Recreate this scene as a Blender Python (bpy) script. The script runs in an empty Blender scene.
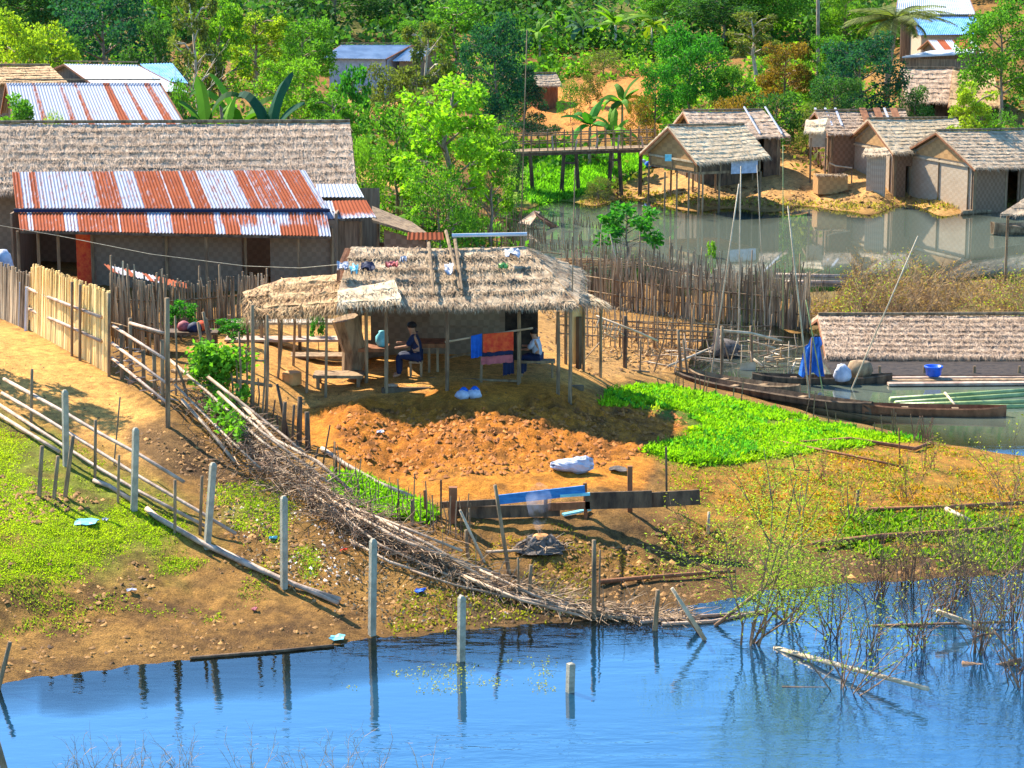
import bpy, math, random
import numpy as np
from mathutils import Vector, Matrix

# ------------------------------------------------------------------ camera, sky, sun, exposure
scene = bpy.context.scene
COL = scene.collection
rad = math.radians
CAMZ = 13.0            # metres above the lake
FPX = 2310.0
PITCH = math.atan(459.0 / FPX)
cp, sp = math.cos(PITCH), math.sin(PITCH)

cam_data = bpy.data.cameras.new("camera")
cam_data.sensor_width = 36.0
cam_data.lens = FPX / 1024.0 * 36.0
cam_data.clip_start = 0.5
cam_data.clip_end = 6000.0
cam = bpy.data.objects.new("camera", cam_data)
cam.location = (0, 0, CAMZ)
cam.rotation_euler = (math.pi / 2 - PITCH, 0, 0)
COL.objects.link(cam)
scene.camera = cam

SUN_EL = rad(43)
SUN_AZ = math.atan2(0.67, 0.74)      # left of straight ahead
TO_SUN = Vector((-math.sin(SUN_AZ) * math.cos(SUN_EL), math.cos(SUN_AZ) * math.cos(SUN_EL), math.sin(SUN_EL)))
world = bpy.data.worlds.new("World")
scene.world = world
world.use_nodes = True
wn = world.node_tree.nodes; wl = world.node_tree.links
wn.clear()
w_out = wn.new("ShaderNodeOutputWorld")
w_bg = wn.new("ShaderNodeBackground")
w_sky = wn.new("ShaderNodeTexSky")
w_sky.sky_type = 'NISHITA'
w_sky.sun_disc = False
w_sky.sun_elevation = SUN_EL
w_sky.sun_rotation = -SUN_AZ
w_sky.dust_density = 0.3
w_sky.ozone_density = 4.0
w_sky.air_density = 1.0
w_mul = wn.new("ShaderNodeMix"); w_mul.data_type = 'RGBA'; w_mul.blend_type = 'MULTIPLY'
w_mul.inputs[0].default_value = 1.0
w_mul.inputs[7].default_value = (0.56, 0.89, 1.10, 1)
wl.new(w_sky.outputs[0], w_mul.inputs[6])
wl.new(w_mul.outputs[2], w_bg.inputs[0])
w_bg.inputs[1].default_value = 0.14
wl.new(w_bg.outputs[0], w_out.inputs[0])

sun_data = bpy.data.lights.new("sun", 'SUN')
sun_data.energy = 5.0
sun_data.angle = rad(0.5)
sun_data.color = (1.0, 0.93, 0.80)
sun = bpy.data.objects.new("sun", sun_data)
sun.rotation_euler = TO_SUN.to_track_quat('Z', 'Y').to_euler()
sun.location = (-30, 60, 60)
COL.objects.link(sun)

scene.view_settings.view_transform = 'Standard'
scene.view_settings.look = 'None'
scene.view_settings.gamma = 1.0
scene.view_settings.use_curve_mapping = False
scene.view_settings.exposure = 1.5
scene.cycles.max_bounces = 6
scene.cycles.diffuse_bounces = 3
scene.cycles.glossy_bounces = 3
scene.cycles.transmission_bounces = 4
scene.cycles.transparent_max_bounces = 8

# ------------------------------------------------------------------ perspective helpers (survey of the place)
def ray(px, py):
    X = (px - 512.0) / FPX; Y = (384.0 - py) / FPX
    dy = cp + Y * sp; dz = -sp + Y * cp
    return X / dy, dz / dy
def at(px, py, Y):
    a, b = ray(px, py)
    return Vector((a * Y, Y, CAMZ + b * Y))
def on(px, py, z):
    a, b = ray(px, py)
    Y = (z - CAMZ) / b
    return Vector((a * Y, Y, z))
def proj(x, y, z):
    dz = z - CAMZ
    depth = y * cp - dz * sp
    yy = y * sp + dz * cp
    return 512 + FPX * x / depth, 384 - FPX * yy / depth

# ------------------------------------------------------------------ numpy noise
def vnoise(x, y, seed=0.0):
    ix = np.floor(x); iy = np.floor(y)
    fx = x - ix; fy = y - iy
    fx = fx * fx * (3 - 2 * fx); fy = fy * fy * (3 - 2 * fy)
    def h(i, j):
        s = np.sin(i * 127.1 + j * 311.7 + seed * 17.3) * 43758.5453
        return s - np.floor(s)
    a = h(ix, iy); b = h(ix + 1, iy); c = h(ix, iy + 1); d = h(ix + 1, iy + 1)
    return (a * (1 - fx) + b * fx) * (1 - fy) + (c * (1 - fx) + d * fx) * fy
def fbm(x, y, octv=4, seed=0.0):
    s = 0; a = 0.5; f = 1.0
    for k in range(octv):
        s = s + a * vnoise(x * f + k * 13.7, y * f + k * 7.1, seed + k)
        a *= 0.5; f *= 2.03
    return s

# ------------------------------------------------------------------ terrain heights from survey points
SHORE = [(-120, 706), (0, 684), (80, 673), (150, 664), (230, 655), (330, 648), (370, 640), (440, 632), (500, 626),
         (560, 622), (640, 617), (700, 604), (760, 592), (850, 585), (940, 579), (1024, 571), (1140, 566)]
ctl = [(x, y, 0.0) for x, y in SHORE]
ctl += [(x, y + 22, -0.07 if 60 < x < 570 else -.14) for x, y in SHORE] + [(x, y + 50, -0.20 if 60 < x < 570 else -.36) for x, y in SHORE] + [(x, y + 95, -0.8) for x, y in SHORE] + [(x, y - 16, 0.10 if x < 620 else .05) for x, y in SHORE]
ctl += [(-120, 800, -1.1), (300, 800, -1.1), (700, 800, -1.1), (1140, 800, -1.1)]
ctl += [  # left meadow and path
    (-100, 560, .9), (30, 560, .75), (100, 540, .75), (30, 630, .33), (110, 618, .33), (200, 605, .26), (300, 605, .22),
    (330, 560, .5), (400, 595, .25), (470, 590, .22), (20, 480, 1.15), (-100, 470, 1.4), (100, 470, 1.1), (205, 545, .62), (270, 540, .6),
    (0, 345, 2.05), (60, 370, 1.9), (120, 400, 1.7), (170, 425, 1.45), (40, 410, 1.65), (0, 400, 1.75), (-110, 380, 2.1),
    (200, 470, 1.05), (250, 500, .85), (110, 360, 1.92), (300, 480, .95), (350, 540, .55), (430, 560, .42),
    (100, 300, 2.1), (200, 300, 1.9), (0, 318, 2.15), (330, 300, 1.65), (50, 215, 2.6), (200, 215, 2.5), (-110, 300, 2.3),
    (250, 340, 1.7), (280, 384, 1.5), (350, 393, 1.45), (450, 392, 1.45), (560, 385, 1.35), (400, 350, 1.5), (500, 350, 1.35),
    (605, 378, .95), (450, 402, 1.42), (350, 403, 1.43), (560, 400, 1.2),
    (350, 415, 1.08), (450, 418, 1.08), (600, 415, .95), (680, 430, .75), (400, 450, .98), (600, 460, .86), (450, 490, .82),
    (600, 490, .78), (310, 430, 1.1), (500, 530, .52), (650, 525, .48), (545, 560, .38), (600, 580, .2), (700, 560, .2), (680, 592, .08),
    (700, 398, .55), (740, 418, .55), (850, 442, .33), (800, 470, .5), (900, 472, .36), (1000, 484, .26), (800, 520, .4),
    (950, 522, .33), (1024, 522, .3), (850, 562, .13), (1000, 553, .1), (1140, 520, .28), (760, 560, .16),
    # right lagoon behind the garden
    (650, 372, .35), (690, 381, .12), (740, 394, .08), (800, 411, .06), (860, 425, .05), (915, 437, .04), (970, 449, .04), (1024, 457, .03), (1140, 474, .03),
    (700, 372, -.15), (750, 384, -.3), (810, 398, -.4), (870, 410, -.45), (940, 428, -.5), (1040, 440, -.5),
    (760, 362, -.3), (850, 372, -.7), (950, 385, -.8), (1040, 400, -.8), (1140, 420, -.8),
    (600, 350, .3), (680, 340, .12), (560, 330, .6), (700, 356, -.02), (620, 300, .1), (720, 308, .03), (790, 340, -.04),
    (520, 300, .7), (490, 262, .55), (500, 228, .1),
    (560, 225, -.6), (560, 205, -.25), (700, 250, -.8), (900, 230, -.8), (1000, 262, -.6), (630, 268, -.12), (720, 282, -.06), (800, 290, -.05),
    (830, 318, .08), (850, 298, .1), (900, 290, .18), (1010, 290, .2), (960, 318, .12), (1140, 290, .2), (900, 340, -.3), (1000, 345, -.3),
    (430, 235, .9), (360, 200, 1.9), (400, 180, 1.7), (430, 205, 1.2), (470, 190, .9), (350, 240, 1.6),
    # far bank
    (500, 205, .05), (540, 203, 0), (600, 202, 0), (660, 204, 0), (740, 208, 0), (850, 210, 0), (960, 213, 0), (1024, 208, 0), (1140, 206, 0),
    (800, 222, -.5), (620, 218, -.5), (1000, 225, -.5),
    (560, 162, .8), (600, 188, .5), (600, 195, .3), (560, 192, .4), (530, 195, .3), (640, 160, 1.0), (700, 186, .65), (700, 160, 1.2), (800, 175, 1.0), (760, 165, 1.2), (850, 170, 1.2), (940, 199, .4), (880, 199, .4), (1000, 200, .35), (790, 202, .2), (720, 200, .2), (840, 203, .2),
    (900, 160, 1.5), (1000, 170, 1.3), (1140, 170, 1.4), (470, 160, 1.3),
    (620, 102, 2.6), (550, 102, 2.3), (460, 130, 1.9), (380, 85, 2.6), (300, 110, 2.6), (950, 130, 2.0), (860, 110, 2.2), (900, 100, 3.2), (700, 110, 2.5),
    (960, 62, 5.0), (1140, 90, 4.0), (150, 100, 2.8), (0, 90, 3.0), (-110, 100, 3.2)]
def uv_of_d(px, d):
    x = (px - 512) / FPX * d
    return proj(x, d, 0)
ctl = [(x, y, z * (1.38 if (x > 190 or y > 420) else 1.2)) if (z > .12 and 325 <= y <= 600 and x <= 730) else (x, y, z) for (x, y, z) in ctl]
cpts = []
for (px, py, z) in ctl:
    P = on(px, py, z); u, v = proj(P.x, P.y, 0)
    cpts.append((u, v, z))
for px in (-120, 100, 300, 500, 700, 900, 1140):
    for d, z in ((165, 5.0), (185, 7.0), (205, 10.0)):
        u, v = uv_of_d(px, d); cpts.append((u, v, z + (0.8 if px > 850 else 0)))
cpts = np.array(cpts)
V_FAR = uv_of_d(512, 200)[1]
def tps_k(r2):
    return 0.5 * r2 * np.log(np.maximum(r2, 1e-9))
S_ = 100.0
def tps_fit(c):
    n = len(c); U = c[:, :2] / S_
    r2 = ((U[:, None, :] - U[None, :, :]) ** 2).sum(2)
    K = tps_k(r2) + 0.012 * np.eye(n)
    Pm = np.hstack([np.ones((n, 1)), U])
    A = np.zeros((n + 3, n + 3)); A[:n, :n] = K; A[:n, n:] = Pm; A[n:, :n] = Pm.T
    b = np.zeros(n + 3); b[:n] = c[:, 2]
    return np.linalg.solve(A, b)
TW = tps_fit(cpts)
def h_base(x, y):
    """terrain height at world x, y (arrays)"""
    x = np.asarray(x, float); y = np.asarray(y, float)
    u, v = proj(x, y, 0 * x)
    uc = np.clip(u, -130, 1150) / S_; vc = np.clip(v, V_FAR, 790) / S_
    out = TW[-3] + TW[-2] * uc + TW[-1] * vc
    for k in range(len(cpts)):
        r2 = (uc - cpts[k, 0] / S_) ** 2 + (vc - cpts[k, 1] / S_) ** 2
        out = out + TW[k] * tps_k(r2)
    far = np.maximum(y - 200, 0)
    return out + np.minimum(far * 0.36, 60 + 0 * far)

def shore_profile(u, v, z):
    """firm up the near shoreline: land rises and the bed falls away from one smooth waterline"""
    vs_ = np.interp(u, [p[0] for p in SHORE], [p[1] for p in SHORE])
    k = np.ones(1)
    dv = vs_ - v + (fbm(u / 34.0, u * 0 + 3.3, 3, 61) - .45) * 9 + (fbm(u / 9.0, v / 9.0, 2, 62) - .4) * 3
    land = np.where(u < 620, .0085, .0045)
    shelf = (u > 40) & (u < 590)
    prof = np.where(dv > 0, dv * land, np.where(shelf, dv * .0036, dv * .010))
    w = np.clip((58 - np.abs(dv)) / 36, 0, 1); w = w * w * (3 - 2 * w) * (v > 480) * (v < 800)
    return z * (1 - w) + prof * w
# terrain lattice in (u, v)
us = np.concatenate([np.linspace(-1500, -140, 40, endpoint=False), np.arange(-140, 1165, 2.2), np.linspace(1170, 2600, 40)])
vs = np.concatenate([np.linspace(1500, 800, 30, endpoint=False), np.arange(800, 240, -1.7), np.arange(240, 75, -1.1), np.array([72, 66, 60, 50, 40, 30, 20, 10, 0, -15, -30, -45, -55])])
UU, VV = np.meshgrid(us, vs)
Xr = (UU - 512) / FPX; Yr = (384 - VV) / FPX
dyy = cp + Yr * sp; dzz = -sp + Yr * cp
GY = -CAMZ * dyy / dzz
GX = Xr / dyy * GY
GZ = h_base(GX.ravel(), GY.ravel()).reshape(GX.shape)
GZ = shore_profile(UU, VV, GZ)
def grid_lookup(arr, u, v):
    iu = np.interp(u, us, np.arange(len(us))); iv = np.interp(-np.asarray(v), -vs, np.arange(len(vs)))
    i0 = np.clip(np.floor(iu).astype(int), 0, len(us) - 2); j0 = np.clip(np.floor(iv).astype(int), 0, len(vs) - 2)
    fu = iu - i0; fv = iv - j0
    return (arr[j0, i0] * (1 - fu) + arr[j0, i0 + 1] * fu) * (1 - fv) + (arr[j0 + 1, i0] * (1 - fu) + arr[j0 + 1, i0 + 1] * fu) * fv
def hz(x, y):
    u, v = proj(np.asarray(x, float), np.asarray(y, float), 0.0)
    return grid_lookup(GZ, u, v)
def Gv(px, py):
    """ground points seen at pixels (arrays) -> (n,3)"""
    px = np.asarray(px, float); py = np.asarray(py, float)
    Xq = (px - 512) / FPX; Yq = (384 - py) / FPX
    dy = cp + Yq * sp; dz = -sp + Yq * cp
    a = Xq / dy; b = dz / dy
    z = np.full(px.shape, 0.5)
    for k in range(14):
        Y = (z - CAMZ) / b
        z = 0.5 * z + 0.5 * hz(a * Y, Y)
    Y = (z - CAMZ) / b
    return np.stack([a * Y, Y, z], -1)
def G(px, py):
    return Vector(Gv(np.array([px]), np.array([py]))[0])
def gz(x, y):
    return float(hz(np.array([x]), np.array([y]))[0])

def in_poly(u, v, poly):
    inside = np.zeros(u.shape, bool); n = len(poly)
    for i in range(n):
        x0, y0 = poly[i]; x1, y1 = poly[(i + 1) % n]
        if y0 == y1: continue
        c = ((y0 > v) != (y1 > v)) & (u < (x1 - x0) * (v - y0) / (y1 - y0) + x0)
        inside ^= c
    return inside
def poly_uv(poly):
    P = Gv([p[0] for p in poly], [p[1] for p in poly])
    u, v = proj(P[:, 0], P[:, 1], 0.0)
    return list(zip(u, v))
def zone(poly, soft=8.0, wob=10.0, seed=1.0):
    """soft mask (0..1) on the lattice of a patch of ground outlined in the survey"""
    pu = poly_uv(poly)
    n1 = (fbm(UU / 22, VV / 14, 3, seed) - 0.45) * 2 * wob
    n2 = (fbm(UU / 22, VV / 14, 3, seed + 9) - 0.45) * 2 * wob * 0.6
    U = UU + n1; V = VV + n2
    x0 = min(p[0] for p in pu) - 40; x1 = max(p[0] for p in pu) + 40; y0 = min(p[1] for p in pu) - 40; y1 = max(p[1] for p in pu) + 40
    m = np.zeros(UU.shape); sel = (UU > x0) & (UU < x1) & (VV > y0) & (VV < y1)
    u = U[sel]; v = V[sel]
    ins = in_poly(u, v, pu)
    dist = np.full(u.shape, 1e9)
    for i in range(len(pu)):
        ax, ay = pu[i]; bx, by = pu[(i + 1) % len(pu)]
        dx, dy = bx - ax, by - ay; L = dx * dx + dy * dy + 1e-9
        t = np.clip(((u - ax) * dx + (v - ay) * dy) / L, 0, 1)
        dist = np.minimum(dist, np.hypot(u - ax - t * dx, v - ay - t * dy))
    sd = np.where(ins, dist, -dist)
    t = np.clip(sd / soft * 0.5 + 0.5, 0, 1)
    m[sel] = t * t * (3 - 2 * t)
    return m

Z = {}
Z['path'] = zone([(-140, 300), (0, 322), (28, 332), (108, 374), (168, 428), (192, 455), (150, 470), (100, 440), (60, 425), (0, 398), (-140, 360)], 9, 6, 1)
Z['yard'] = zone([(180, 330), (330, 330), (600, 330), (625, 380), (560, 402), (440, 408), (330, 408), (250, 404), (205, 380)], 6, 3, 2)
Z['tilled'] = zone([(300, 408), (620, 402), (690, 412), (696, 438), (655, 462), (640, 490), (440, 500), (340, 462), (300, 436)], 6, 8, 3)
Z['clods'] = zone([(320, 408), (500, 403), (600, 404), (690, 412), (692, 438), (600, 462), (400, 478), (335, 455)], 8, 10, 4)
Z['mound'] = zone([(500, 548), (545, 538), (600, 548), (650, 560), (640, 574), (560, 572)], 10, 8, 5)
Z['mud'] = zone([(560, 525), (700, 520), (760, 530), (1000, 545), (1100, 560), (1100, 610), (740, 612), (560, 640), (480, 640), (440, 600)], 14, 12, 6)
Z['burn'] = zone([(128, 425), (190, 428), (222, 455), (250, 500), (200, 478), (150, 470), (132, 450)], 8, 10, 7)
Z['grassL'] = zone([(-140, 560), (-140, 395), (0, 405), (60, 440), (110, 470), (180, 505), (200, 520), (170, 560), (100, 570), (0, 580)], 22, 30, 8)
Z['grassM'] = zone([(200, 490), (260, 480), (300, 520), (330, 560), (280, 570), (215, 530)], 16, 22, 9)
Z['greenR'] = zone([(610, 385), (660, 384), (740, 400), (830, 422), (925, 440), (860, 452), (760, 470), (690, 470), (645, 455), (690, 430), (640, 410)], 6, 6, 10)
Z['weedR'] = zone([(700, 465), (860, 445), (930, 440), (1024, 458), (1170, 480), (1170, 545), (900, 545), (760, 540), (690, 520), (660, 470)], 12, 14, 11)
Z['bankF'] = zone([(560, 206), (590, 195), (660, 172), (800, 150), (1170, 140), (1170, 214), (960, 216), (850, 212), (660, 208)], 6, 6, 12)
Z['greenF'] = zone([(500, 208), (510, 160), (560, 152), (640, 155), (652, 165), (590, 192), (545, 204)], 5, 5, 13)
Z['slopeF'] = zone([(520, 98), (545, 82), (600, 78), (660, 66), (668, 90), (660, 128), (600, 132), (530, 118)], 8, 8, 14)
Z['terrL'] = zone([(350, 172), (420, 170), (440, 186), (400, 196), (350, 194)], 5, 5, 15)
Z['slopeL'] = zone([(340, 78), (405, 76), (410, 110), (350, 112)], 5, 5, 16)
Z['sandM'] = zone([(520, 300), (620, 320), (720, 340), (730, 362), (640, 372), (600, 380), (540, 340)], 8, 8, 17)

# fine relief
rel = (fbm(GX * 0.9, GY * 0.9, 4, 21) - 0.47) * 0.16 + (fbm(GX * 4, GY * 4, 3, 22) - 0.45) * 0.09
near = np.clip((VV - 60) / 100, 0.0, 1)
amp = 1.0 - 0.75 * Z['path'] - 0.7 * Z['yard']
rel = rel * amp
cl = np.abs(fbm(GX * 4.2, GY * 4.2, 4, 31) - 0.47) * 1.0
cl2 = vnoise(GX * 5.5, GY * 5.5, 33)
rel = rel + Z['clods'] * (cl * 0.34 + np.clip(cl2 - 0.55, 0, 1) * 0.13 + (vnoise(GX * 11, GY * 11, 35) - .5) * 0.07)
rel = rel + Z['tilled'] * (vnoise(GX * 7, GY * 7, 36) - .5) * 0.03
rel = rel + Z['mud'] * (fbm(GX * 5, GY * 5, 3, 37) - .45) * 0.10
rel = rel + (1 - amp) * 0.0
mz = GZ.copy()
edge = np.clip((np.abs(GZ) - .03) / 0.35, 0.06, 1)      # keep the shoreline in place
GZ = GZ + rel * edge * np.clip((900 - VV) / 100, 0, 1)
GZ = np.where(mz > 2.4, GZ + (fbm(GX * .12, GY * .12, 3, 41) - .45) * np.clip((mz - 2.4) * .5, 0, 3.0), GZ)

def mix(c, col, m):
    return c * (1 - m[..., None]) + np.array(col) * m[..., None]
C = np.zeros(UU.shape + (3,))
nA = fbm(GX * 0.6, GY * 0.6, 4, 51); nB = fbm(GX * 2.5, GY * 2.5, 4, 52)
C[:] = (0.26, 0.135, 0.040)
C = mix(C, (0.12, 0.065, 0.028), np.clip((nB - 0.42) * 3.2, 0, 1) * .8)
C = mix(C, (0.36, 0.20, 0.06), np.clip((nA - 0.45) * 3.5, 0, 1) * .7)
wet = np.clip((0.22 - GZ) / 0.2, 0, 1) * (VV > 500)
C = mix(C, (0.16, 0.085, 0.03), wet * .75)
C = mix(C, (0.085, 0.052, 0.026), Z['mud'] * (0.55 + .45 * np.clip((nA - .35) * 4, 0, 1)))
C = mix(C, (0.34, 0.17, 0.045), Z['mound'] * .8)
C = mix(C, (0.15, 0.19, 0.02), Z['grassL'] * np.clip((nA - .33) * 5, 0.15, 1) * .9)
C = mix(C, (0.16, 0.19, 0.02), Z['grassM'] * np.clip((nA - .40) * 5, 0, 1) * .8)
C = mix(C, (0.60, 0.315, 0.095), Z['path'])
C = mix(C, (0.46, 0.24, 0.075), Z['path'] * np.clip((nB - .48) * 4, 0, 1) * .5)
C = mix(C, (0.52, 0.27, 0.085), Z['yard'])
C = mix(C, (0.10, 0.058, 0.03), Z['burn'] * .85)
C = mix(C, (0.45, 0.16, 0.022), Z['tilled'])
C = mix(C, (0.21, 0.08, 0.02), Z['tilled'] * np.clip((nB - .44) * 5, 0, 1) * .75)
C = mix(C, (0.56, 0.23, 0.035), Z['tilled'] * (1 - Z['clods']) * .7)
C = mix(C, (0.12, 0.16, 0.02), Z['greenR'])
C = mix(C, (0.36, 0.17, 0.03), Z['weedR'] * .85)
C = mix(C, (0.17, 0.15, 0.025), Z['weedR'] * np.clip((nB - .46) * 5, 0, 1) * .5)
C = mix(C, (0.42, 0.23, 0.085), Z['sandM'] * .9)
Z['scrub'] = zone([(790, 300), (830, 285), (1000, 278), (1170, 278), (1170, 330), (800, 330)], 6, 6, 18)
C = mix(C, (0.17, 0.12, 0.05), Z['scrub'])
C = mix(C, (0.50, 0.28, 0.11), Z['bankF'])
C = mix(C, (0.28, 0.16, 0.08), Z['bankF'] * np.clip((nB - .47) * 4, 0, 1) * .6)
C = mix(C, (0.16, 0.27, 0.03), Z['greenF'])
farm = np.clip((118 - VV) / 20, 0, 1)
C = mix(C, (0.10, 0.13, 0.03), farm * .85)
C = mix(C, (0.55, 0.22, 0.06), Z['slopeF'])
C = mix(C, (0.5, 0.27, 0.09), Z['terrL'])
C = mix(C, (0.5, 0.27, 0.10), Z['slopeL'])
C = mix(C, (0.10, 0.065, 0.018), np.clip(-GZ / 0.05, 0, 1))
C = mix(C, (0.075, 0.10, 0.012), np.clip(-GZ / 0.1, 0, 1) * np.clip((fbm(GX * 1.2, GY * 1.2, 3, 77) - .4) * 5, 0, 1))

C[..., 2] *= .78; C[..., 1] *= .97; C[..., 0] *= 1.03
gr_ = fbm(GX * 7, GY * 7, 3, 91)
C *= (0.62 + .85 * np.clip(gr_ , 0, 1))[..., None]
C = mix(C, (0.07, 0.035, 0.014), np.clip((fbm(GX * 1.9, GY * 1.9, 4, 92) - .56) * 9, 0, 1) * .55 * (VV > 380) * (1 - Z['path'] * .8) * (1 - Z['yard'] * .8))

# ------------------------------------------------------------------ object helpers
class MB:
    def __init__(s): s.v = []; s.f = []; s.a = []; s.smooth = False
    def add(s, vs, fs, a=None):
        n = len(s.v); s.v.extend([tuple(p) for p in vs]); s.f.extend([tuple(i + n for i in f) for f in fs])
        s.a.extend(a if a is not None else [0.0] * len(vs))
        return s
    def hexa(s, p):   # 8 points: bottom 4 ccw, top 4 ccw
        return s.add(p, [(3, 2, 1, 0), (4, 5, 6, 7), (0, 1, 5, 4), (1, 2, 6, 5), (2, 3, 7, 6), (3, 0, 4, 7)])
    def box(s, c, sx, sy, sz, yaw=0.0):   # c = centre of bottom face
        c = Vector(c); ca, sa = math.cos(yaw), math.sin(yaw)
        P = []
        for z in (0, sz):
            for x, y in ((-sx / 2, -sy / 2), (sx / 2, -sy / 2), (sx / 2, sy / 2), (-sx / 2, sy / 2)):
                P.append((c.x + x * ca - y * sa, c.y + x * sa + y * ca, c.z + z))
        return s.hexa(P)
    def wall(s, p0, p1, z0, z1, th=0.05, z1b=None):
        p0 = Vector((p0[0], p0[1], 0)); p1 = Vector((p1[0], p1[1], 0)); z1b = z1 if z1b is None else z1b
        d = (p1 - p0).normalized(); n = Vector((-d.y, d.x, 0)) * th / 2
        P = [(p0 - n), (p1 - n), (p1 + n), (p0 + n)]
        return s.hexa([(q.x, q.y, z0) for q in P] + [(P[0].x, P[0].y, z1), (P[1].x, P[1].y, z1b), (P[2].x, P[2].y, z1b), (P[3].x, P[3].y, z1)])
    def beam(s, a, b, w, h=None):
        a = Vector(a); b = Vector(b); h = w if h is None else h
        d = (b - a).normalized(); up = Vector((0, 0, 1)) if abs(d.z) < .95 else Vector((0, 1, 0))
        x = d.cross(up).normalized() * w / 2; y = x.cross(d).normalized() * h / 2
        return s.hexa([a - x - y, a + x - y, a + x + y, a - x + y, b - x - y, b + x - y, b + x + y, b - x + y])
    def tube(s, pts, r0, r1=None, n=6, caps=True):
        pts = [Vector(p) for p in pts]; r1 = r0 if r1 is None else r1; m = len(pts)
        d0 = (pts[-1] - pts[0]).normalized()
        ref = Vector((0, 0, 1)) if abs(d0.z) < .9 else Vector((1, 0, 0))
        V = []; 
        for i, p in enumerate(pts):
            d = (pts[min(i + 1, m - 1)] - pts[max(i - 1, 0)])
            d = d.normalized() if d.length > 1e-6 else d0
            x = d.cross(ref).normalized(); y = x.cross(d)
            t = i / (m - 1); r = r0 + (r1 - r0) * t
            for k in range(n):
                a = 2 * math.pi * k / n
                V.append(p + x * (r * math.cos(a)) + y * (r * math.sin(a)))
        Fs = []
        for i in range(m - 1):
            for k in range(n):
                Fs.append((i * n + k, i * n + (k + 1) % n, (i + 1) * n + (k + 1) % n, (i + 1) * n + k))
        if caps: Fs.append(tuple(range(n - 1, -1, -1))); Fs.append(tuple((m - 1) * n + k for k in range(n)))
        return s.add(V, Fs)
    def lathe(s, c, prof, n=12):
        c = Vector(c); V = []; m = len(prof)
        for r, z in prof:
            for k in range(n):
                a = 2 * math.pi * k / n; V.append((c.x + r * math.cos(a), c.y + r * math.sin(a), c.z + z))
        Fs = [(i * n + k, i * n + (k + 1) % n, (i + 1) * n + (k + 1) % n, (i + 1) * n + k) for i in range(m - 1) for k in range(n)]
        Fs += [tuple(range(n - 1, -1, -1)), tuple((m - 1) * n + k for k in range(n))]
        return s.add(V, Fs)
    def build(s, name, mat, parent=None, label=None, smooth=False, loc=None, kind=None):
        me = bpy.data.meshes.new(name)
        off = Vector((0, 0, 0))
        if parent is not None: 
            off = Vector(parent.location) if parent.parent is None else Vector(parent.location) + Vector(parent.parent.location)
        if loc is not None: off = Vector(loc)
        vv = [(p[0] - off.x, p[1] - off.y, p[2] - off.z) for p in s.v]
        me.from_pydata(vv, [], s.f)
        if any(s.a):
            at_ = me.attributes.new("rust", 'FLOAT', 'POINT'); at_.data.foreach_set("value", s.a)
        me.materials.append(mat)
        if smooth: me.polygons.foreach_set("use_smooth", [True] * len(me.polygons))
        o = bpy.data.objects.new(name, me); COL.objects.link(o)
        if parent is not None: o.parent = parent
        if loc is not None and parent is None: o.location = loc
        if label: o["label"] = label
        if kind: o["kind"] = kind
        return o
def thing(name, label, cat, loc, group=None):
    o = bpy.data.objects.new(name, None); COL.objects.link(o); o.location = loc
    o.empty_display_size = 0.3
    return tag(o, label, cat, group)
def tag(o, label, cat, group=None):
    o["label"] = label; o["category"] = cat
    if group: o["group"] = group
    return o
def solo(mb, name, mat, label, cat, loc, group=None, smooth=False):
    return tag(mb.build(name, mat, None, None, smooth, loc), label, cat, group)
def stuff(o): o["kind"] = "stuff"; return o
def dup(root, loc, rotz=0.0, scale=1.0, label=None, group=None, color=None):
    r = root.copy(); COL.objects.link(r); r.location = loc; r.rotation_euler = (0, 0, rotz)
    r.scale = scale if hasattr(scale, '__len__') else (scale,) * 3
    if label: r["label"] = label
    if group: r["group"] = group
    for ch in [c for c in bpy.data.objects if c.parent == root]:
        c = ch.copy(); COL.objects.link(c); c.parent = r
        if color: c.color = color
    return r

# ------------------------------------------------------------------ materials
def new_mat(name, rough=0.8, spec=0.3):
    m = bpy.data.materials.new(name); m.use_nodes = True
    b = m.node_tree.nodes["Principled BSDF"]; b.inputs["Roughness"].default_value = rough
    b.inputs["Specular IOR Level"].default_value = spec
    return m, m.node_tree.nodes, m.node_tree.links, b
def nd(nodes, typ, **kw):
    n = nodes.new(typ)
    for k, v in kw.items(): setattr(n, k, v)
    return n
def coords(nodes, links, scale=(1, 1, 1), kind='Object'):
    tc = nodes.new("ShaderNodeTexCoord"); mp = nodes.new("ShaderNodeMapping"); mp.inputs[3].default_value = scale
    links.new(tc.outputs[kind], mp.inputs[0]); return mp.outputs[0]
def noise_n(nodes, links, vec, scale, detail=4, rough=.6):
    n = nodes.new("ShaderNodeTexNoise"); n.inputs["Scale"].default_value = scale; n.inputs["Detail"].default_value = detail
    n.inputs["Roughness"].default_value = rough; links.new(vec, n.inputs["Vector"]); return n
def ramp(nodes, links, fac, stops):
    r = nodes.new("ShaderNodeValToRGB"); links.new(fac, r.inputs[0]); e = r.color_ramp.elements
    while len(e) < len(stops): e.new(0.5)
    for i, (p, c) in enumerate(stops): e[i].position = p; e[i].color = (c[0], c[1], c[2], 1)
    return r.outputs[0]
def mixc(nodes, links, fac, a, b, mode='MIX'):
    m = nodes.new("ShaderNodeMix"); m.data_type = 'RGBA'; m.blend_type = mode
    if isinstance(fac, (int, float)): m.inputs[0].default_value = fac
    else: links.new(fac, m.inputs[0])
    for k, x in ((6, a), (7, b)):
        if isinstance(x, tuple): m.inputs[k].default_value = (x[0], x[1], x[2], 1)
        else: links.new(x, m.inputs[k])
    return m.outputs[2]
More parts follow.
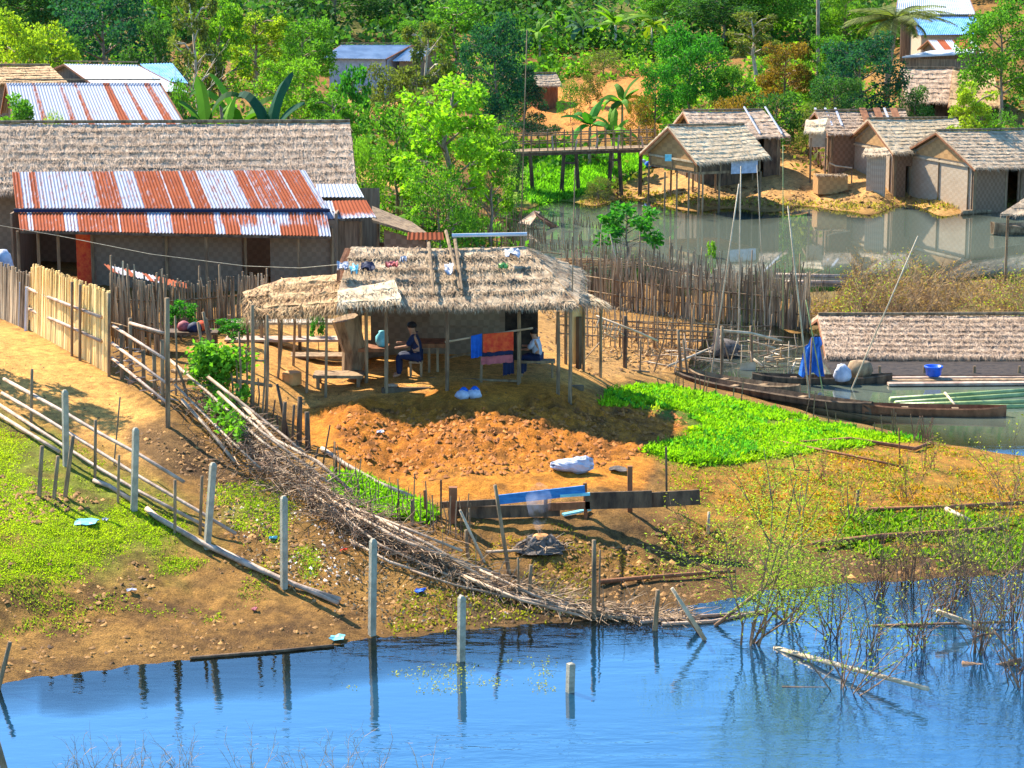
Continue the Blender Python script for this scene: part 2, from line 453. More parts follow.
def bump(nodes, links, h, bsdf, strength=.5, dist=.05):
    b = nodes.new("ShaderNodeBump"); b.inputs["Strength"].default_value = strength; b.inputs["Distance"].default_value = dist
    links.new(h, b.inputs["Height"]); links.new(b.outputs[0], bsdf.inputs["Normal"])
def m_mottled(name, c1, c2, c3=None, scale=4, rough=.85, stretch=(1, 1, 1), bmp=.4, spec=.2, island=0.0):
    m, n, l, b = new_mat(name, rough, spec)
    v = coords(n, l, stretch)
    t = noise_n(n, l, v, scale, 5)
    st = [(.35, c1), (.62, c2)] if c3 is None else [(.3, c1), (.5, c2), (.7, c3)]
    col = ramp(n, l, t.outputs[0], st)
    if island:
        g = n.new("ShaderNodeNewGeometry"); hs = n.new("ShaderNodeMapRange"); hs.inputs[3].default_value = 1 - island; hs.inputs[4].default_value = 1 + island
        l.new(g.outputs["Random Per Island"], hs.inputs[0])
        mm = n.new("ShaderNodeVectorMath"); mm.operation = 'SCALE'; l.new(col, mm.inputs[0]); l.new(hs.outputs[0], mm.inputs["Scale"]); col = mm.outputs[0]
    l.new(col, b.inputs["Base Color"])
    t2 = noise_n(n, l, v, scale * 6, 3)
    if bmp: bump(n, l, t2.outputs[0], b, bmp, .03)
    return m
def m_leaf(name, trans=.35, rough=.5, hue=.5):
    m, n, l, b = new_mat(name, .75, .08)
    oi = n.new("ShaderNodeObjectInfo"); g = n.new("ShaderNodeNewGeometry")
    v = coords(n, l)
    t = noise_n(n, l, v, 0.9, 3)
    c1 = mixc(n, l, t.outputs[0], (.45, .65, .9), (1.5, 1.3, .75))
    col = mixc(n, l, 1.0, oi.outputs["Color"], c1, 'MULTIPLY')
    hs = n.new("ShaderNodeMapRange"); hs.inputs[3].default_value = .55; hs.inputs[4].default_value = 1.5
    l.new(g.outputs["Random Per Island"], hs.inputs[0])
    mm = n.new("ShaderNodeVectorMath"); mm.operation = 'SCALE'; l.new(col, mm.inputs[0]); l.new(hs.outputs[0], mm.inputs["Scale"])
    l.new(mm.outputs[0], b.inputs["Base Color"])
    tr = n.new("ShaderNodeBsdfTranslucent")
    tc = mixc(n, l, 1.0, mm.outputs[0], (1.5, 1.7, .5), 'MULTIPLY'); l.new(tc, tr.inputs[0])
    ms = n.new("ShaderNodeMixShader"); ms.inputs[0].default_value = trans
    l.new(b.outputs[0], ms.inputs[1]); l.new(tr.outputs[0], ms.inputs[2])
    l.new(ms.outputs[0], n["Material Output"].inputs[0])
    return m
M = {}
M['leaf'] = m_leaf('leaf')
M['bark'] = m_mottled('bark', (.16, .11, .07), (.34, .25, .17), scale=9, stretch=(1, 1, .3))
M['palebark'] = m_mottled('pale_bark', (.34, .27, .18), (.55, .46, .33), scale=9, stretch=(1, 1, .3))
M['twig'] = m_mottled('twig', (.14, .075, .045), (.30, .17, .09), scale=6, island=.4)
M['drybrush'] = m_mottled('dry_brush', (.26, .15, .07), (.50, .32, .15), scale=3, island=.5)
M['stake'] = m_mottled('weathered_stake', (.12, .072, .038), (.32, .205, .105), scale=7, stretch=(1, 1, .2), island=.4)
M['paling'] = m_mottled('paling', (.17, .115, .065), (.43, .31, .18), scale=3, stretch=(1, 1, .3), island=.55)
M['palinggold'] = m_mottled('golden_paling', (.66, .40, .12), (.88, .62, .26), scale=3, stretch=(1, 1, .3), island=.5)
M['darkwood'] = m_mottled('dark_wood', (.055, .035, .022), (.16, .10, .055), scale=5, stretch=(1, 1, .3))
M['shadewood'] = m_mottled('shade_dark_wood', (.018, .012, .009), (.05, .034, .022), scale=5)  # near-black copy of dark wood: interior shade put into the colour
M['brush'] = m_mottled('brown_brushwood', (.15, .09, .05), (.46, .31, .18), scale=3, island=.5)
M['redwood'] = m_mottled('reddish_wood', (.16, .06, .025), (.30, .12, .05), scale=5, stretch=(1, 1, .4))
M['bamboo'] = m_mottled('dry_bamboo', (.34, .23, .12), (.55, .41, .25), scale=2.5, stretch=(1, 1, 1), rough=.5, spec=.4, island=.25)
M['pinkbamboo'] = m_mottled('weathered_bamboo', (.25, .155, .10), (.47, .33, .23), scale=3, rough=.6, island=.25)
M['greenbamboo'] = m_mottled('green_bamboo', (.14, .20, .05), (.32, .36, .12), scale=2, rough=.45, spec=.4, island=.3)
M['concrete'] = m_mottled('weathered_concrete', (.26, .22, .15), (.42, .36, .25), scale=8, rough=.9)
M['thatch'] = m_mottled('old_thatch', (.20, .135, .08), (.40, .28, .17), (.54, .40, .25), scale=3.5, stretch=(1, 1.0, 1), bmp=.9, island=.35)
M['thatchgold'] = m_mottled('golden_thatch', (.17, .10, .052), (.37, .25, .14), (.54, .39, .235), scale=3.5, bmp=.9, island=.4)
M['thatchpale'] = m_mottled('pale_thatch', (.38, .26, .14), (.55, .40, .235), (.63, .475, .29), scale=3, bmp=.5, island=.3)
M['thatchgrey'] = m_mottled('grey_thatch', (.23, .145, .085), (.44, .295, .185), (.58, .415, .275), scale=4, bmp=.8, island=.35)
M['thatchragged'] = m_mottled('ragged_thatch', (.24, .12, .05), (.42, .25, .11), (.62, .42, .20), scale=4, bmp=.9, island=.5)
M['plankwall'] = m_mottled('plank_wall', (.16, .10, .06), (.34, .22, .13), scale=3, stretch=(5, 5, .3))
M['whitesheet'] = m_mottled('white_sheet', (.40, .42, .45), (.54, .56, .58), scale=1.5, rough=.75, bmp=.05, spec=.12)
M['bluesheet'] = m_mottled('blue_sheet', (.06, .22, .52), (.16, .36, .66), scale=2.5, rough=.75, bmp=.1, spec=.12)
M['orange'] = m_mottled('orange_clay', (.42, .17, .05), (.62, .30, .10), scale=3)
def plain(name, c, rough=.7, v=.2):
    return m_mottled(name, tuple(x * (1 - v) for x in c), tuple(min(1, x * (1 + v)) for x in c), scale=6, rough=rough, bmp=.15)
M['bluepaint'] = m_mottled('chipped_blue_paint', (.02, .13, .32), (.04, .22, .46), scale=5, stretch=(1, 1, 3), rough=.6)
M['bluecloth'] = plain('blue_cloth', (.01, .10, .42))
M['bluetarp'] = m_mottled('blue_tarp', (.015, .10, .38), (.03, .20, .62), scale=5, rough=.45, spec=.5)
M['redcloth'] = m_mottled('red_cloth', (.62, .04, .02), (.75, .12, .03), scale=8)
M['pinkcloth'] = plain('pink_cloth', (.40, .10, .10))
M['navy'] = plain('navy_cloth', (.012, .018, .05))
M['skin'] = plain('skin', (.42, .20, .11))
M['hair'] = plain('black_hair', (.015, .012, .012))
M['white'] = plain('white_cloth', (.40, .40, .44), v=.2)
M['sack'] = m_mottled('white_sack', (.34, .34, .38), (.52, .52, .56), scale=5, rough=.6)
M['bluebasin'] = plain('blue_plastic', (.02, .10, .55), .35)
M['teal'] = plain('teal_plastic', (.18, .48, .50), .4)
M['green'] = plain('green_plastic', (.20, .42, .10), .5)
M['driedbamboo'] = m_mottled('dried_bamboo', (.20, .125, .07), (.46, .32, .20), scale=2.2, rough=.6, island=.4)
M['ash'] = m_mottled('ash', (.045, .034, .026), (.17, .13, .10), scale=9)

def m_woven(name, c1, c2, dark, sx=6.5):
    m, n, l, b = new_mat(name, .8, .2)
    tc = n.new("ShaderNodeTexCoord"); s = n.new("ShaderNodeSeparateXYZ"); l.new(tc.outputs["Object"], s.inputs[0])
    a = n.new("ShaderNodeMath"); a.operation = 'ADD'; l.new(s.outputs[0], a.inputs[0]); l.new(s.outputs[1], a.inputs[1])
    c = n.new("ShaderNodeCombineXYZ"); l.new(a.outputs[0], c.inputs[0]); l.new(s.outputs[2], c.inputs[1])
    ck = n.new("ShaderNodeTexChecker"); ck.inputs["Scale"].default_value = sx; l.new(c.outputs[0], ck.inputs[0])
    t = noise_n(n, l, c.outputs[0], 2.2, 4)
    w = n.new("ShaderNodeTexWave"); w.inputs["Scale"].default_value = sx * 2; w.inputs["Distortion"].default_value = 1.5; l.new(c.outputs[0], w.inputs[0])
    col = mixc(n, l, ck.outputs[1], c1, c2)
    col = mixc(n, l, t.outputs[0], col, dark)
    col2 = mixc(n, l, .25, col, w.outputs[0], 'MULTIPLY')
    l.new(col2, b.inputs["Base Color"]); bump(n, l, ck.outputs[1], b, .4, .02)
    return m
M['woven'] = m_woven('woven_bamboo_wall', (.34, .24, .15), (.26, .18, .11), (.22, .145, .09), 7.0)
M['wovenpale'] = m_woven('pale_woven_wall', (.60, .47, .32), (.53, .40, .26), (.40, .28, .17), 7)
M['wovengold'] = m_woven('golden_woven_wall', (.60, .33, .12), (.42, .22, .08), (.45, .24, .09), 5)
M['wovenred'] = m_woven('brown_woven_wall', (.36, .21, .12), (.24, .13, .07), (.20, .11, .06), 6)

def m_sheet(name, base=(.32, .34, .38), rust=(.30, .055, .018)):
    m, n, l, b = new_mat(name, .6, .12)
    at_ = n.new("ShaderNodeAttribute"); at_.attribute_name = "rust"
    v = coords(n, l, (1, .35, .35)); t = noise_n(n, l, v, 9, 7, .78); v2 = coords(n, l); t2 = noise_n(n, l, v2, 1.6, 3)
    a = n.new("ShaderNodeMath"); a.operation = 'MULTIPLY_ADD'; l.new(t.outputs[0], a.inputs[0]); a.inputs[1].default_value = 1.7; 
    s = n.new("ShaderNodeMath"); s.operation = 'ADD'; l.new(at_.outputs["Fac"], s.inputs[0]); s.inputs[1].default_value = -.92
    l.new(s.outputs[0], a.inputs[2])
    f = n.new("ShaderNodeMapRange"); f.inputs[1].default_value = .25; f.inputs[2].default_value = .62; l.new(a.outputs[0], f.inputs[0])
    rc = mixc(n, l, t2.outputs[0], tuple(x * .65 for x in rust), (rust[0] * 1.35, rust[1] * 1.8, rust[2] * 1.8))
    bc = mixc(n, l, t.outputs[0], tuple(x * .85 for x in base), tuple(min(1, x * 1.12) for x in base))
    col = mixc(n, l, f.outputs[0], bc, rc); l.new(col, b.inputs["Base Color"])
    l.new(f.outputs[0], b.inputs["Roughness"]); 
    mr = n.new("ShaderNodeMapRange"); mr.inputs[3].default_value = .65; mr.inputs[4].default_value = .9; l.new(f.outputs[0], mr.inputs[0]); l.new(mr.outputs[0], b.inputs["Roughness"])
    return m
M['sheet'] = m_sheet('galvanised_sheet')

# ------------------------------------------------------------------ ground
def build_ground():
    nv, nu = UU.shape
    verts = np.stack([GX, GY, GZ], -1).reshape(-1, 3)
    idx = np.arange(nv * nu).reshape(nv, nu)
    q = np.stack([idx[:-1, :-1], idx[:-1, 1:], idx[1:, 1:], idx[1:, :-1]], -1).reshape(-1, 4)
    me = bpy.data.meshes.new("ground")
    me.vertices.add(len(verts)); me.vertices.foreach_set("co", verts.ravel())
    me.loops.add(len(q) * 4); me.loops.foreach_set("vertex_index", q.ravel().astype(np.int32))
    me.polygons.add(len(q)); me.polygons.foreach_set("loop_start", np.arange(0, len(q) * 4, 4, dtype=np.int32))
    me.polygons.foreach_set("use_smooth", np.ones(len(q), bool))
    me.update(calc_edges=True)
    ca = me.color_attributes.new("soil", 'FLOAT_COLOR', 'POINT')
    rgba = np.concatenate([C.reshape(-1, 3), np.ones((nv * nu, 1))], 1)
    ca.data.foreach_set("color", rgba.ravel())
    m, n, l, b = new_mat("soil", .95, .1)
    at_ = n.new("ShaderNodeAttribute"); at_.attribute_name = "soil"
    v = coords(n, l)
    t = noise_n(n, l, v, 5, 6, .75); t2 = noise_n(n, l, v, 28, 4, .7)
    f = ramp(n, l, t.outputs[0], [(.3, (.50, .47, .42)), (.5, (1, 1, 1)), (.70, (1.35, 1.30, 1.15))])
    col = mixc(n, l, 1.0, at_.outputs["Color"], f, 'MULTIPLY')
    f2 = ramp(n, l, t2.outputs[0], [(.35, (.58, .58, .58)), (.62, (1.25, 1.25, 1.25))])
    col = mixc(n, l, 1.0, col, f2, 'MULTIPLY')
    l.new(col, b.inputs["Base Color"])
    ad = n.new("ShaderNodeMath"); ad.operation = 'ADD'; l.new(t.outputs[0], ad.inputs[0]); l.new(t2.outputs[0], ad.inputs[1])
    bump(n, l, ad.outputs[0], b, .8, .06)
    me.materials.append(m)
    o = bpy.data.objects.new("ground", me); COL.objects.link(o); o["kind"] = "structure"
build_ground()

def build_water():
    """lake surface on its own lattice; each point knows how deep and how sheltered the water under it is"""
    su = us[(us > -1400)][::3]; sv = vs[(vs > 100)][::3]
    U2, V2 = np.meshgrid(su, sv); Xq = (U2 - 512) / FPX; Yq = (384 - V2) / FPX
    dy = cp + Yq * sp; dz = -sp + Yq * cp; WY = -CAMZ * dy / dz; WX = Xq / dy * WY
    depth = np.clip(-grid_lookup(GZ, U2, V2), 0, 3); calm = np.clip((V2 - 500) / 60, 0, 1)
    nv, nu = U2.shape; verts = np.stack([WX, WY, 0 * WX], -1).reshape(-1, 3); idx = np.arange(nv * nu).reshape(nv, nu)
    q = np.stack([idx[:-1, :-1], idx[:-1, 1:], idx[1:, 1:], idx[1:, :-1]], -1).reshape(-1, 4)
    me = bpy.data.meshes.new("lake_water"); me.vertices.add(len(verts)); me.vertices.foreach_set("co", verts.ravel())
    me.loops.add(q.size); me.loops.foreach_set("vertex_index", q.ravel().astype(np.int32)); me.polygons.add(len(q)); me.polygons.foreach_set("loop_start", np.arange(0, q.size, 4, dtype=np.int32)); me.update(calc_edges=True)
    for nm, arr in (("depth", depth), ("breeze", calm)):
        a_ = me.attributes.new(nm, 'FLOAT', 'POINT'); a_.data.foreach_set("value", arr.ravel().astype(np.float32))
    m, n, l, b = new_mat("lake_water", .02, .5)
    b.inputs["IOR"].default_value = 2.7
    ad = n.new("ShaderNodeAttribute"); ad.attribute_name = "depth"; ab = n.new("ShaderNodeAttribute"); ab.attribute_name = "breeze"
    v = coords(n, l, (.55, 1.5, 1)); t = noise_n(n, l, v, 1.6, 4, .55); v3 = coords(n, l, (.05, .22, 1)); t3 = noise_n(n, l, v3, 1.0, 3, .5)
    st = n.new("ShaderNodeMapRange"); st.inputs[1].default_value = .40; st.inputs[2].default_value = .62; st.inputs[3].default_value = .25; st.inputs[4].default_value = 1.0; l.new(t3.outputs[0], st.inputs[0])
    mb_ = n.new("ShaderNodeMath"); mb_.operation = 'MULTIPLY_ADD'; l.new(ab.outputs["Fac"], mb_.inputs[0]); mb_.inputs[1].default_value = .55; mb_.inputs[2].default_value = .012
    mm = n.new("ShaderNodeMath"); mm.operation = 'MULTIPLY'; l.new(mb_.outputs[0], mm.inputs[0]); l.new(st.outputs[0], mm.inputs[1])
    bp = n.new("ShaderNodeBump"); bp.inputs["Distance"].default_value = .05; l.new(mm.outputs[0], bp.inputs["Strength"]); l.new(t.outputs[0], bp.inputs["Height"]); l.new(bp.outputs[0], b.inputs["Normal"])
    body = mixc(n, l, ab.outputs["Fac"], (.095, .110, .080), (.004, .036, .070)); l.new(body, b.inputs["Base Color"])  # pale far and blue near: bank and sky reflections put into the body colour
    # murk: shallow water lets the bed show, deep water does not
    ex = n.new("ShaderNodeMapRange"); ex.inputs[1].default_value = 0.04; ex.inputs[2].default_value = .48; ex.inputs[3].default_value = .0; ex.inputs[4].default_value = 1.0; l.new(ad.outputs["Fac"], ex.inputs[0])
    tr = n.new("ShaderNodeBsdfTransparent"); tr.inputs[0].default_value = (.9, .9, .8, 1)
    gl = n.new("ShaderNodeBsdfGlossy"); gl.inputs["Roughness"].default_value = .02; l.new(bp.outputs[0], gl.inputs["Normal"])
    fr = n.new("ShaderNodeFresnel"); fr.inputs[0].default_value = 1.45; l.new(bp.outputs[0], fr.inputs["Normal"])
    clear = n.new("ShaderNodeMixShader"); l.new(fr.outputs[0], clear.inputs[0]); l.new(tr.outputs[0], clear.inputs[1]); l.new(gl.outputs[0], clear.inputs[2])
    ms = n.new("ShaderNodeMixShader"); l.new(ex.outputs[0], ms.inputs[0]); l.new(clear.outputs[0], ms.inputs[1]); l.new(b.outputs[0], ms.inputs[2]); l.new(ms.outputs[0], n["Material Output"].inputs[0])
    me.materials.append(m); o = bpy.data.objects.new("lake_water", me); COL.objects.link(o); o["kind"] = "structure"
build_water()
# ------------------------------------------------------------------ roofs and houses
def lerp(a, b, t): return a + (b - a) * t
def thatch_slope(mb, A, B, Cc, D, n=6, thick=.12, rng=None, straw=600, res=.16, saw=.07, sag=.05, strawlen=.28):
    """A-B ridge, D-C eave; layered courses with ragged lips and loose straws"""
    rng = rng or random.Random(1)
    A, B, Cc, D = map(Vector, (A, B, Cc, D))
    nrm = (B - A).cross(D - A).normalized()
    if nrm.z < 0: nrm = -nrm
    W = max((B - A).length, (Cc - D).length); nu_ = max(6, int(W / res)); rows = []
    for k in range(n):
        rows.append((k / n + .001, 0.0, k)); rows.append(((k + .5) / n, .6, k)); rows.append(((k + 1) / n - .012, 1.0, k)); 
    ph = rng.random() * 100
    V = []; nc = nu_ + 1
    for (t, h, k) in rows:
        for i in range(nc):
            s = i / nu_
            wob = (math.sin(s * W * .7 + k * 2.1 + ph) * .5 + math.sin(s * W * 1.9 + k * 5.3 + ph) * .3 + (rng.random() - .5) * .9) * .22 / max(n, 1)
            tt = min(1.0, max(0.0, t + wob * (1 if h > 0 or k > 0 else 0)))
            if h == 1.0 and k == n - 1: tt = t + (rng.random() - .5) * .05
            P = lerp(lerp(A, B, s), lerp(D, Cc, s), tt)
            P = P + nrm * (thick + saw * .55 * h * (.6 + .8 * rng.random()) + (rng.random() - .5) * .03) - Vector((0, 0, sag * math.sin(math.pi * s)))
            V.append(P)
    Fs = []; nr = len(rows)
    for j in range(nr - 1):
        for i in range(nu_): Fs.append((j * nc + i, j * nc + i + 1, (j + 1) * nc + i + 1, (j + 1) * nc + i))
    b0 = len(V); V += [A, B, Cc, D]
    Fs.append((b0, b0 + 3, b0 + 2, b0 + 1))
    Fs.append(tuple([b0 + 3] + [(nr - 1) * nc + i for i in range(nc)] + [b0 + 2]))
    Fs.append(tuple([b0, b0 + 1] + [i for i in range(nu_, -1, -1)]))
    Fs.append(tuple([b0 + 3, b0] + [j * nc for j in range(nr)])); Fs.append(tuple([b0 + 1, b0 + 2] + [j * nc + nu_ for j in range(nr - 1, -1, -1)]))
    mb.add(V, Fs)
    down = ((D + Cc) / 2 - (A + B) / 2).normalized(); side = (B - A).normalized()
    for q in range(straw):
        s = rng.random(); r = rng.random()
        if r < .35: t = 1.0 - .02 * rng.random(); 
        elif r < .75: t = (rng.randrange(n) + 1) / n - .02
        else: t = rng.random()
        P = lerp(lerp(A, B, s), lerp(D, Cc, s), t) + nrm * (thick + .03 * rng.random())
        L = strawlen * (.4 + rng.random()); d = (down + side * (rng.random() - .5) * .9 + nrm * (rng.random() * .35 - .05)).normalized()
        if t > .97: d = (d + Vector((0, 0, -.8 * rng.random()))).normalized()
        w = .007 + .010 * rng.random()
        sd = side * w
        mb.add([P - sd, P + sd, P + d * L], [(0, 1, 2)])
    return mb
def corrugated(mb, A, B, Cc, D, pitch=.10, amp=.018, rustf=None, th=.012, rows=3):
    A, B, Cc, D = map(Vector, (A, B, Cc, D)); nrm = (B - A).cross(D - A).normalized()
    if nrm.z < 0: nrm = -nrm
    W = (B - A).length; nu_ = int(W / pitch) * 4; V = []; att = []
    for j in range(rows):
        for i in range(nu_ + 1):
            s = i / nu_
            P = lerp(lerp(A, B, s), lerp(D, Cc, s), j / (rows - 1)) + nrm * (amp * math.sin(i * math.pi / 2))
            V.append(P); att.append(rustf(s, j / (rows - 1)) if rustf else 0.01)
    nc = nu_ + 1
    Fs = [(j * nc + i, j * nc + i + 1, (j + 1) * nc + i + 1, (j + 1) * nc + i) for j in range(rows - 1) for i in range(nu_)]
    mb.add(V, Fs, att)
    V2 = [p - nrm * th for p in V]; mb.add(V2, [tuple(reversed(f)) for f in Fs], att)
    e = [i for i in range(nc)]
    o = (rows - 1) * nc
    V3 = V[o:] + V2[o:]; mb.add(V3, [(i, nc + i, nc + i + 1, i + 1) for i in range(nu_)], att[o:] * 2)
    return mb
def rust_bands(spans, px0, px1, jit=.0, seed=3):
    rg = random.Random(seed)
    def f(s, t):
        x = px0 + (px1 - px0) * s; v = 0.30
        for a, b, k in spans:
            if a <= x <= b: v = max(v, k)
        c_ = math.sin(int(x * 1.3) * 12.9898 + seed) * 43758.5; c_ -= math.floor(c_)
        return v - .42 * c_ * (v > .4) * (.4 + .9 * abs(math.sin(t * 2.2 + c_ * 6))) + .18 * (c_ > .8)
    return f
def wall_run(mb, p0, p1, z0, z1, openings=(), th=.06):
    """a wall with real openings: (t0, t1, sill z, head z)"""
    p0 = Vector(p0); p1 = Vector(p1); t = 0.0
    for (a, b, zs, zh) in sorted(openings):
        if a > t: mb.wall(lerp(p0, p1, t), lerp(p0, p1, a), z0, z1, th)
        if zs > z0 + .02: mb.wall(lerp(p0, p1, a), lerp(p0, p1, b), z0, zs, th)
        zh = min(zh, z1 - .12)
        if zh < z1 - .02: mb.wall(lerp(p0, p1, a), lerp(p0, p1, b), zh, z1, th)
        t = b
    if t < 1: mb.wall(lerp(p0, p1, t), p1, z0, z1, th)
    return mb
def flat(v): return Vector((v.x, v.y, 0))
def gable_house(name, label, R0, R1, E0, E1, roof='thatch', zfloor=None, mat='thatch', wall='woven', gmat=None, inset=.15, ie=.3,
                courses=6, straw=500, thick=.10, openings=(), stilts=False, group=None, rustf=None, gable_open=None, seed=1, posts=True, cat='house', lean=False, backfac=1.0, roofthings=None):
    rng = random.Random(seed)
    R0, R1, E0, E1 = map(Vector, (R0, R1, E0, E1))
    B0 = Vector((R0.x * (1 + backfac) - E0.x * backfac, R0.y * (1 + backfac) - E0.y * backfac, lerp(R0.z, E0.z, backfac)))
    B1 = Vector((R1.x * (1 + backfac) - E1.x * backfac, R1.y * (1 + backfac) - E1.y * backfac, lerp(R1.z, E1.z, backfac)))
    c = (E0 + E1 + B0 + B1) / 4; zg = gz(c.x, c.y)
    root = thing(name, label, cat, (c.x, c.y, zg), group)
    r = MB()
    if roof == 'thatch':
        nc_ = courses if courses > 7 else int(courses * 1.9)
        thatch_slope(r, R0, R1, E1, E0, nc_, thick, rng, straw * 2, saw=.045); thatch_slope(r, R1, R0, B0, B1, nc_, thick, rng, straw // 4, saw=.045)
    else:
        corrugated(r, R0, R1, E1, E0, .11, .02, rustf); corrugated(r, R1, R0, B0, B1, .11, .02, rustf)
    rp = r.build('roof', M[mat], root)
    rb = MB(); 
    rb.tube([R0 + Vector((0, 0, thick * 1.1 + .02)), R1 + Vector((0, 0, thick * 1.1 + .02))], .06 if roof == 'thatch' else .03); rb.build('ridge_pole', M['stake'], rp if False else root)
    zf = zg + .05 if zfloor is None else zfloor
    ridge = (R1 - R0); 
    def foot(E, Rr, f): return lerp(E, Rr, f)
    f0 = inset
    a0 = lerp(lerp(E0, E1, ie / max(ridge.length, 1)), lerp(R0, R1, ie / max(ridge.length, 1)), f0); a1 = lerp(lerp(E1, E0, ie / max(ridge.length, 1)), lerp(R1, R0, ie / max(ridge.length, 1)), f0)
    b0 = lerp(lerp(B0, B1, ie / max(ridge.length, 1)), lerp(R0, R1, ie / max(ridge.length, 1)), f0); b1 = lerp(lerp(B1, B0, ie / max(ridge.length, 1)), lerp(R1, R0, ie / max(ridge.length, 1)), f0)
    r0 = lerp(R0, R1, ie / max(ridge.length, 1)); r1 = lerp(R1, R0, ie / max(ridge.length, 1))
    wm = M[wall]; gm = M[gmat] if gmat else wm
    zb = zf if stilts else min(gz(a0.x, a0.y), gz(a1.x, a1.y), gz(b0.x, b0.y), gz(b1.x, b1.y)) - .2
    w = MB(); wall_run(w, a0, a1, zb, min(a0.z, a1.z) - .02, openings); w.build('wall', wm, root)
    w = MB(); wall_run(w, b0, b1, zb, min(b0.z, b1.z) - .02); w.build('wall', wm, root)
    for (p, q, rr) in ((a0, b0, r0), (a1, b1, r1)):
        d = (flat(p) - flat(q)).normalized(); nrm = Vector((-d.y, d.x, 0)) * .03
        w = MB(); V = []
        p2 = lerp(p, q, .02); q2 = lerp(q, p, .02)
        for sgn in (-1, 1):
            for (pt, z) in ((p2, zb), (q2, zb), (q2, q.z - .03), (rr, rr.z - .05), (p2, p.z - .03)): V.append((pt.x + nrm.x * sgn, pt.y + nrm.y * sgn, z))
        w.add(V, [(0, 1, 2, 3, 4), (9, 8, 7, 6, 5), (0, 5, 6, 1), (1, 6, 7, 2), (2, 7, 8, 3), (3, 8, 9, 4), (4, 9, 5, 0)])
        w.build('gable_wall', gm, root)
        # barge board
        for e in ((E0, R0), (B0, R0)) if rr is r0 else ((E1, R1), (B1, R1)):
            bb = MB(); bb.beam(e[0] + Vector((0, 0, -.03)), e[1] + Vector((0, 0, -.03)), .05, .08); bb.build('barge_board', M['redwood'], root)
    if wall in ('wovenred', 'wovenpale', 'darkwood', 'woven') and name.endswith('hut'):
        nf = (flat(a0) - flat(b0)).normalized() * .05; ng = (flat(r0) - flat(r1)).normalized() * .06
        for u in (.02, .34, .66, .98):
            P = lerp(a0, a1, u) + nf; bt = MB(); bt.beam((P.x, P.y, zb), (P.x, P.y, P.z - .04), .07, .03); bt.build('batten', M['stake'], root)
        for u in (.06, .5, .94):
            P = lerp(a0, b0, u) + ng; bt = MB(); bt.beam((P.x, P.y, zb), (P.x, P.y, a0.z), .07, .03); bt.build('batten', M['stake'], root)
        P0 = lerp(a0, b0, .03) + ng * 1.2; P1 = lerp(a0, b0, .97) + ng * 1.2; bt = MB(); bt.beam((P0.x, P0.y, a0.z - .12), (P1.x, P1.y, a0.z - .12), .05, .09); bt.build('batten', M['bamboo'], root)
        if gmat == 'wovenpale':
            rr_ = r0 + ng * .8; q0 = lerp(a0, b0, .1) + ng * .8; q1 = lerp(a0, b0, .9) + ng * .8; gp = MB(); t_ = ng * .5
            V = [Vector((q0.x, q0.y, a0.z + .02)), Vector((q1.x, q1.y, a0.z + .02)), Vector((rr_.x, rr_.y, r0.z - .22))]
            gp.add(V + [v + t_ for v in V], [(0, 1, 2), (5, 4, 3), (0, 3, 4, 1), (1, 4, 5, 2), (2, 5, 3, 0)]); gp.build('gable_panel', M['wovengold'], root)
    if stilts:
        fl = MB(); 
        V = [(p.x, p.y, zf - .12) for p in (a0, a1, b1, b0)] + [(p.x, p.y, zf) for p in (a0, a1, b1, b0)]
        fl.hexa(V); fl.build('floor', M['stake'], root)
        for u in (0, .33, .66, 1):
            for (p, q) in ((a0, a1), (b0, b1)):
                P = lerp(p, q, u); g = gz(P.x, P.y); pm = MB(); pm.tube([(P.x, P.y, g - .3), (P.x + .02, P.y, zf - .12)], .06, .05); pm.build('post', M['stake'], root)
    elif posts:
        for P in (a0, a1, lerp(a0, a1, .5)):
            o = (flat(a0) - flat(b0)).normalized() * .08
            pm = MB(); pm.tube([(P.x + o.x, P.y + o.y, gz(P.x, P.y) - .2), (P.x + o.x, P.y + o.y, P.z)], .05, .045); pm.build('post', M['stake'], root)
    return root, dict(a0=a0, a1=a1, b0=b0, b1=b1, zf=zf, zb=zb, B0=B0, B1=B1)

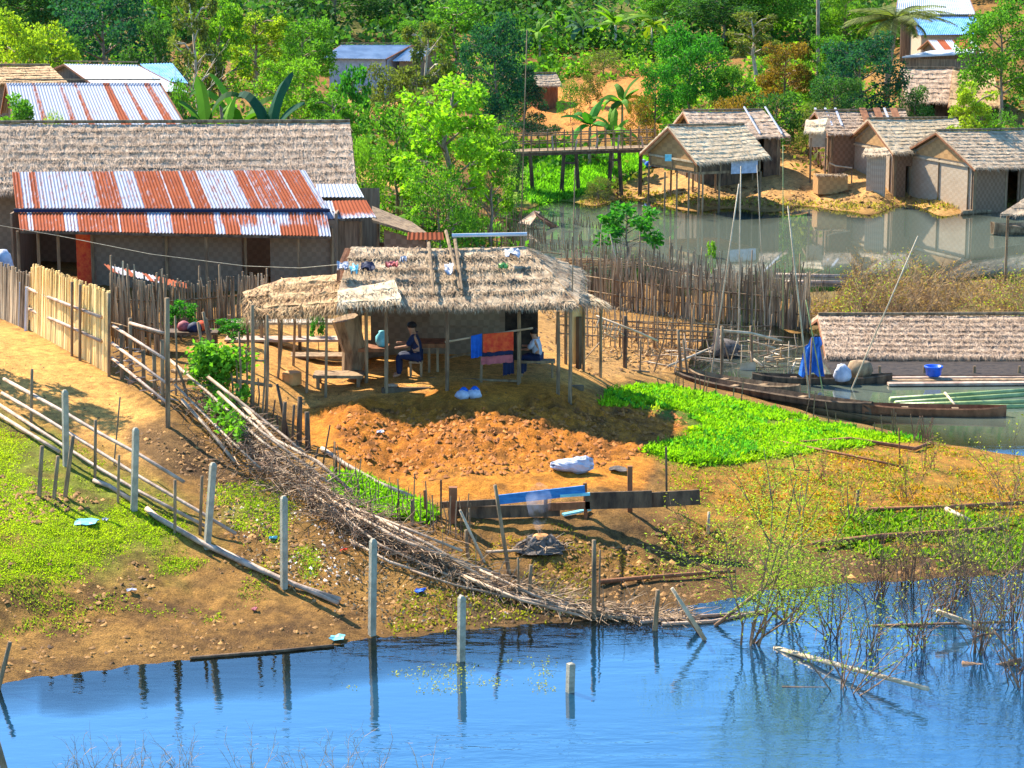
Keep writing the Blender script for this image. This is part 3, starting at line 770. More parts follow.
# ---- left village
def left_village():
    # long thatched house behind
    R0 = at(-60, 126, 76); R1 = at(350, 125, 76); E0 = at(-60, 194, 73.0); E1 = at(357, 190, 73.0)
    gable_house('thatched_longhouse', 'long grey thatched longhouse right behind the rusty striped metal roof', R0, R1, E0, E1, mat='thatchgrey', courses=9, straw=7000, inset=.2, seed=4, posts=False)
    # rust striped house: two tier roof
    A = at(12, 172, 72.2); B = at(305, 170, 72.2); Cc = at(328, 208, 70.2); D = at(16, 208, 70.2)
    c = (A + Cc) / 2; root = thing('metal_roof_house', 'woven bamboo house with two tiers of red and white rusty sheets and a dark doorway', 'house', (c.x, c.y - 1, gz(c.x, c.y - 1)))
    sp1 = [(10, 22, 1), (31, 38, .9), (50, 52, .6), (97, 107, .95), (107, 119, .9), (126, 128, .5), (140, 166, 1), (168, 186, 1), (188, 204, .95), (237, 243, .5), (243, 254, 1), (256, 275, .85), (277, 290, .9), (292, 312, 1)]
    r = MB(); corrugated(r, A, B, Cc, D, .10, .018, rust_bands(sp1, 14, 318)); r.build('upper_roof', M['sheet'], root)
    A2 = at(18, 212, 70.1); B2 = at(326, 211, 70.1); C2 = at(331, 236, 68.8); D2 = at(20, 230, 68.8); C3 = at(204, 233, 68.8)
    sp2 = [(14, 27, 1), (32, 64, 1), (77, 118, .95), (120, 148, 1), (172, 203, 1), (203, 215, .9), (232, 258, .8), (222, 238, .9), (290, 330, .8), (270, 276, .6)]
    def rf(s, t):
        x = 18 + 312 * s
        if t > .6 and x > 195: 
            return 1.0 if (195 < x < 215 or 280 < x < 318 or 225 < x < 240) else .3
        return rust_bands(sp2, 0, 1)(x, t)
    r = MB(); corrugated(r, A2, B2, C2, D2, .10, .018, rf, rows=5); r.build('lower_roof', M['sheet'], root)
    f = MB(); f.beam(at(14, 210.5, 70.05), at(330, 210.5, 70.05), .06, .10); f.build('fascia_board', M['navy'], root)
    f = MB(); f.beam(D2 - Vector((0, 0, .06)), C2 - Vector((0, 0, .06)), .06, .07); f.build('eave_beam', M['darkwood'], root)
    Yw = 70.0
    w = MB(); z0 = 1.2
    def X(px, Y=Yw): return at(px, 240, Y).x
    top = D2.z + .15
    def wx(px, Y=Yw): return Vector((X(px, Y), Y, 0))
    w.wall(wx(92), wx(200), z0, top, .06); w.build('wall', M['woven'], root)
    w = MB(); wall_run(w, wx(200), wx(300), z0, top, [(.42, .70, z0, top - .25)]); w.build('wall', M['woven'], root)
    w = MB(); w.wall(wx(300), wx(336), z0 + 1.2, top, .06); w.build('wall', M['woven'], root)
    w = MB(); w.wall(wx(300), wx(336), z0, z0 + .6, .06); w.build('wall', M['plankwall'], root)
    for px in (12, 336):
        w = MB(); a = wx(px); w.wall(a, (a.x, 75.5, 0), z0, top + (0.2 if px == 336 else .2), .06); w.build('side_wall', M['plankwall'], root)
    w = MB(); w.wall(wx(12, 75.5), wx(336, 75.5), z0, 4.6, .06); w.build('rear_wall', M['plankwall'], root)
    w = MB(); w.wall(wx(76, 69.93), wx(93, 69.93), z0 + .6, top - .1, .04); w.build('red_door', M['redcloth'], root)
    for px in (18, 38, 58, 92, 166, 206, 245, 298, 332):
        Y = 69.1 if px in (18, 206, 298) else 69.9
        p = MB(); a = wx(px, Y); p.tube([(a.x, Y, gz(a.x, Y) - .2), (a.x, Y, top - .22)], .055, .05); p.build('post', M['stake'], root)
    for px, py in ((36, 300), (46, 296)): 
        pass
    sh = MB(); corrugated(sh, at(104, 264, 67.4), at(186, 283, 67.4), at(192, 290, 66.7), at(112, 272, 66.7), .10, .015, lambda s, t: .85 if (s > .6 or (int(s * 13) % 3 == 0)) else .35)
    solo(sh, 'loose_roofing_sheet', M['sheet'], 'loose rusty corrugated sheet lying on supports below the woven wall', 'metal sheet', at(148, 278, 67))
    # right annex
    R0 = at(312, 184, 72.5); R1 = at(356, 184, 72.5); E0 = at(322, 198, 71.4); E1 = at(362, 196, 71.4)
    c = at(345, 240, 71.5); root = thing('annex_shed', 'small shed with a white sheet above an orange rusty sheet, right of the house', 'shed', (c.x, c.y, gz(c.x, c.y)))
    r = MB(); corrugated(r, at(316, 184, 72.8), at(357, 184, 72.8), at(364, 197, 71.7), at(318, 197, 71.7), .10, .015, lambda s, t: 0.05); r.build('upper_roof', M['sheet'], root)
    r = MB(); corrugated(r, at(321, 201, 71.5), at(366, 200, 71.5), at(376, 217, 70.4), at(325, 219, 70.4), .10, .015, lambda s, t: (.25 if (s < .25 or t > .75) else 1.0)); r.build('lower_roof', M['sheet'], root)
    w = MB(); zt = at(340, 221, 70.8).z; w.wall(at(333, 240, 70.8), at(360, 240, 70.8), 1.0, zt, .06); w.build('wall', M['plankwall'], root)
    w = MB(); p = at(333, 240, 70.8); w.wall((p.x, 70.8, 0), (p.x, 74.5, 0), 1.0, zt + .3, .06); w.build('wall', M['plankwall'], root)
    w = MB(); p = at(380, 240, 74.5); w.wall(at(333, 240, 74.5), p, 1.0, zt + .6, .06); w.build('wall', M['plankwall'], root)
    for px in (361, 378):
        p = MB(); a = at(px, 240, 70.7); p.tube([(a.x, a.y, gz(a.x, a.y) - .2), (a.x, a.y, zt)], .05); p.build('post', M['stake'], root)
    # low dark lean-to
    c = at(395, 240, 69.5); root = thing('low_shed', 'low shed with a dark sloping plank roof behind the open thatched hut', 'shed', (c.x, c.y, gz(c.x, c.y)))
    r = MB(); a, b, cc_, d = at(372, 208, 72), at(412, 224, 72), at(437, 242, 70), at(372, 222, 70)
    r.hexa([d, cc_, b, a] + [q + Vector((0, 0, .07)) for q in (d, cc_, b, a)]); r.build('roof', M['stake'], root)
    w = MB(); p0 = at(384, 240, 70.2); p1 = at(425, 240, 70.2); w.wall(p0, p1, 1, at(384, 230, 70.2).z, .06, at(425, 241, 70.2).z); w.build('wall', M['wovenred'], root)
    w = MB(); w.wall((p1.x, 70.25, 0), (p1.x, 72, 0), 1, p1.z - .05, .05); w.build('wall', M['wovenred'], root)
    w = MB(); w.wall(at(376, 240, 72.2), at(425, 240, 72.2), 1, 3.2, .05); w.build('wall', M['wovenred'], root)
    # slanted rusty roof house further back
    A, B, Cc, D = at(-20, 83, 88), at(160, 83, 88), at(186, 128, 84.5), at(52, 126, 84.5)
    A = at(6, 83, 88)
    sp = [(35, 38, .62), (62, 65, .6), (78, 81, .65), (108, 115, .85), (130, 133, .7), (150, 156, .72)]
    def rf2(s, t):
        x = 8 + 160 * s; v = .25
        for a_, b_, k in sp:
            if a_ <= x <= b_ + 3 * t: v = max(v, k * (.85 + .25 * t))
        return v
    E0 = at(28, 128, 84.6); E1 = at(187, 127, 84.6); E0 = at(15, 128, 84.6)
    gable_house('rusty_roof_house', 'house whose pale slanted metal roof has thin red rust streaks, above the grey longhouse', A, B, E1 if False else E0, E1, roof='metal', mat='sheet', wall='plankwall', rustf=rf2, seed=5, posts=False)
    gable_house('white_roof_house', 'house with a bright white sheet roof behind the red streaked slanted roof', at(64, 64, 100), at(138, 65, 100), at(95, 86, 96.5), at(192, 93, 96.5), roof='metal', mat='whitesheet', wall='plankwall', seed=6, posts=False)
    b = MB(); corrugated(b, at(140, 64, 101.5), at(172, 63, 101.5), at(188, 83, 98.5), at(160, 80, 98.5), .12, .02)
    c = at(165, 75, 100); root = thing('blue_roof_shed', 'small shed with a blue roof tucked behind the right end of the white sheet roof', 'shed', (c.x, c.y, gz(c.x, c.y)))
    b.build('roof', M['bluesheet'], root)
    w = MB(); w.box((c.x, c.y, gz(c.x, c.y) - .2), 1.2, 1.6, max(.5, c.z - gz(c.x, c.y) - .1)); w.build('wall', M['plankwall'], root)
    gable_house('brown_thatch_hut', 'brown thatched hut at the left edge beside the white sheet roof', at(-60, 68, 98), at(50, 68, 98), at(-60, 85, 95.5), at(68, 85, 95.5), mat='thatchragged', courses=4, straw=500, seed=7, posts=False)
left_village()

# ---- main open hut
def post(mb_mat, parent, px, pyt, pyb, Y=None, r=.045, name='post', dxt=0):
    g = G(px, pyb) if Y is None else None
    if g is None:
        x = at(px, pyb, Y).x; g = Vector((x, Y, gz(x, Y)))
    t = at(px + dxt, pyt, g.y)
    m = MB(); m.tube([g - Vector((0, 0, .25)), lerp(g, t, .5) + Vector((.012, 0, 0)), t], r, r * .85); return m.build(name, M[mb_mat], parent)
def main_hut():
    rng = random.Random(11)
    c = at(450, 385, 56.614); root = thing('open_thatched_hut', 'open-sided hut with a sagging brown thatched roof beside the tilled orange garden', 'hut', (c.x, c.y, gz(c.x, c.y)))
    R0 = at(352, 246, 57.375); R1 = at(524, 246, 57.375); E0 = at(334, 305, 54.806); E1 = at(577, 303, 54.806)
    B0 = Vector((R0.x - .5, 60.325, E0.z)); B1 = Vector((R1.x + 1.2, 60.325, E1.z)); up_ = Vector((0, 0, -.12))
    r = MB(); thatch_slope(r, R0 + up_, R1 + up_, E1 + up_, E0 + up_, 5, .12, rng, 7000, .10, .07, .04, .26); r.build('roof', M['thatchgold'], root, label='front slope of dry straw')
    r = MB(); thatch_slope(r, R1 + up_, R0 + up_, B0, B1, 5, .12, rng, 400, .2, .08); r.build('roof', M['thatchgold'], root)
    Hc = at(584, 300, 56.614)
    r = MB(); thatch_slope(r, R1 + up_ * 1.5, R1 + up_ * 1.5 + Vector((.05, .15, 0)), Vector((Hc.x, 59.564, E1.z)), E1 + Vector((0, .05, -.14)), 4, .12, rng, 500, .16, .08); r.build('hip_roof', M['thatchgold'], root)
    # left ragged lean-to
    a, b, cc_, d = at(282, 281, 57.280), at(352, 276, 56.900), at(347, 306, 54.711), at(262, 313, 55.377)
    r = MB(); thatch_slope(r, a, b, cc_, d, 3, .08, rng, 2200, .12, .10, 0, .55)
    a2, d2 = at(243, 294, 57.090), at(250, 306, 55.568)
    thatch_slope(r, a2, a, d, d2, 2, .05, rng, 700, .12, .08, 0, .6); r.build('lean_to_roof', M['thatchragged'], root)
    r = MB(); thatch_slope(r, at(338, 296, 55.092), at(395, 285, 55.568), at(402, 305, 54.426), at(338, 309, 54.426), 2, .14, rng, 500, .12, .05, 0, .3); r.build('eave_patch', M['thatchpale'], root, label='pale fresh straw patch on the eave')
    g = MB(); P = [at(337, 268, 56.519), at(345, 248, 57.280), at(350, 250, 57.280), at(345, 285, 56.043), at(336, 290, 56.043)]
    V = P + [p + Vector((.08, .02, 0)) for p in P]; n = 5; g.add(V, [tuple(range(n)), tuple(range(2 * n - 1, n - 1, -1))] + [(i, n + i, n + (i + 1) % n, (i + 1) % n) for i in range(n)]); g.build('gable_end', M['redwood'], root)
    for px, t, bt, Y in ((386, 309, 391, 54.902), (447, 312, 393, 54.854), (570, 305, 392, 54.902), (558, 312, 388, 55.282), (519, 312, 386, 55.948), (366, 312, 380, 56.043), (498, 306, 375, 59.374), (430, 306, 370, 59.564), (350, 300, 370, 59.564)):
        post('stake', root, px, t, bt, Y, .055)
    for px, t, bt, Y in ((306, 316, 386, 55.092), (325, 316, 388, 54.902), (249, 305, 380, 55.758), (279, 310, 372, 56.709), (293, 306, 372, 57.280), (267, 300, 385, 55.853)):
        post('stake', root, px, t, bt, Y, .04, dxt=rng.uniform(-3, 3))
    # back wall woven
    Yb = 58.993
    w = MB(); wall_run(w, at(356, 330, Yb), at(505, 330, Yb), 1.772, 4.056, [(.04, .10, 2.438, 3.104)]); w.build('back_wall', M['woven'], root)
    w = MB(); p = at(356, 330, Yb); w.wall((p.x, 57.566, 0), (p.x, Yb, 0), 1.772, 3.961, .06); w.build('side_wall', M['plankwall'], root)
    w = MB(); w.wall(at(505, 330, Yb), at(538, 330, Yb), 1.772, 4.056, .06); w.build('back_wall', M['shadewood'], root)
    w = MB(); p0, p1 = at(430, 330, 57.661), at(500, 330, 57.661); w.wall(p0, p1, 3.057, 4.008, .05); w.build('inner_screen', M['woven'], root)
    # earthen platform edge sill
    s = MB(); s.beam(G(382, 393) + Vector((0, 0, .06)), G(583, 391) + Vector((0, 0, .08)), .12, .14); s.build('floor_sill', M['darkwood'], root)
    s = MB(); s.beam(at(336, 309, 55.092), at(575, 308, 55.092), .08); s.build('eave_beam', M['stake'], root)
    s = MB(); s.beam(at(262, 318, 55.568), at(345, 312, 55.187), .06); s.build('eave_beam', M['stake'], root)
    s = MB(); s.beam(at(352, 262, 57.375), at(525, 262, 57.375), .08); s.build('ridge_beam', M['stake'], root)
    for a_, b_ in (((430, 378, 56.139), (520, 381, 55.853)), ((447, 358, 57.851), (474, 352, 57.851))):
        s = MB(); s.beam(at(*a_), at(*b_), .05); s.build('rail', M['stake'], root)
    # things on the roof
    def roofpt(px, py, lift=.2):
        t = (py - 246) / 58.0; Y = lerp(57.375, 54.806, t); p = at(px, py, Y); return p + Vector((0, 0, lift * .3))
    for (x0, y0, x1, y1, lab) in ((429, 250, 434, 302, 'short pale bamboo pole lying on the middle of the hut roof'), (446, 238, 460, 296, 'leftmost of two dark crossed poles lying down the hut roof'), (455, 246, 462, 297, 'rightmost of two dark crossed poles lying down the hut roof')):
        s = MB(); s.tube([roofpt(x0, y0, .6), roofpt(x1, y1, .6)], .045, .035); solo(s, 'bamboo_pole', M['stake'], lab, 'pole', roofpt(x1, y1, .6), 'poles lying on the hut roof')
    s = MB(); s.tube([roofpt(452, 245, .8), roofpt(527, 243.5, .8)], .05); solo(s, 'ridge_pipe', M['whitesheet'], 'pale blue pipe lying along the right half of the hut ridge', 'pipe', roofpt(452, 245, .8))
    s = MB(); corrugated(s, roofpt(408, 243, .9), roofpt(443, 243, .9), roofpt(444, 248, .7), roofpt(407, 248, .7), .1, .01, lambda s_, t: 1.2); solo(s, 'ridge_sheet', M['sheet'], 'small rusty red sheet capping the left half of the hut ridge', 'metal sheet', roofpt(425, 246, .8))
    def rag(name, px, py, w, h, mat, lab):
        w *= .75; h *= .6
        rg = random.Random(int(px)); V = []; n = 7
        for j in range(n):
            for i in range(n):
                p = roofpt(px + (i / (n - 1) - .5) * w + rg.uniform(-1, 1), py + (j / (n - 1) - .5) * h + rg.uniform(-.8, .8), .8); V.append(p + Vector((0, 0, rg.random() * .10 + .03)))
        F_ = [(j * n + i, j * n + i + 1, (j + 1) * n + i + 1, (j + 1) * n + i) for j in range(n - 1) for i in range(n - 1)]
        m = MB(); m.add(V, F_); m.add([v - Vector((0, 0, .03)) for v in V], [tuple(reversed(f)) for f in F_]); solo(m, name, M[mat], lab, 'rag', roofpt(px, py, .5), None, True)
    rag('plastic_rag', 343, 278, 14, 10, 'white', 'white plastic sheet scrap at the left corner of the hut roof')
    rag('plastic_rag', 354, 281, 10, 12, 'teal', 'teal plastic scrap on the left end of the hut roof')
    rag('cloth_rag', 368, 279, 18, 9, 'navy', 'dark cloth bundled on the hut roof beside the teal scrap')
    rag('cloth_rag', 392, 276, 16, 6, 'pinkcloth', 'faded red cloth lying on the middle left of the hut roof')
    rag('plastic_rag', 449, 281, 10, 14, 'white', 'white plastic scrap under the crossed poles on the hut roof')
    rag('plastic_rag', 513, 265, 20, 9, 'white', 'wide white plastic scrap near the right end of the hut roof')
    rag('plastic_rag', 403, 271, 8, 4, 'white', 'tiny white scrap near the middle of the hut roof')
    rag('plastic_rag', 503, 278, 12, 5, 'green', 'pale green scrap on the lower right of the hut roof')
    s = MB(); s.tube([roofpt(478, 231, 0), at(460, 233, 57.851), at(455, 240, 57.471)], .02); 
    # leaning trunk-like post at the left
    s = MB(); s.tube([at(352, 374, 56.614), at(354, 350, 56.614), at(345, 318, 56.519)], .26, .34, 8); s.build('tree_trunk_post', M['stake'], root)
    # furniture
    b = thing('low_bench', 'low broad plank bench in the shade at the left end of the open hut', 'bench', (at(340, 380, 55.948).x, 55.948, gz(at(340, 380, 55.948).x, 55.948)))
    x0, x1 = at(314, 378, 55.948).x, at(364, 378, 55.948).x; g = b.location.z
    m = MB(); m.box(((x0 + x1) / 2, 55.948, g + .26), x1 - x0, .7, .07); m.build('seat', M['stake'], b)
    for x in (x0 + .12, x1 - .12):
        for y in (55.663, 56.234):
            m = MB(); m.box((x, y, g - .02), .08, .08, .28); m.build('leg', M['stake'], b)
    t = thing('plank_table', 'reddish plank table with four legs in the shade between the hut posts', 'table', (at(375, 372, 56.709).x, 56.709, gz(at(375, 372, 56.709).x, 56.709)))
    x0, x1 = at(358, 378, 56.709).x, at(389, 378, 56.709).x; g = t.location.z
    m = MB(); m.box(((x0 + x1) / 2, 56.709, g + .68), x1 - x0, .7, .09); m.build('tabletop', M['redwood'], t)
    for x in (x0 + .06, x1 - .06):
        for y in (56.424, 56.995):
            m = MB(); m.box((x, y, g - .02), .07, .07, .71); m.build('leg', M['stake'], t)
    m = MB(); x = at(382, 340, 56.709).x; m.lathe((x, 56.709, g + .775), [(.12, 0), (.16, .1), (.16, .24), (.08, .33), (.08, .38)], 12); solo(m, 'blue_jug', M['teal'], 'pale blue plastic jug standing on the reddish plank table', 'jug', (x, 56.709, g + .775), None, True)
    t = thing('long_table', 'long slatted plank table behind the seated person in the hut', 'table', (at(430, 372, 56.995).x, 56.995, gz(at(430, 372, 56.995).x, 56.995)))
    x0, x1 = at(419, 378, 56.995).x, at(449, 378, 56.995).x; g = t.location.z
    m = MB(); m.box(((x0 + x1) / 2, 56.995, g + .62), x1 - x0, .8, .10); m.build('tabletop', M['redwood'], t)
    for k in range(4):
        m = MB(); m.box((lerp(x0, x1, .08 + .28 * k), 56.662, g - .02), .06, .06, .64); m.build('leg', M['stake'], t)
    # clothes line frame
    cr = thing('drying_rack', 'wooden drying rack with crossbar standing at the right side of the hut', 'rack', (at(492, 380, 55.758).x, 55.758, gz(at(492, 380, 55.758).x, 55.758)))
    for px in (481, 518): post('stake', cr, px, 333, 383, 55.758, .04, 'leg')
    m = MB(); m.tube([at(445, 342, 55.758), at(480, 336, 55.758), at(533, 328, 55.758)], .025); m.build('crossbar', M['bamboo'], cr)
    def cloth(name, px0, px1, py0, py1, Y, mat, lab):
        m = MB(); V = []; nx, ny = 14, 6; rg = random.Random(int(px0 * 3))
        for j in range(ny):
            for i in range(nx):
                s_ = i / (nx - 1); p = at(lerp(px0, px1, s_), lerp(py0, py1, j / (ny - 1)) + (rg.random() * 1.2 if j == ny - 1 else 0) - s_ * 2.5, Y); V.append(p + Vector((0, math.sin(i * 1.3) * .035 * (j / ny) - .03, 0)))
        F_ = [(j * nx + i, j * nx + i + 1, (j + 1) * nx + i + 1, (j + 1) * nx + i) for j in range(ny - 1) for i in range(nx - 1)]
        m.add(V, F_); m.add([v + Vector((0, .04, 0)) for v in V], [tuple(reversed(f)) for f in F_]); return solo(m, name, M[mat], lab, 'cloth', at((px0 + px1) / 2, py0, Y), 'laundry on the hut rack', True)
    cloth('hanging_cloth', 471, 482, 336, 358, 55.710, 'bluecloth', 'bright blue cloth hanging left of the red cloth on the rack')
    cloth('hanging_cloth', 483, 513.5, 334, 352, 55.663, 'redcloth', 'bright red cloth hanging over the rack in the hut')
    cloth('hanging_cloth', 482, 513, 352.5, 356, 55.701, 'navy', 'dark blue band of cloth under the red cloth')
    cloth('hanging_cloth', 481, 513, 357, 364, 55.729, 'pinkcloth', 'dull pink cloth hanging below the red cloth')
    cloth('hanging_cloth', 503, 514, 362, 375, 55.853, 'navy', 'dark blue garment hanging lowest on the right of the rack')
    m = MB(); g = G(292, 383); m.lathe(g - Vector((0, 0, .02)), [(.24, 0), (.24, .27), (.21, .30)], 14); solo(m, 'wooden_chopping_block', M['orange'], 'round orange wooden block on the sunny yard left of the low bench', 'block', g)
    for (px, py, mat, lab, n_) in ((463, 398, 'white', 'leftmost of two small blue and white bundles on the ground in front of the hut', 1), (474, 397, 'white', 'rightmost of two small blue and white bundles on the ground in front of the hut', 2)):
        g = G(px, py); root2 = thing('cloth_bundle', lab, 'bundle', g, 'bundles on the ground in front of the hut')
        m = MB(); rg = random.Random(n_)
        for k in range(1): m.lathe(g - Vector((0, 0, .03)), [(.13, 0), (.19, .08), (.15, .18), (.05, .22)], 9)
        m.v = [(x + rg.uniform(-.03, .03), y + rg.uniform(-.03, .03), z + rg.uniform(-.02, .02)) for x, y, z in m.v]
        m.build('bag', M['white'], root2, None, True)
        m = MB(); m.lathe(g + Vector((.02, .08, .12)), [(.09, 0), (.12, .05), (.04, .13)], 8); m.build('wrap', M['bluecloth'], root2, None, True)
    m = MB(); g = G(392, 387); m.lathe(g, [(.12, 0), (.16, .05), (.05, .08)], 10); solo(m, 'shallow_basket', M['bamboo'], 'small pale shallow basket on the floor beside the tall front post', 'basket', g)
    # plank stack and long bench left
    t = thing('long_plank_platform', 'long low plank platform in the sun left of the hut, behind the bamboo stakes', 'platform', G(262, 360))
    for k, (y0, zz, mt) in enumerate(((341, .9, 'teal'), (347, .55, 'bamboo'), (360, .2, 'stake'))):
        m = MB(); a_ = at(226, y0 + 8, 60.420 - k * .9); b_ = at(352, y0 + 8, 60.420 - k * .9)
        zz = gz(-5, 59.5) + (.75, .45, .18)[k]
        m.hexa([(a_.x, a_.y - .3, zz - .06), (b_.x, a_.y - .3, zz - .06), (b_.x, a_.y + .3, zz - .06), (a_.x, a_.y + .3, zz - .06), (a_.x, a_.y - .3, zz), (b_.x, a_.y - .3, zz), (b_.x, a_.y + .3, zz), (a_.x, a_.y + .3, zz)]); m.build('shelf', M[('bamboo', 'pinkbamboo', 'stake')[k]], t)
    for px in (230, 262, 300, 340):
        m = MB(); p = at(px, 350, 59.564); m.tube([(p.x, p.y, gz(p.x, p.y) - .1), (p.x, p.y, gz(p.x, p.y) + .7)], .05); m.build('leg', M['stake'], t)
    return root
main_hut()

def person(label, P, shirt, trouser, facing, scale=1.0, seat_h=.42):
    """seated figure as one skinned surface; facing = yaw of the knees"""
    root = thing('person', label, 'person', P)
    root.location = P
    J = {'pel': (0, 0, seat_h + .10), 'sp': (0.02, 0, seat_h + .30), 'ch': (.06, 0, seat_h + .48), 'nk': (.10, 0, seat_h + .62), 'hd': (.13, 0, seat_h + .74), 'ht': (.14, 0, seat_h + .84),
         'hl': (.02, .10, seat_h + .08), 'kl': (.42, .13, seat_h + .10), 'al': (.40, .13, .08), 'fl': (.55, .14, .04),
         'hr': (.02, -.10, seat_h + .08), 'kr': (.42, -.13, seat_h + .10), 'ar': (.42, -.13, .08), 'fr': (.57, -.14, .04),
         'sl': (.06, .18, seat_h + .54), 'el': (.20, .24, seat_h + .34), 'wl': (.42, .16, seat_h + .30), 'pl': (.50, .14, seat_h + .28),
         'sr': (.06, -.18, seat_h + .54), 'er': (.20, -.25, seat_h + .34), 'wr': (.42, -.14, seat_h + .36), 'pr': (.50, -.11, seat_h + .36)}
    E = [('pel', 'sp'), ('sp', 'ch'), ('ch', 'nk'), ('nk', 'hd'), ('hd', 'ht'), ('pel', 'hl'), ('hl', 'kl'), ('kl', 'al'), ('al', 'fl'), ('pel', 'hr'), ('hr', 'kr'), ('kr', 'ar'), ('ar', 'fr'),
         ('ch', 'sl'), ('sl', 'el'), ('el', 'wl'), ('wl', 'pl'), ('ch', 'sr'), ('sr', 'er'), ('er', 'wr'), ('wr', 'pr')]
    Rr = dict(pel=.13, sp=.125, ch=.14, nk=.055, hd=.10, ht=.085, hl=.10, kl=.065, al=.04, fl=.035, sl=.065, el=.042, wl=.028, pl=.035)
    for k in list(Rr):
        if k.endswith('l') and k not in ('pel',): Rr[k[:-1] + 'r'] = Rr[k]
    names = list(J); me = bpy.data.meshes.new('body')
    ca, sa = math.cos(facing), math.sin(facing)
    me.from_pydata([((J[n][0] * ca - J[n][1] * sa) * scale, (J[n][0] * sa + J[n][1] * ca) * scale, J[n][2] * scale) for n in names], [(names.index(a), names.index(b)) for a, b in E], [])
    o = bpy.data.objects.new('body', me); COL.objects.link(o); o.parent = root; me.materials.append(M['skin'])
    o.modifiers.new('skin', 'SKIN')
    sk = me.skin_vertices[0] if me.skin_vertices else None
    for i, n in enumerate(names):
        if sk: r = Rr.get(n, .05) * scale; sk.data[i].radius = (r, r)
    if sk: sk.data[0].use_root = True
    s = o.modifiers.new('sub', 'SUBSURF'); s.levels = 1; s.render_levels = 2
    def garment(name, mat, jn, extra):
        ids = [n for n in names if n in jn]; me2 = bpy.data.meshes.new(name)
        me2.from_pydata([((J[n][0] * ca - J[n][1] * sa) * scale, (J[n][0] * sa + J[n][1] * ca) * scale, J[n][2] * scale) for n in ids], [(ids.index(a), ids.index(b)) for a, b in E if a in ids and b in ids], [])
        g = bpy.data.objects.new(name, me2); COL.objects.link(g); g.parent = root; me2.materials.append(M[mat]); g.modifiers.new('skin', 'SKIN')
        k2 = me2.skin_vertices[0]
        for i, n in enumerate(ids): r = (Rr.get(n, .05) + extra) * scale; k2.data[i].radius = (r, r)
        k2.data[0].use_root = True; q = g.modifiers.new('sub', 'SUBSURF'); q.levels = 1; q.render_levels = 2
    garment('shirt', shirt, ('pel', 'sp', 'ch', 'sl', 'sr', 'el', 'er'), .022)
    garment('trousers', trouser, ('pel', 'hl', 'kl', 'hr', 'kr', 'al', 'ar'), .018)
    m = MB(); hx, hy, hz_ = [J['hd'][0] * ca * scale, J['hd'][0] * sa * scale, (J['hd'][2] + .045) * scale]
    m.lathe((P[0] + hx - ca * .02, P[1] + hy - sa * .02, P[2] + hz_), [(.10 * scale, -.04), (.115 * scale, .02), (.09 * scale, .08), (.03, .105)], 12); m.build('hair', M['hair'], root, None, True)
    return root
pp = at(398, 378, 56.424)
st = thing('wooden_stool', 'small wooden stool under the person seated in the hut', 'stool', (pp.x + .45, 56.424, gz(pp.x, 56.424)))
m = MB(); m.box((pp.x + .45, 56.424, st.location.z + .38), .34, .34, .05); m.build('seat', M['stake'], st)
for dx in (-.13, .13):
    for dy in (-.13, .13):
        m = MB(); m.box((pp.x + .45 + dx, 56.424 + dy, st.location.z - .02), .05, .05, .42); m.build('leg', M['stake'], st)
person('person in dark navy clothes seated in the shade of the hut, forearm reaching out', (pp.x + .48, 56.424, st.location.z), 'navy', 'navy', math.pi * .97, 1.08, .42)
qq = at(537, 365, 56.709)
st = thing('low_ledge', 'low wooden ledge at the right end of the hut under the person in white', 'ledge', (qq.x, 56.709, gz(qq.x, 56.709)))
m = MB(); m.box((qq.x, 56.709, st.location.z + .38), .9, .35, .06); m.build('seat', M['stake'], st)
for dx in (-.38, .38):
    m = MB(); m.box((qq.x + dx, 56.709, st.location.z - .02), .06, .06, .41); m.build('leg', M['stake'], st)
person('person in a white shirt sitting on the ledge at the right end of the hut', (qq.x + .02, 56.709, st.location.z), 'white', 'navy', math.pi * .9, .92, .46)

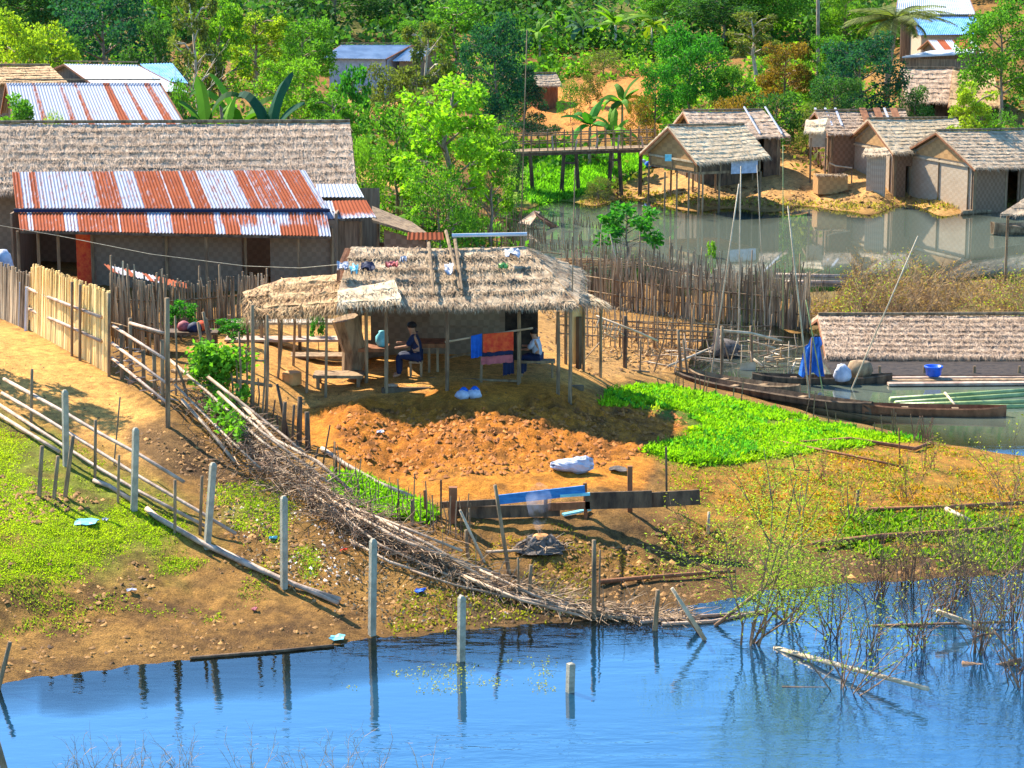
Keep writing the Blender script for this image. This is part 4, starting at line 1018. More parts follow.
# ---- far side huts
def far_huts():
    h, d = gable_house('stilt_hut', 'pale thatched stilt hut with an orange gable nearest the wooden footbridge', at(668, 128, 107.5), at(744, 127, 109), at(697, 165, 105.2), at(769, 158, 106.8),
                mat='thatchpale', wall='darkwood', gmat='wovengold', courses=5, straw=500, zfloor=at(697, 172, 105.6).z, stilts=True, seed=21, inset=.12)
    g = MB(); a = d['a0']; g.wall(lerp(d['a0'], d['a1'], .5) + Vector((.05, -.1, 0)), lerp(d['a0'], d['a1'], .93) + Vector((.05, -.1, 0)), d['zf'] - .15, d['zf'] + .42, .05); g.build('white_panel', M['white'], h, 'faded white tarp panel')
    g = MB(); p = at(668, 158, 105.0); g.wall(p + Vector((-.14, 0, 0)), p + Vector((.16, -.02, 0)), p.z - .14, p.z + .16, .04)
    solo(g, 'hanging_cloth', M['teal'], 'pale blue cloth hanging on the orange gable of the stilt hut', 'cloth', p)
    for k, px in enumerate((665, 677, 689, 703)):
        s = MB(); t = at(px, 172, 105.0); s.tube([(t.x, t.y, gz(t.x, t.y) - .3), t], .045); s.build('post', M['stake'], h)
    dk = MB(); a = at(660, 172, 104.9); b = at(768, 172, 104.9)
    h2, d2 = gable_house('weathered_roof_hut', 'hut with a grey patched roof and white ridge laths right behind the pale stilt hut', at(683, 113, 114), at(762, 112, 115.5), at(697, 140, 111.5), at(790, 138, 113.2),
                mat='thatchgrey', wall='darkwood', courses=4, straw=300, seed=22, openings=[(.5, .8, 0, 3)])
    for px0, px1 in ((744, 760), (765, 782)):
        s = MB(); s.tube([at(px0, 112, 115) + Vector((0, 0, .25)), at(px1, 139, 112.9) + Vector((0, 0, .25))], .05); s.build('roof_lath', M['white'], h2)
    g = MB(); 
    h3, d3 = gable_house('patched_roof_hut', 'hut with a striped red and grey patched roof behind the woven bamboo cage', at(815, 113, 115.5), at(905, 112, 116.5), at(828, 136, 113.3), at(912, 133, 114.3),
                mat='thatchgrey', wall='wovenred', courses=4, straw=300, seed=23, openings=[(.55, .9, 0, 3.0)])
    for px0, mt in ((815, 'white'), (825, 'white'), (835, 'white'), (862, 'redwood'), (876, 'redwood'), (884, 'white'), (893, 'redwood')):
        s = MB(); s.beam(at(px0, 112, 116) + Vector((0, 0, .2)), at(px0 + 7, 130, 114.2) + Vector((0, 0, .22)), .10 if mt == 'white' else .34, .04); s.build('roof_lath', M[mt], h3)
    # small thatched porch at its left
    r = MB(); thatch_slope(r, at(806, 121, 113.4), at(828, 119, 113.4), at(824, 134, 112), at(804, 133, 112), 2, .08, random.Random(3), 200, .2, .06); r.build('porch_roof', M['thatchpale'], h3)
    w = MB(); w.wall(at(809, 140, 112.4), at(826, 140, 112.4), at(809, 147, 112.4).z, at(809, 131, 112.4).z, .05); w.build('porch_wall', M['wovenpale'], h3)
    for px in (811, 826):
        s = MB(); p = at(px, 140, 112.2); s.tube([(p.x, p.y, gz(p.x, p.y) - .2), (p.x, p.y, p.z + .1)], .05); s.build('post', M['stake'], h3)
    h4, d4 = gable_house('pale_roof_hut', 'hut with pale thatched roof, middle of the three right bank huts', at(868, 121, 112), at(955, 120, 114.5), at(893, 155, 109.3), at(981, 148, 112),
                mat='thatchpale', wall='wovenred', gmat='wovenpale', courses=5, straw=500, seed=24, openings=[(.15, .62, 0, 1.7)])
    w = MB(); w.wall(at(867, 160, 109.4), at(886, 160, 108.8), gz(*at(870, 185, 109).xy) - .2, at(870, 155, 109).z, .05); w.build('front_screen', M['wovenpale'], h4)
    r = MB(); thatch_slope(r, at(866, 149, 110.0), at(886, 148, 109.3), at(892, 156, 108.6), at(862, 156, 109.2), 2, .06, random.Random(5), 150, .2, .05); r.build('porch_roof', M['thatch'], h4)
    h5, d5 = gable_house('woven_gable_hut', 'large hut with a woven lattice gable and brown roof, rightmost on the far bank', at(936, 133, 108), at(1040, 131, 111), at(975, 170, 104.8), at(1078, 168, 107.8),
                mat='thatch', wall='wovenred', gmat='wovenpale', courses=6, straw=700, seed=25, openings=[(.36, .47, 0, 2.0)])
    # raised timber terrace / thatched roof above
    gable_house('hill_thatch_house', 'grey thatched house on the slope above the bank huts', at(900, 70, 127), at(955, 70, 127), at(905, 104, 123.5), at(968, 104, 123.5), mat='thatchgrey', wall='darkwood', courses=4, straw=400, seed=26, posts=False, openings=[(.25, .5, 0, 9)])
    gable_house('orange_thatch_house', 'orange brown thatched house with a bright ridge joined to the grey one on the slope', at(953, 71, 126), at(992, 71, 126), at(948, 108, 122), at(1002, 108, 122), mat='thatchragged', wall='darkwood', courses=3, straw=300, seed=27, posts=False)
    # hillside house with big roofs
    r1 = at(905, -12, 152); 
    gable_house('large_white_roof_house', 'large house on the hill with a white metal roof above a blue one', at(900, -14, 153), at(965, -14, 153), at(895, 14, 149), at(976, 14, 149), roof='metal', mat='whitesheet', wall='plankwall', seed=28, posts=False)
    gable_house('blue_roof_house', 'hill house with a bright blue corrugated roof just below the white roof', at(912, 17, 147), at(976, 17, 147), at(918, 35, 144), at(985, 34, 144), roof='metal', mat='bluesheet', wall='wovenpale', seed=29, posts=False)
    sp = lambda s, t: 1.1 if (.2 < s < .38 or .55 < s < .9) else .2
    gable_house('striped_roof_shed', 'long shed with a red and white striped metal roof under the blue roofed house', at(928, 40, 139), at(972, 40, 139), at(938, 53, 137), at(985, 53, 137), roof='metal', mat='sheet', rustf=sp, wall='plankwall', seed=30, posts=False)
    r = MB(); root = thing('dark_shed', 'dark sided low shed with a thin pale roof edge on the hill slope', 'shed', (at(940, 66, 134).x, 134, gz(at(940, 66, 134).x, 134)))
    a, b, c_, e = at(902, 58, 134), at(976, 54, 134), at(976, 50, 137), at(930, 52, 137)
    r.hexa([a, b, c_, e] + [q + Vector((0, 0, .08)) for q in (a, b, c_, e)]); r.build('roof', M['whitesheet'], root)
    w = MB(); w.wall(at(905, 66, 134.4), at(976, 66, 134.4), gz(at(940, 66, 134).x, 134) - .4, at(905, 59, 134.4).z, .08); w.build('wall', M['plankwall'], root)
    w = MB(); w.wall(at(905, 66, 137), at(976, 66, 137), gz(at(940, 66, 134).x, 134) - .4, at(905, 55, 137).z, .08); w.build('wall', M['plankwall'], root)
    gable_house('distant_white_house', 'distant low house with a white metal roof half hidden by trees left of centre', at(341, 45, 150), at(412, 45, 150), at(322, 58, 147), at(386, 59, 147), roof='metal', mat='whitesheet', wall='white', seed=31, posts=False, openings=[(.85, .97, 0, 3.2)])
    gable_house('distant_small_house', 'small white roofed wing at the right of the distant white roofed house', at(408, 49, 149.5), at(436, 48, 149.5), at(392, 61, 147.5), at(420, 61, 147.5), roof='metal', mat='whitesheet', wall='plankwall', seed=32, posts=False)
    gable_house('distant_brown_hut', 'small brown hut on the orange clay slope behind the dark conical tree', at(524, 75, 141), at(556, 75, 142), at(538, 87, 139.6), at(562, 87, 140.6), mat='thatch', wall='redwood', gmat='redwood', courses=3, straw=100, seed=33, posts=False, openings=[(.3, .7, 0, 2)])
far_huts()

# ---- footbridge
def bridge():
    root = thing('wooden_footbridge', 'raised wooden footbridge with stick railings leading to the stilt hut', 'footbridge', G(600, 190))
    Y = 112.5
    deck = MB(); a = at(498, 152, Y); b = at(655, 147, Y); deck.beam(a, b, 1.3, .10); deck.build('deck', M['stake'], root)
    b2 = MB(); b2.beam(a + Vector((0, -.55, -.12)), b + Vector((0, -.55, -.12)), .12); b2.build('beam', M['darkwood'], root)
    for dy in (-.6, .6):
        for (h) in (.42, .8):
            r = MB(); r.tube([a + Vector((0, dy, h)), b + Vector((0, dy, h))], .03); r.build('rail', M['stake'], root)
    rg = random.Random(2)
    for k in range(20):
        for dy in (-.6, .6):
            p = lerp(a, b, k / 19.0) + Vector((0, dy, 0)); s = MB(); s.tube([p, p + Vector((rg.uniform(-.04, .04), 0, .85 + rg.random() * .2))], .028); s.build('baluster', M['stake'], root)
    for k, (x0, y0, x1, y1) in enumerate(((564, 153, 561, 190), (576, 152, 579, 190), (611, 151, 609, 176), (619, 150, 622, 180), (521, 152, 516, 205), (530, 152, 533, 203), (641, 149, 640, 165))):
        t = at(x0, y0, Y - .5); s = MB(); q = at(x1, y1, Y - .5); s.tube([(q.x, t.y, gz(q.x, t.y) - .3), t], .12, .10); s.build('pier', M['darkwood'], root)
    for (x0, x1, y) in ((563, 578, 163), (610, 621, 160)):
        s = MB(); s.beam(at(x0, y, Y - .5), at(x1, y, Y - .5), .10); s.build('brace', M['darkwood'], root)
    for (x0, y0, x1, y1) in ((552, 136, 553, 150), (577, 140, 575, 150), (598, 138, 596, 148), (619, 135, 618, 150), (641, 136, 643, 147)):
        s = MB(); s.tube([at(x0, y0, Y - .7), at(x1, y1, Y - .7)], .05); s.build('prop', M['pinkbamboo'], root)
bridge()
# ------------------------------------------------------------------ vegetation
def np_mesh(name, verts, quads, mat, parent=None, loc=None, color=None):
    me = bpy.data.meshes.new(name)
    verts = np.asarray(verts, float).reshape(-1, 3)
    if loc is not None: verts = verts - np.array(loc)
    me.vertices.add(len(verts)); me.vertices.foreach_set("co", verts.ravel())
    q = np.asarray(quads, np.int32); k = q.shape[1]
    me.loops.add(q.size); me.loops.foreach_set("vertex_index", q.ravel())
    me.polygons.add(len(q)); me.polygons.foreach_set("loop_start", np.arange(0, q.size, k, dtype=np.int32))
    me.update(calc_edges=True); me.materials.append(mat)
    o = bpy.data.objects.new(name, me); COL.objects.link(o)
    if parent is not None: o.parent = parent
    if loc is not None and parent is None: o.location = loc
    if color: o.color = (*color, 1)
    return o
def leaves(P, L, W, rs, up=0.3, droop=0.0, out=None, outw=0.0):
    """diamond leaves rooted at P (n,3)"""
    n = len(P); d = rs.normal(size=(n, 3)); d[:, 2] = d[:, 2] * .7 + up
    if out is not None: d = d + out * outw
    d /= np.linalg.norm(d, axis=1)[:, None] + 1e-9
    r = rs.normal(size=(n, 3)); s = np.cross(d, r); s /= np.linalg.norm(s, axis=1)[:, None] + 1e-9
    L = L * rs.uniform(.6, 1.35, n)[:, None]; W = W * rs.uniform(.7, 1.3, n)[:, None]
    tip = P + d * L; tip[:, 2] -= droop * L[:, 0]
    mid = P + d * L * .45
    V = np.stack([P, mid + s * W / 2, tip, mid - s * W / 2], 1).reshape(-1, 3)
    return V, np.arange(4 * n).reshape(n, 4)
def crown_points(clumps, n, rs):
    c = np.array([k[:3] for k in clumps]); r = np.array([k[3] for k in clumps])
    w = r ** 2; w = w / w.sum(); idx = rs.choice(len(c), n, p=w)
    d = rs.normal(size=(n, 3)); d /= np.linalg.norm(d, axis=1)[:, None]
    rr = r[idx] * rs.uniform(.25, 1.0, n) ** .45
    P = c[idx] + d * rr[:, None] * np.array([1, 1, .75])
    return P, d
def tree_proto(name, kind, seed, H=8.0, W=5.0, nleaf=3600, leafL=.32, leafW=.17, bark='bark', cb=.3, nl=12, cr=.17, seen=True):
    rg = random.Random(seed); rs = np.random.RandomState(seed)
    root = thing(name, 'tree', 'tree', (0, 0, 0)); tr = MB(); clumps = []
    path = [Vector((0, 0, -.3))]; x = y = 0.0
    nseg = 6
    for i in range(1, nseg + 1):
        x += rg.uniform(-.03, .03) * H; y += rg.uniform(-.03, .03) * H; path.append(Vector((x, y, H * .86 * i / nseg)))
    tr.tube(path, .022 * H, .006 * H, 6)
    def onpath(t):
        f = t * nseg; i = min(int(f), nseg - 1); return lerp(path[i], path[i + 1], f - i)
    for k in range(nl):
        t = cb + (1 - cb) * (k + .3) / nl; p = onpath(t * .95)
        az = k * 2.4 + rg.uniform(-.5, .5)
        if kind == 'cone': rad_ = W / 2 * (1.05 - (t - cb) / (1 - cb) * .95); rise = .08
        elif kind == 'airy': rad_ = W / 2 * rg.uniform(.55, 1.05) * (1.0 - .45 * abs(t - .55)); rise = .10
        else: rad_ = W / 2 * math.sqrt(max(.08, 1 - ((t - cb) / (1 - cb) * 1.15 - .35) ** 2)) * rg.uniform(.72, 1.05); rise = .13
        e = p + Vector((math.cos(az) * rad_, math.sin(az) * rad_, rise * H * rg.uniform(.5, 1.2)))
        m = lerp(p, e, .5) + Vector((0, 0, .03 * H))
        tr.tube([p, m, e], .008 * H, .003 * H, 4)
        rc = cr * W * rg.uniform(.8, 1.25) * (.75 if kind == 'airy' else 1)
        clumps.append((e.x, e.y, e.z, rc))
        nleaf_ = 0
        if kind != 'airy' or rg.random() < .5: clumps.append((m.x, m.y, m.z + rc * .3, rc * .85))
        for q in range(2 if kind != 'cone' else 1):
            a2 = az + rg.uniform(-1.0, 1.0); e2 = m + Vector((math.cos(a2) * rad_ * .6, math.sin(a2) * rad_ * .6, rg.uniform(-.03, .10) * H))
            tr.tube([m, e2], .005 * H, .002 * H, 4); clumps.append((e2.x, e2.y, e2.z, rc * rg.uniform(.5, .95)))
    top = path[-1]; clumps.append((top.x, top.y, top.z + .02 * H, cr * W * (.9 if kind != 'cone' else .5)))
    tr.build('trunk', M[bark], root, smooth=True)
    P, d = crown_points(clumps, int(nleaf * 1.8), rs)
    V, Q = leaves(P, leafL * .74, leafW * .72, rs, .15, .15, d, .8)
    np_mesh('crown', V, Q, M['leaf'], root)
    return root
def bare_proto(name, seed, H=8, W=6, bark='palebark'):
    rg = random.Random(seed); root = thing(name, 'tree', 'tree', (0, 0, 0)); tr = MB()
    def br(p, d, L, r, depth):
        pts = [p]; dd = d.copy()
        for k in range(3):
            dd = (dd + Vector((rg.uniform(-.25, .25), rg.uniform(-.25, .25), rg.uniform(-.05, .18)))).normalized(); pts.append(pts[-1] + dd * L / 3)
        tr.tube(pts, r, r * .55, 5 if depth < 2 else 3)
        if depth < 4:
            for k in range(3 if depth else 5):
                q = pts[1 + k % 3]; a = rg.uniform(0, 6.28); nd_ = (dd + Vector((math.cos(a), math.sin(a), .15)) * rg.uniform(.6, 1.1)).normalized()
                br(q, nd_, L * rg.uniform(.5, .75), r * .5, depth + 1)
    br(Vector((0, 0, -.3)), Vector((0, 0, 1)), H * .5, .014 * H, 0)
    tr.build('trunk', M[bark], root, smooth=True); return root
def paddle(mb, base, az, L, W, lift, droop, rg, n=9):
    """one banana leaf: a folded, arching blade with torn edges"""
    pts = []; p = Vector(base); el = lift
    for i in range(n + 1):
        pts.append(p.copy()); p = p + Vector((math.cos(az) * math.cos(el), math.sin(az) * math.cos(el), math.sin(el))) * L / n; el -= droop / n
    side = Vector((-math.sin(az), math.cos(az), 0)); V = []; 
    for i, q in enumerate(pts):
        t = i / n; w = W * (math.sin(math.pi * min(1, (t * .93 + .05))) ** .55) * .5 * (1 if t > .12 else .15)
        k = rg.uniform(.82, 1.05)
        V += [q - side * w * k + Vector((0, 0, -w * .35)), q + Vector((0, 0, .03)), q + side * w * k + Vector((0, 0, -w * .35))]
    F_ = []
    for i in range(n): F_ += [(3 * i, 3 * i + 1, 3 * i + 4, 3 * i + 3), (3 * i + 1, 3 * i + 2, 3 * i + 5, 3 * i + 4)]
    mb.add(V, F_)
def banana_proto(name, seed, H=5.0, nleaf=12):
    rg = random.Random(seed); root = thing(name, 'banana', 'plant', (0, 0, 0)); t = MB(); th = H * .5
    t.tube([(0, 0, -.2), (.03, 0, th * .5), (.05, .02, th)], .15, .09, 8); t.build('trunk', M['palebark'], root, smooth=True)
    c = MB()
    for k in range(nleaf):
        az = k * 2.4 + rg.uniform(-.4, .4); lift = rg.uniform(.35, 1.45); paddle(c, (.05, .02, th - .05), az, H * rg.uniform(.42, .62), H * .17, lift, rg.uniform(1.0, 2.5), rg)
    c.build('crown', M['leaf'], root); return root
def palm_proto(name, seed, H=10.0, R_=3.6):
    rg = random.Random(seed); rs = np.random.RandomState(seed); root = thing(name, 'palm', 'palm', (0, 0, 0)); t = MB()
    t.tube([(0, 0, -.3), (.1, 0, H * .4), (.35, 0, H * .78), (.5, 0, H)], .19, .12, 8); t.build('trunk', M['bark'], root, smooth=True)
    c = MB(); top = Vector((.5, 0, H))
    for k in range(22):
        az = k * 2.4 + rg.uniform(-.2, .2); el = rg.uniform(-.2, 1.25); L = R_ * rg.uniform(.85, 1.1); n = 16; p = top.copy(); pts = []
        for i in range(n + 1):
            pts.append(p.copy()); p = p + Vector((math.cos(az) * math.cos(el), math.sin(az) * math.cos(el), math.sin(el))) * L / n; el -= 1.6 / n
        c.tube(pts, .035, .01, 3); side = Vector((-math.sin(az), math.cos(az), 0))
        for i in range(2, n):
            for sg in (-1, 1):
                for hh in (0, .5):
                    q = lerp(pts[i], pts[i + 1], hh); ll = .95 * math.sin(math.pi * (i / n) ** .8 * .9 + .2) + .15
                    dd = (side * sg + (pts[i + 1] - pts[i]).normalized() * .7 + Vector((0, 0, -.55 - rg.random() * .3))).normalized()
                    w = (pts[i + 1] - pts[i]).normalized() * .06
                    c.add([q - w, q + w, q + dd * ll], [(0, 1, 2)])
    c.build('crown', M['leaf'], root); return root

PROTO = {}
def setup_protos():
    PROTO['broad1'] = tree_proto('broadleaf_tree', 'broad', 101, 8, 6.0, 5200, .30, .19, nl=14, cr=.16)
    PROTO['broad2'] = tree_proto('broadleaf_tree', 'broad', 102, 8, 5.0, 4400, .30, .18, nl=13, cr=.17, cb=.22)
    PROTO['broad3'] = tree_proto('broadleaf_tree', 'broad', 103, 8, 6.6, 5200, .34, .2, nl=15, cr=.15, cb=.35)
    PROTO['airy1'] = tree_proto('slender_tree', 'airy', 104, 8, 4.2, 2600, .30, .20, nl=16, cr=.15, cb=.25)
    PROTO['airy2'] = tree_proto('slender_tree', 'airy', 105, 8, 3.4, 1700, .32, .18, nl=12, cr=.16, cb=.4, bark='palebark')
    PROTO['cone'] = tree_proto('conical_tree', 'cone', 106, 8, 4.6, 5000, .26, .12, nl=20, cr=.13, cb=.08)
    PROTO['bush1'] = tree_proto('leafy_shrub', 'broad', 107, 3, 3.2, 2200, .20, .13, nl=9, cr=.20, cb=.12)
    PROTO['bush2'] = tree_proto('leafy_shrub', 'broad', 108, 3, 3.6, 2600, .16, .10, nl=11, cr=.18, cb=.08)
    PROTO['palmette'] = tree_proto('papaya_tree', 'airy', 109, 4, 2.8, 700, .34, .26, nl=12, cr=.15, cb=.35)
    PROTO['ban1'] = banana_proto('banana_plant', 110); PROTO['ban2'] = banana_proto('banana_plant', 111, 5, 9)
    PROTO['coco'] = palm_proto('coconut_palm', 112); PROTO['bare'] = bare_proto('bare_tree', 113)
    for r in PROTO.values(): r['used'] = False
HB = dict(broad1=8, broad2=8, broad3=8, airy1=8, airy2=8, cone=8, bush1=3.2, bush2=3.2, palmette=4, ban1=4.7, ban2=4.7, coco=11.5, bare=8)
WB = dict(broad1=7.2, broad2=6.2, broad3=7.8, airy1=5, airy2=4.2, cone=5.4, bush1=4, bush2=4.4, palmette=3.6, ban1=4.4, ban2=4.4, coco=7, bare=6)
DG = (.05, .125, .035); BG = (.025, .095, .06); MG = (.10, .23, .03); LG = (.16, .30, .03); YG = (.26, .34, .03); OR = (.22, .13, .03); OL = (.13, .15, .045); EM = (.05, .20, .03); TE = (.06, .13, .08)
def plant(kind, px, pyt, d, wpx, color, label, cat='tree', pybase=None, group=None, rz=None):
    """stand a tree on the ground at distance d with its top and width as surveyed"""
    if d is None: g = G(px, pybase); d = g.y
    top = at(px, pyt, d); x = top.x; z = gz(x, d)
    H = max(top.z - z, .6); W = wpx / FPX * d
    root = PROTO[kind]; sc = (W / WB[kind], W / WB[kind], H / HB[kind])
    col = (*color, 1)
    rng = random.Random(int(px * 7 + d)); rz = rng.uniform(0, 6.28) if rz is None else rz
    if not root['used']:
        root['used'] = True; root.location = (x, d, z); root.rotation_euler = (0, 0, rz); root.scale = sc; root['label'] = label; root['category'] = cat
        for c in bpy.data.objects:
            if c.parent == root: c.color = col
        o = root
    else: o = dup(root, (x, d, z), rz, sc, label, None, col)
    o['category'] = cat
    if group: o['group'] = group
    return o
setup_protos()
T = [
 ('broad1', 28, 16, 104, 105, YG, 'bright yellow green leafy tree in the top left corner'),
 ('broad3', 35, -40, 150, 130, DG, 'dark tree behind the yellow green tree in the top left corner'),
 ('broad1', 100, -10, 122, 130, BG, 'huge dark blue green tree behind the white sheet roof'),
 ('broad2', 58, 28, 108, 60, DG, 'dark green tree between the yellow green tree and the huge dark tree'),
 ('broad2', 150, 12, 112, 70, DG, 'dark green tree right behind the leafless pale tree'),
 ('bare', 168, 28, 97, 95, DG, 'leafless tree with pale twisting branches above the blue roofed shed', 'tree'),
 ('airy2', 192, -24, 105, 60, OL, 'thin pale trunked tree left of the tall banana plants'),
 ('airy1', 222, -14, 118, 70, LG, 'loose bright green tree rising behind the banana plants'),
 ('broad3', 180, -50, 160, 120, MG, 'mid green tree far behind the thin pale trunked tree'),
 ('airy1', 258, 4, 130, 76, YG, 'loose yellow green tree at the top between the banana plants and the dark woods'),
 ('broad2', 286, 52, 104, 84, LG, 'bright green bushy tree right of the tall banana plants'),
 ('broad2', 302, 14, 135, 74, MG, 'mid green tree above the left end of the distant white roof'),
 ('airy1', 330, 86, 100, 64, MG, 'loose green tree right behind the ridge end of the grey longhouse'),
 ('broad1', 336, -22, 172, 110, DG, 'dark green tree at the top behind the distant white roof, left one'),
 ('broad2', 385, -30, 182, 90, TE, 'dull teal tree at the top behind the distant white roof, right one'),
 ('palmette', 352, 62, 112, 42, EM, 'small umbrella shaped tree in front of the distant white roofed house'),
 ('broad2', 420, 18, 156, 50, MG, 'mid green tree behind the small white roofed wing'),
 ('airy2', 426, 10, 112, 60, OL, 'thin half bare tree with reddish trunk in front of the small white wing'),
 ('airy1', 455, -10, 138, 74, MG, 'loose green tree at the top left of the dark blue green tree'),
 ('broad1', 494, 18, 124, 82, BG, 'dark blue green round tree at the top left of the centre'),
 ('airy1', 452, 62, 88, 120, (.24, .42, .03), 'tall bright green airy tree behind the footbridge end and the thatched hut'),
 ('bush1', 396, 100, 92, 110, MG, 'green shrub right of the longhouse roof, under the airy tree'),
 ('bush2', 366, 134, 86, 50, LG, 'low yellow green shrub touching the right end of the longhouse roof'),
 ('airy1', 490, 118, 90, 62, LG, 'small airy tree between the bright green tree and the footbridge'),
 ('bush2', 438, 160, 84, 90, MG, 'low green shrub at the foot of the tall bright airy tree'),
 ('cone', 526, 60, 128, 62, BG, 'dark conical tree left of the round clipped bush'),
 ('bush2', 571, 77, 134, 27, EM, 'small round bright green bush beside the brown hut'),
 ('broad2', 530, -24, 176, 72, DG, 'dark green tree at the top just right of the dark blue green tree'),
 ('broad3', 625, -40, 196, 110, DG, 'dark green tree at the top above the far banana plants'),
 ('broad2', 566, -20, 186, 60, TE, 'dull teal tree at the top behind the far banana grove'),
 ('bush2', 604, 48, 150, 48, OL, 'olive bush on the top edge of the orange clay slope'),
 ('bush1', 590, 72, 138, 30, OL, 'dry olive bush right of the round bright bush'),
 ('broad2', 668, -20, 166, 70, MG, 'mid green tree at the top above the large bright green tree'),
 ('broad1', 692, 27, 126, 82, EM, 'large round bright emerald tree behind the weathered roof hut'),
 ('broad2', 656, 60, 124, 42, EM, 'smaller emerald tree at the left foot of the large round one'),
 ('broad2', 736, 62, 124, 46, MG, 'green tree just right of the large round emerald tree'),
 ('broad3', 722, -16, 160, 110, DG, 'dark green tree at the top behind the large emerald tree'),
 ('airy2', 756, 6, 140, 60, OL, 'thin olive tree with a visible trunk between the emerald tree and the reddish tree'),
 ('broad2', 786, 38, 128, 58, OR, 'rusty orange leaved tree left of the dark trees by the palm'),
 ('broad3', 776, -26, 160, 100, MG, 'mid green tree at the top above the rusty orange tree'),
 ('broad2', 826, 30, 128, 52, MG, 'green tree between the rusty orange tree and the dark round tree'),
 ('broad1', 860, 36, 122, 92, BG, 'dark blue green round tree under the coconut palm'),
 ('broad2', 838, 72, 118, 60, DG, 'low dark tree in front of the dark round tree, above the patched roof'),
 ('broad2', 846, -20, 158, 60, LG, 'bright green tree at the top left of the coconut palm'),
 ('coco', 889, 6, 134, 128, OL, 'coconut palm with drooping fronds left of the blue roofed house', 'palm'),
 ('broad1', 1004, 2, 121, 92, MG, 'big green tree at the right edge beside the blue roofed house'),
 ('broad3', 1010, -40, 162, 120, DG, 'dark tree at the top right corner behind the big green tree'),
 ('airy1', 972, 74, 111, 58, YG, 'small airy yellow green tree in front of the orange thatched house'),
 ('bush2', 995, 108, 112, 60, MG, 'green bush behind the woven gable hut at the right edge'),
 ('bush1', 776, 90, 119, 70, DG, 'dark bush right behind the weathered roof hut'),
 ('bush2', 820, 98, 117, 54, OL, 'olive bush just behind the patched roof hut'),
 ('bush1', 738, 92, 119, 56, OR, 'brownish bush above the ridge of the weathered roof hut'),
 ('bush2', 640, 92, 122, 36, OR, 'brown dry bush at the foot of the orange slope'),
 ('bush1', 915, 84, 119, 40, DG, 'dark bush left of the grey thatched hill house'),
 ('ban1', 205, 62, 84, 78, DG, 'leftmost of the tall banana plants behind the grey longhouse', 'banana plant'),
 ('ban2', 236, 56, 85, 84, MG, 'middle tall banana plant behind the grey longhouse', 'banana plant'),
 ('ban1', 268, 60, 83, 96, BG, 'rightmost dark banana plant with leaves leaning over the grey longhouse roof', 'banana plant'),
 ('ban2', 222, 82, 82, 60, LG, 'shorter bright banana plant in front of the tall ones at the longhouse', 'banana plant'),
 ('ban1', 623, 72, 126, 50, MG, 'banana plant with yellow trunk on the orange clay slope', 'banana plant'),
 ('ban2', 590, 92, 118, 56, EM, 'left banana plant standing beside the footbridge', 'banana plant'),
 ('ban1', 613, 104, 117, 48, LG, 'right banana plant standing beside the footbridge', 'banana plant'),
 ('ban2', 560, 6, 165, 46, MG, 'banana plant in the far grove, left one', 'banana plant'),
 ('ban1', 583, 10, 160, 40, TE, 'banana plant in the far grove, middle one', 'banana plant'),
 ('ban2', 616, -2, 158, 60, LG, 'banana plant in the far grove, the large right one', 'banana plant'),
 ('ban1', 540, 14, 158, 40, LG, 'banana plant in the far grove nearest the dark conical tree', 'banana plant'),
 ('ban2', 652, 4, 158, 44, YG, 'yellowish banana plant above the large emerald tree', 'banana plant'),
 ('airy1', 14, 84, 83, 70, MG, 'green tree with pale twigs at the left edge above the longhouse', 'tree'),
 ('bush2', 48, 108, 82, 40, YG, 'yellow green bush in front of the rust streaked roof', 'shrub'),
 ('palmette', 627, 202, None, 76, EM, 'broad leaved green shrub growing among the dark palings in the lagoon', 'shrub', 268),
 ('ban2', 412, 196, None, 44, LG, 'small bright plant behind the ridge of the open hut', 'plant', 240),
 ('bush1', 465, 210, None, 46, LG, 'small yellow green bush in the fenced plot behind the hut', 'shrub', 248),
 ('bush2', 598, 176, None, 34, OL, 'dry olive shrub at the water edge under the footbridge', 'shrub', 200),
 ('palmette', 712, 240, None, 12, LG, 'thin bright sapling among the palings in the lagoon', 'shrub', 272),
 ('bush2', 505, 120, 104, 46, DG, 'dark shrub below the dark conical tree', 'shrub'),
 ('bush1', 322, 112, 92, 60, MG, 'green shrub just above the right part of the longhouse ridge', 'shrub'),
 ('bush1', 340, 130, 84, 50, LG, 'bright shrub directly above the longhouse ridge end', 'shrub'),
 ('bush1', 182, 76, 96, 44, MG, 'green shrub at the right end of the white sheet roof', 'shrub'),
 ('bush1', 388, 62, 128, 60, OL, 'olive shrub on the bare slope below the distant white house', 'shrub'),
 ('bush2', 430, 84, 108, 60, OL, 'dry twiggy shrub left of the tall airy tree crown', 'shrub'),
 ('airy1', -84, 50, 57, 90, MG, 'tall airy tree just outside the left edge shading the sandy path'),
 ('palmette', 180, 300, None, 40, EM, 'left leafy cassava plant behind the stake fence', 'plant', 340),
 ('palmette', 232, 318, None, 46, EM, 'right leafy cassava plant behind the stake fence', 'plant', 348),
 ('palmette', 318, 312, None, 20, EM, 'small green plant under the ragged end of the hut roof', 'plant', 352),
]
for t in T:
    kind, px, pyt, d, w, col, lab = t[:7]
    cat = t[7] if len(t) > 7 else ('shrub' if kind.startswith('bush') else 'tree')
    plant(kind, px, pyt, d, w, col, lab, cat, t[8] if len(t) > 8 else None)
for k, r in PROTO.items():
    if not r['used']: 
        for c in [c for c in bpy.data.objects if c.parent == r]: bpy.data.objects.remove(c)
        bpy.data.objects.remove(r)
    else: del r['used']
for o in bpy.data.objects:
    if 'used' in o.keys(): del o['used']

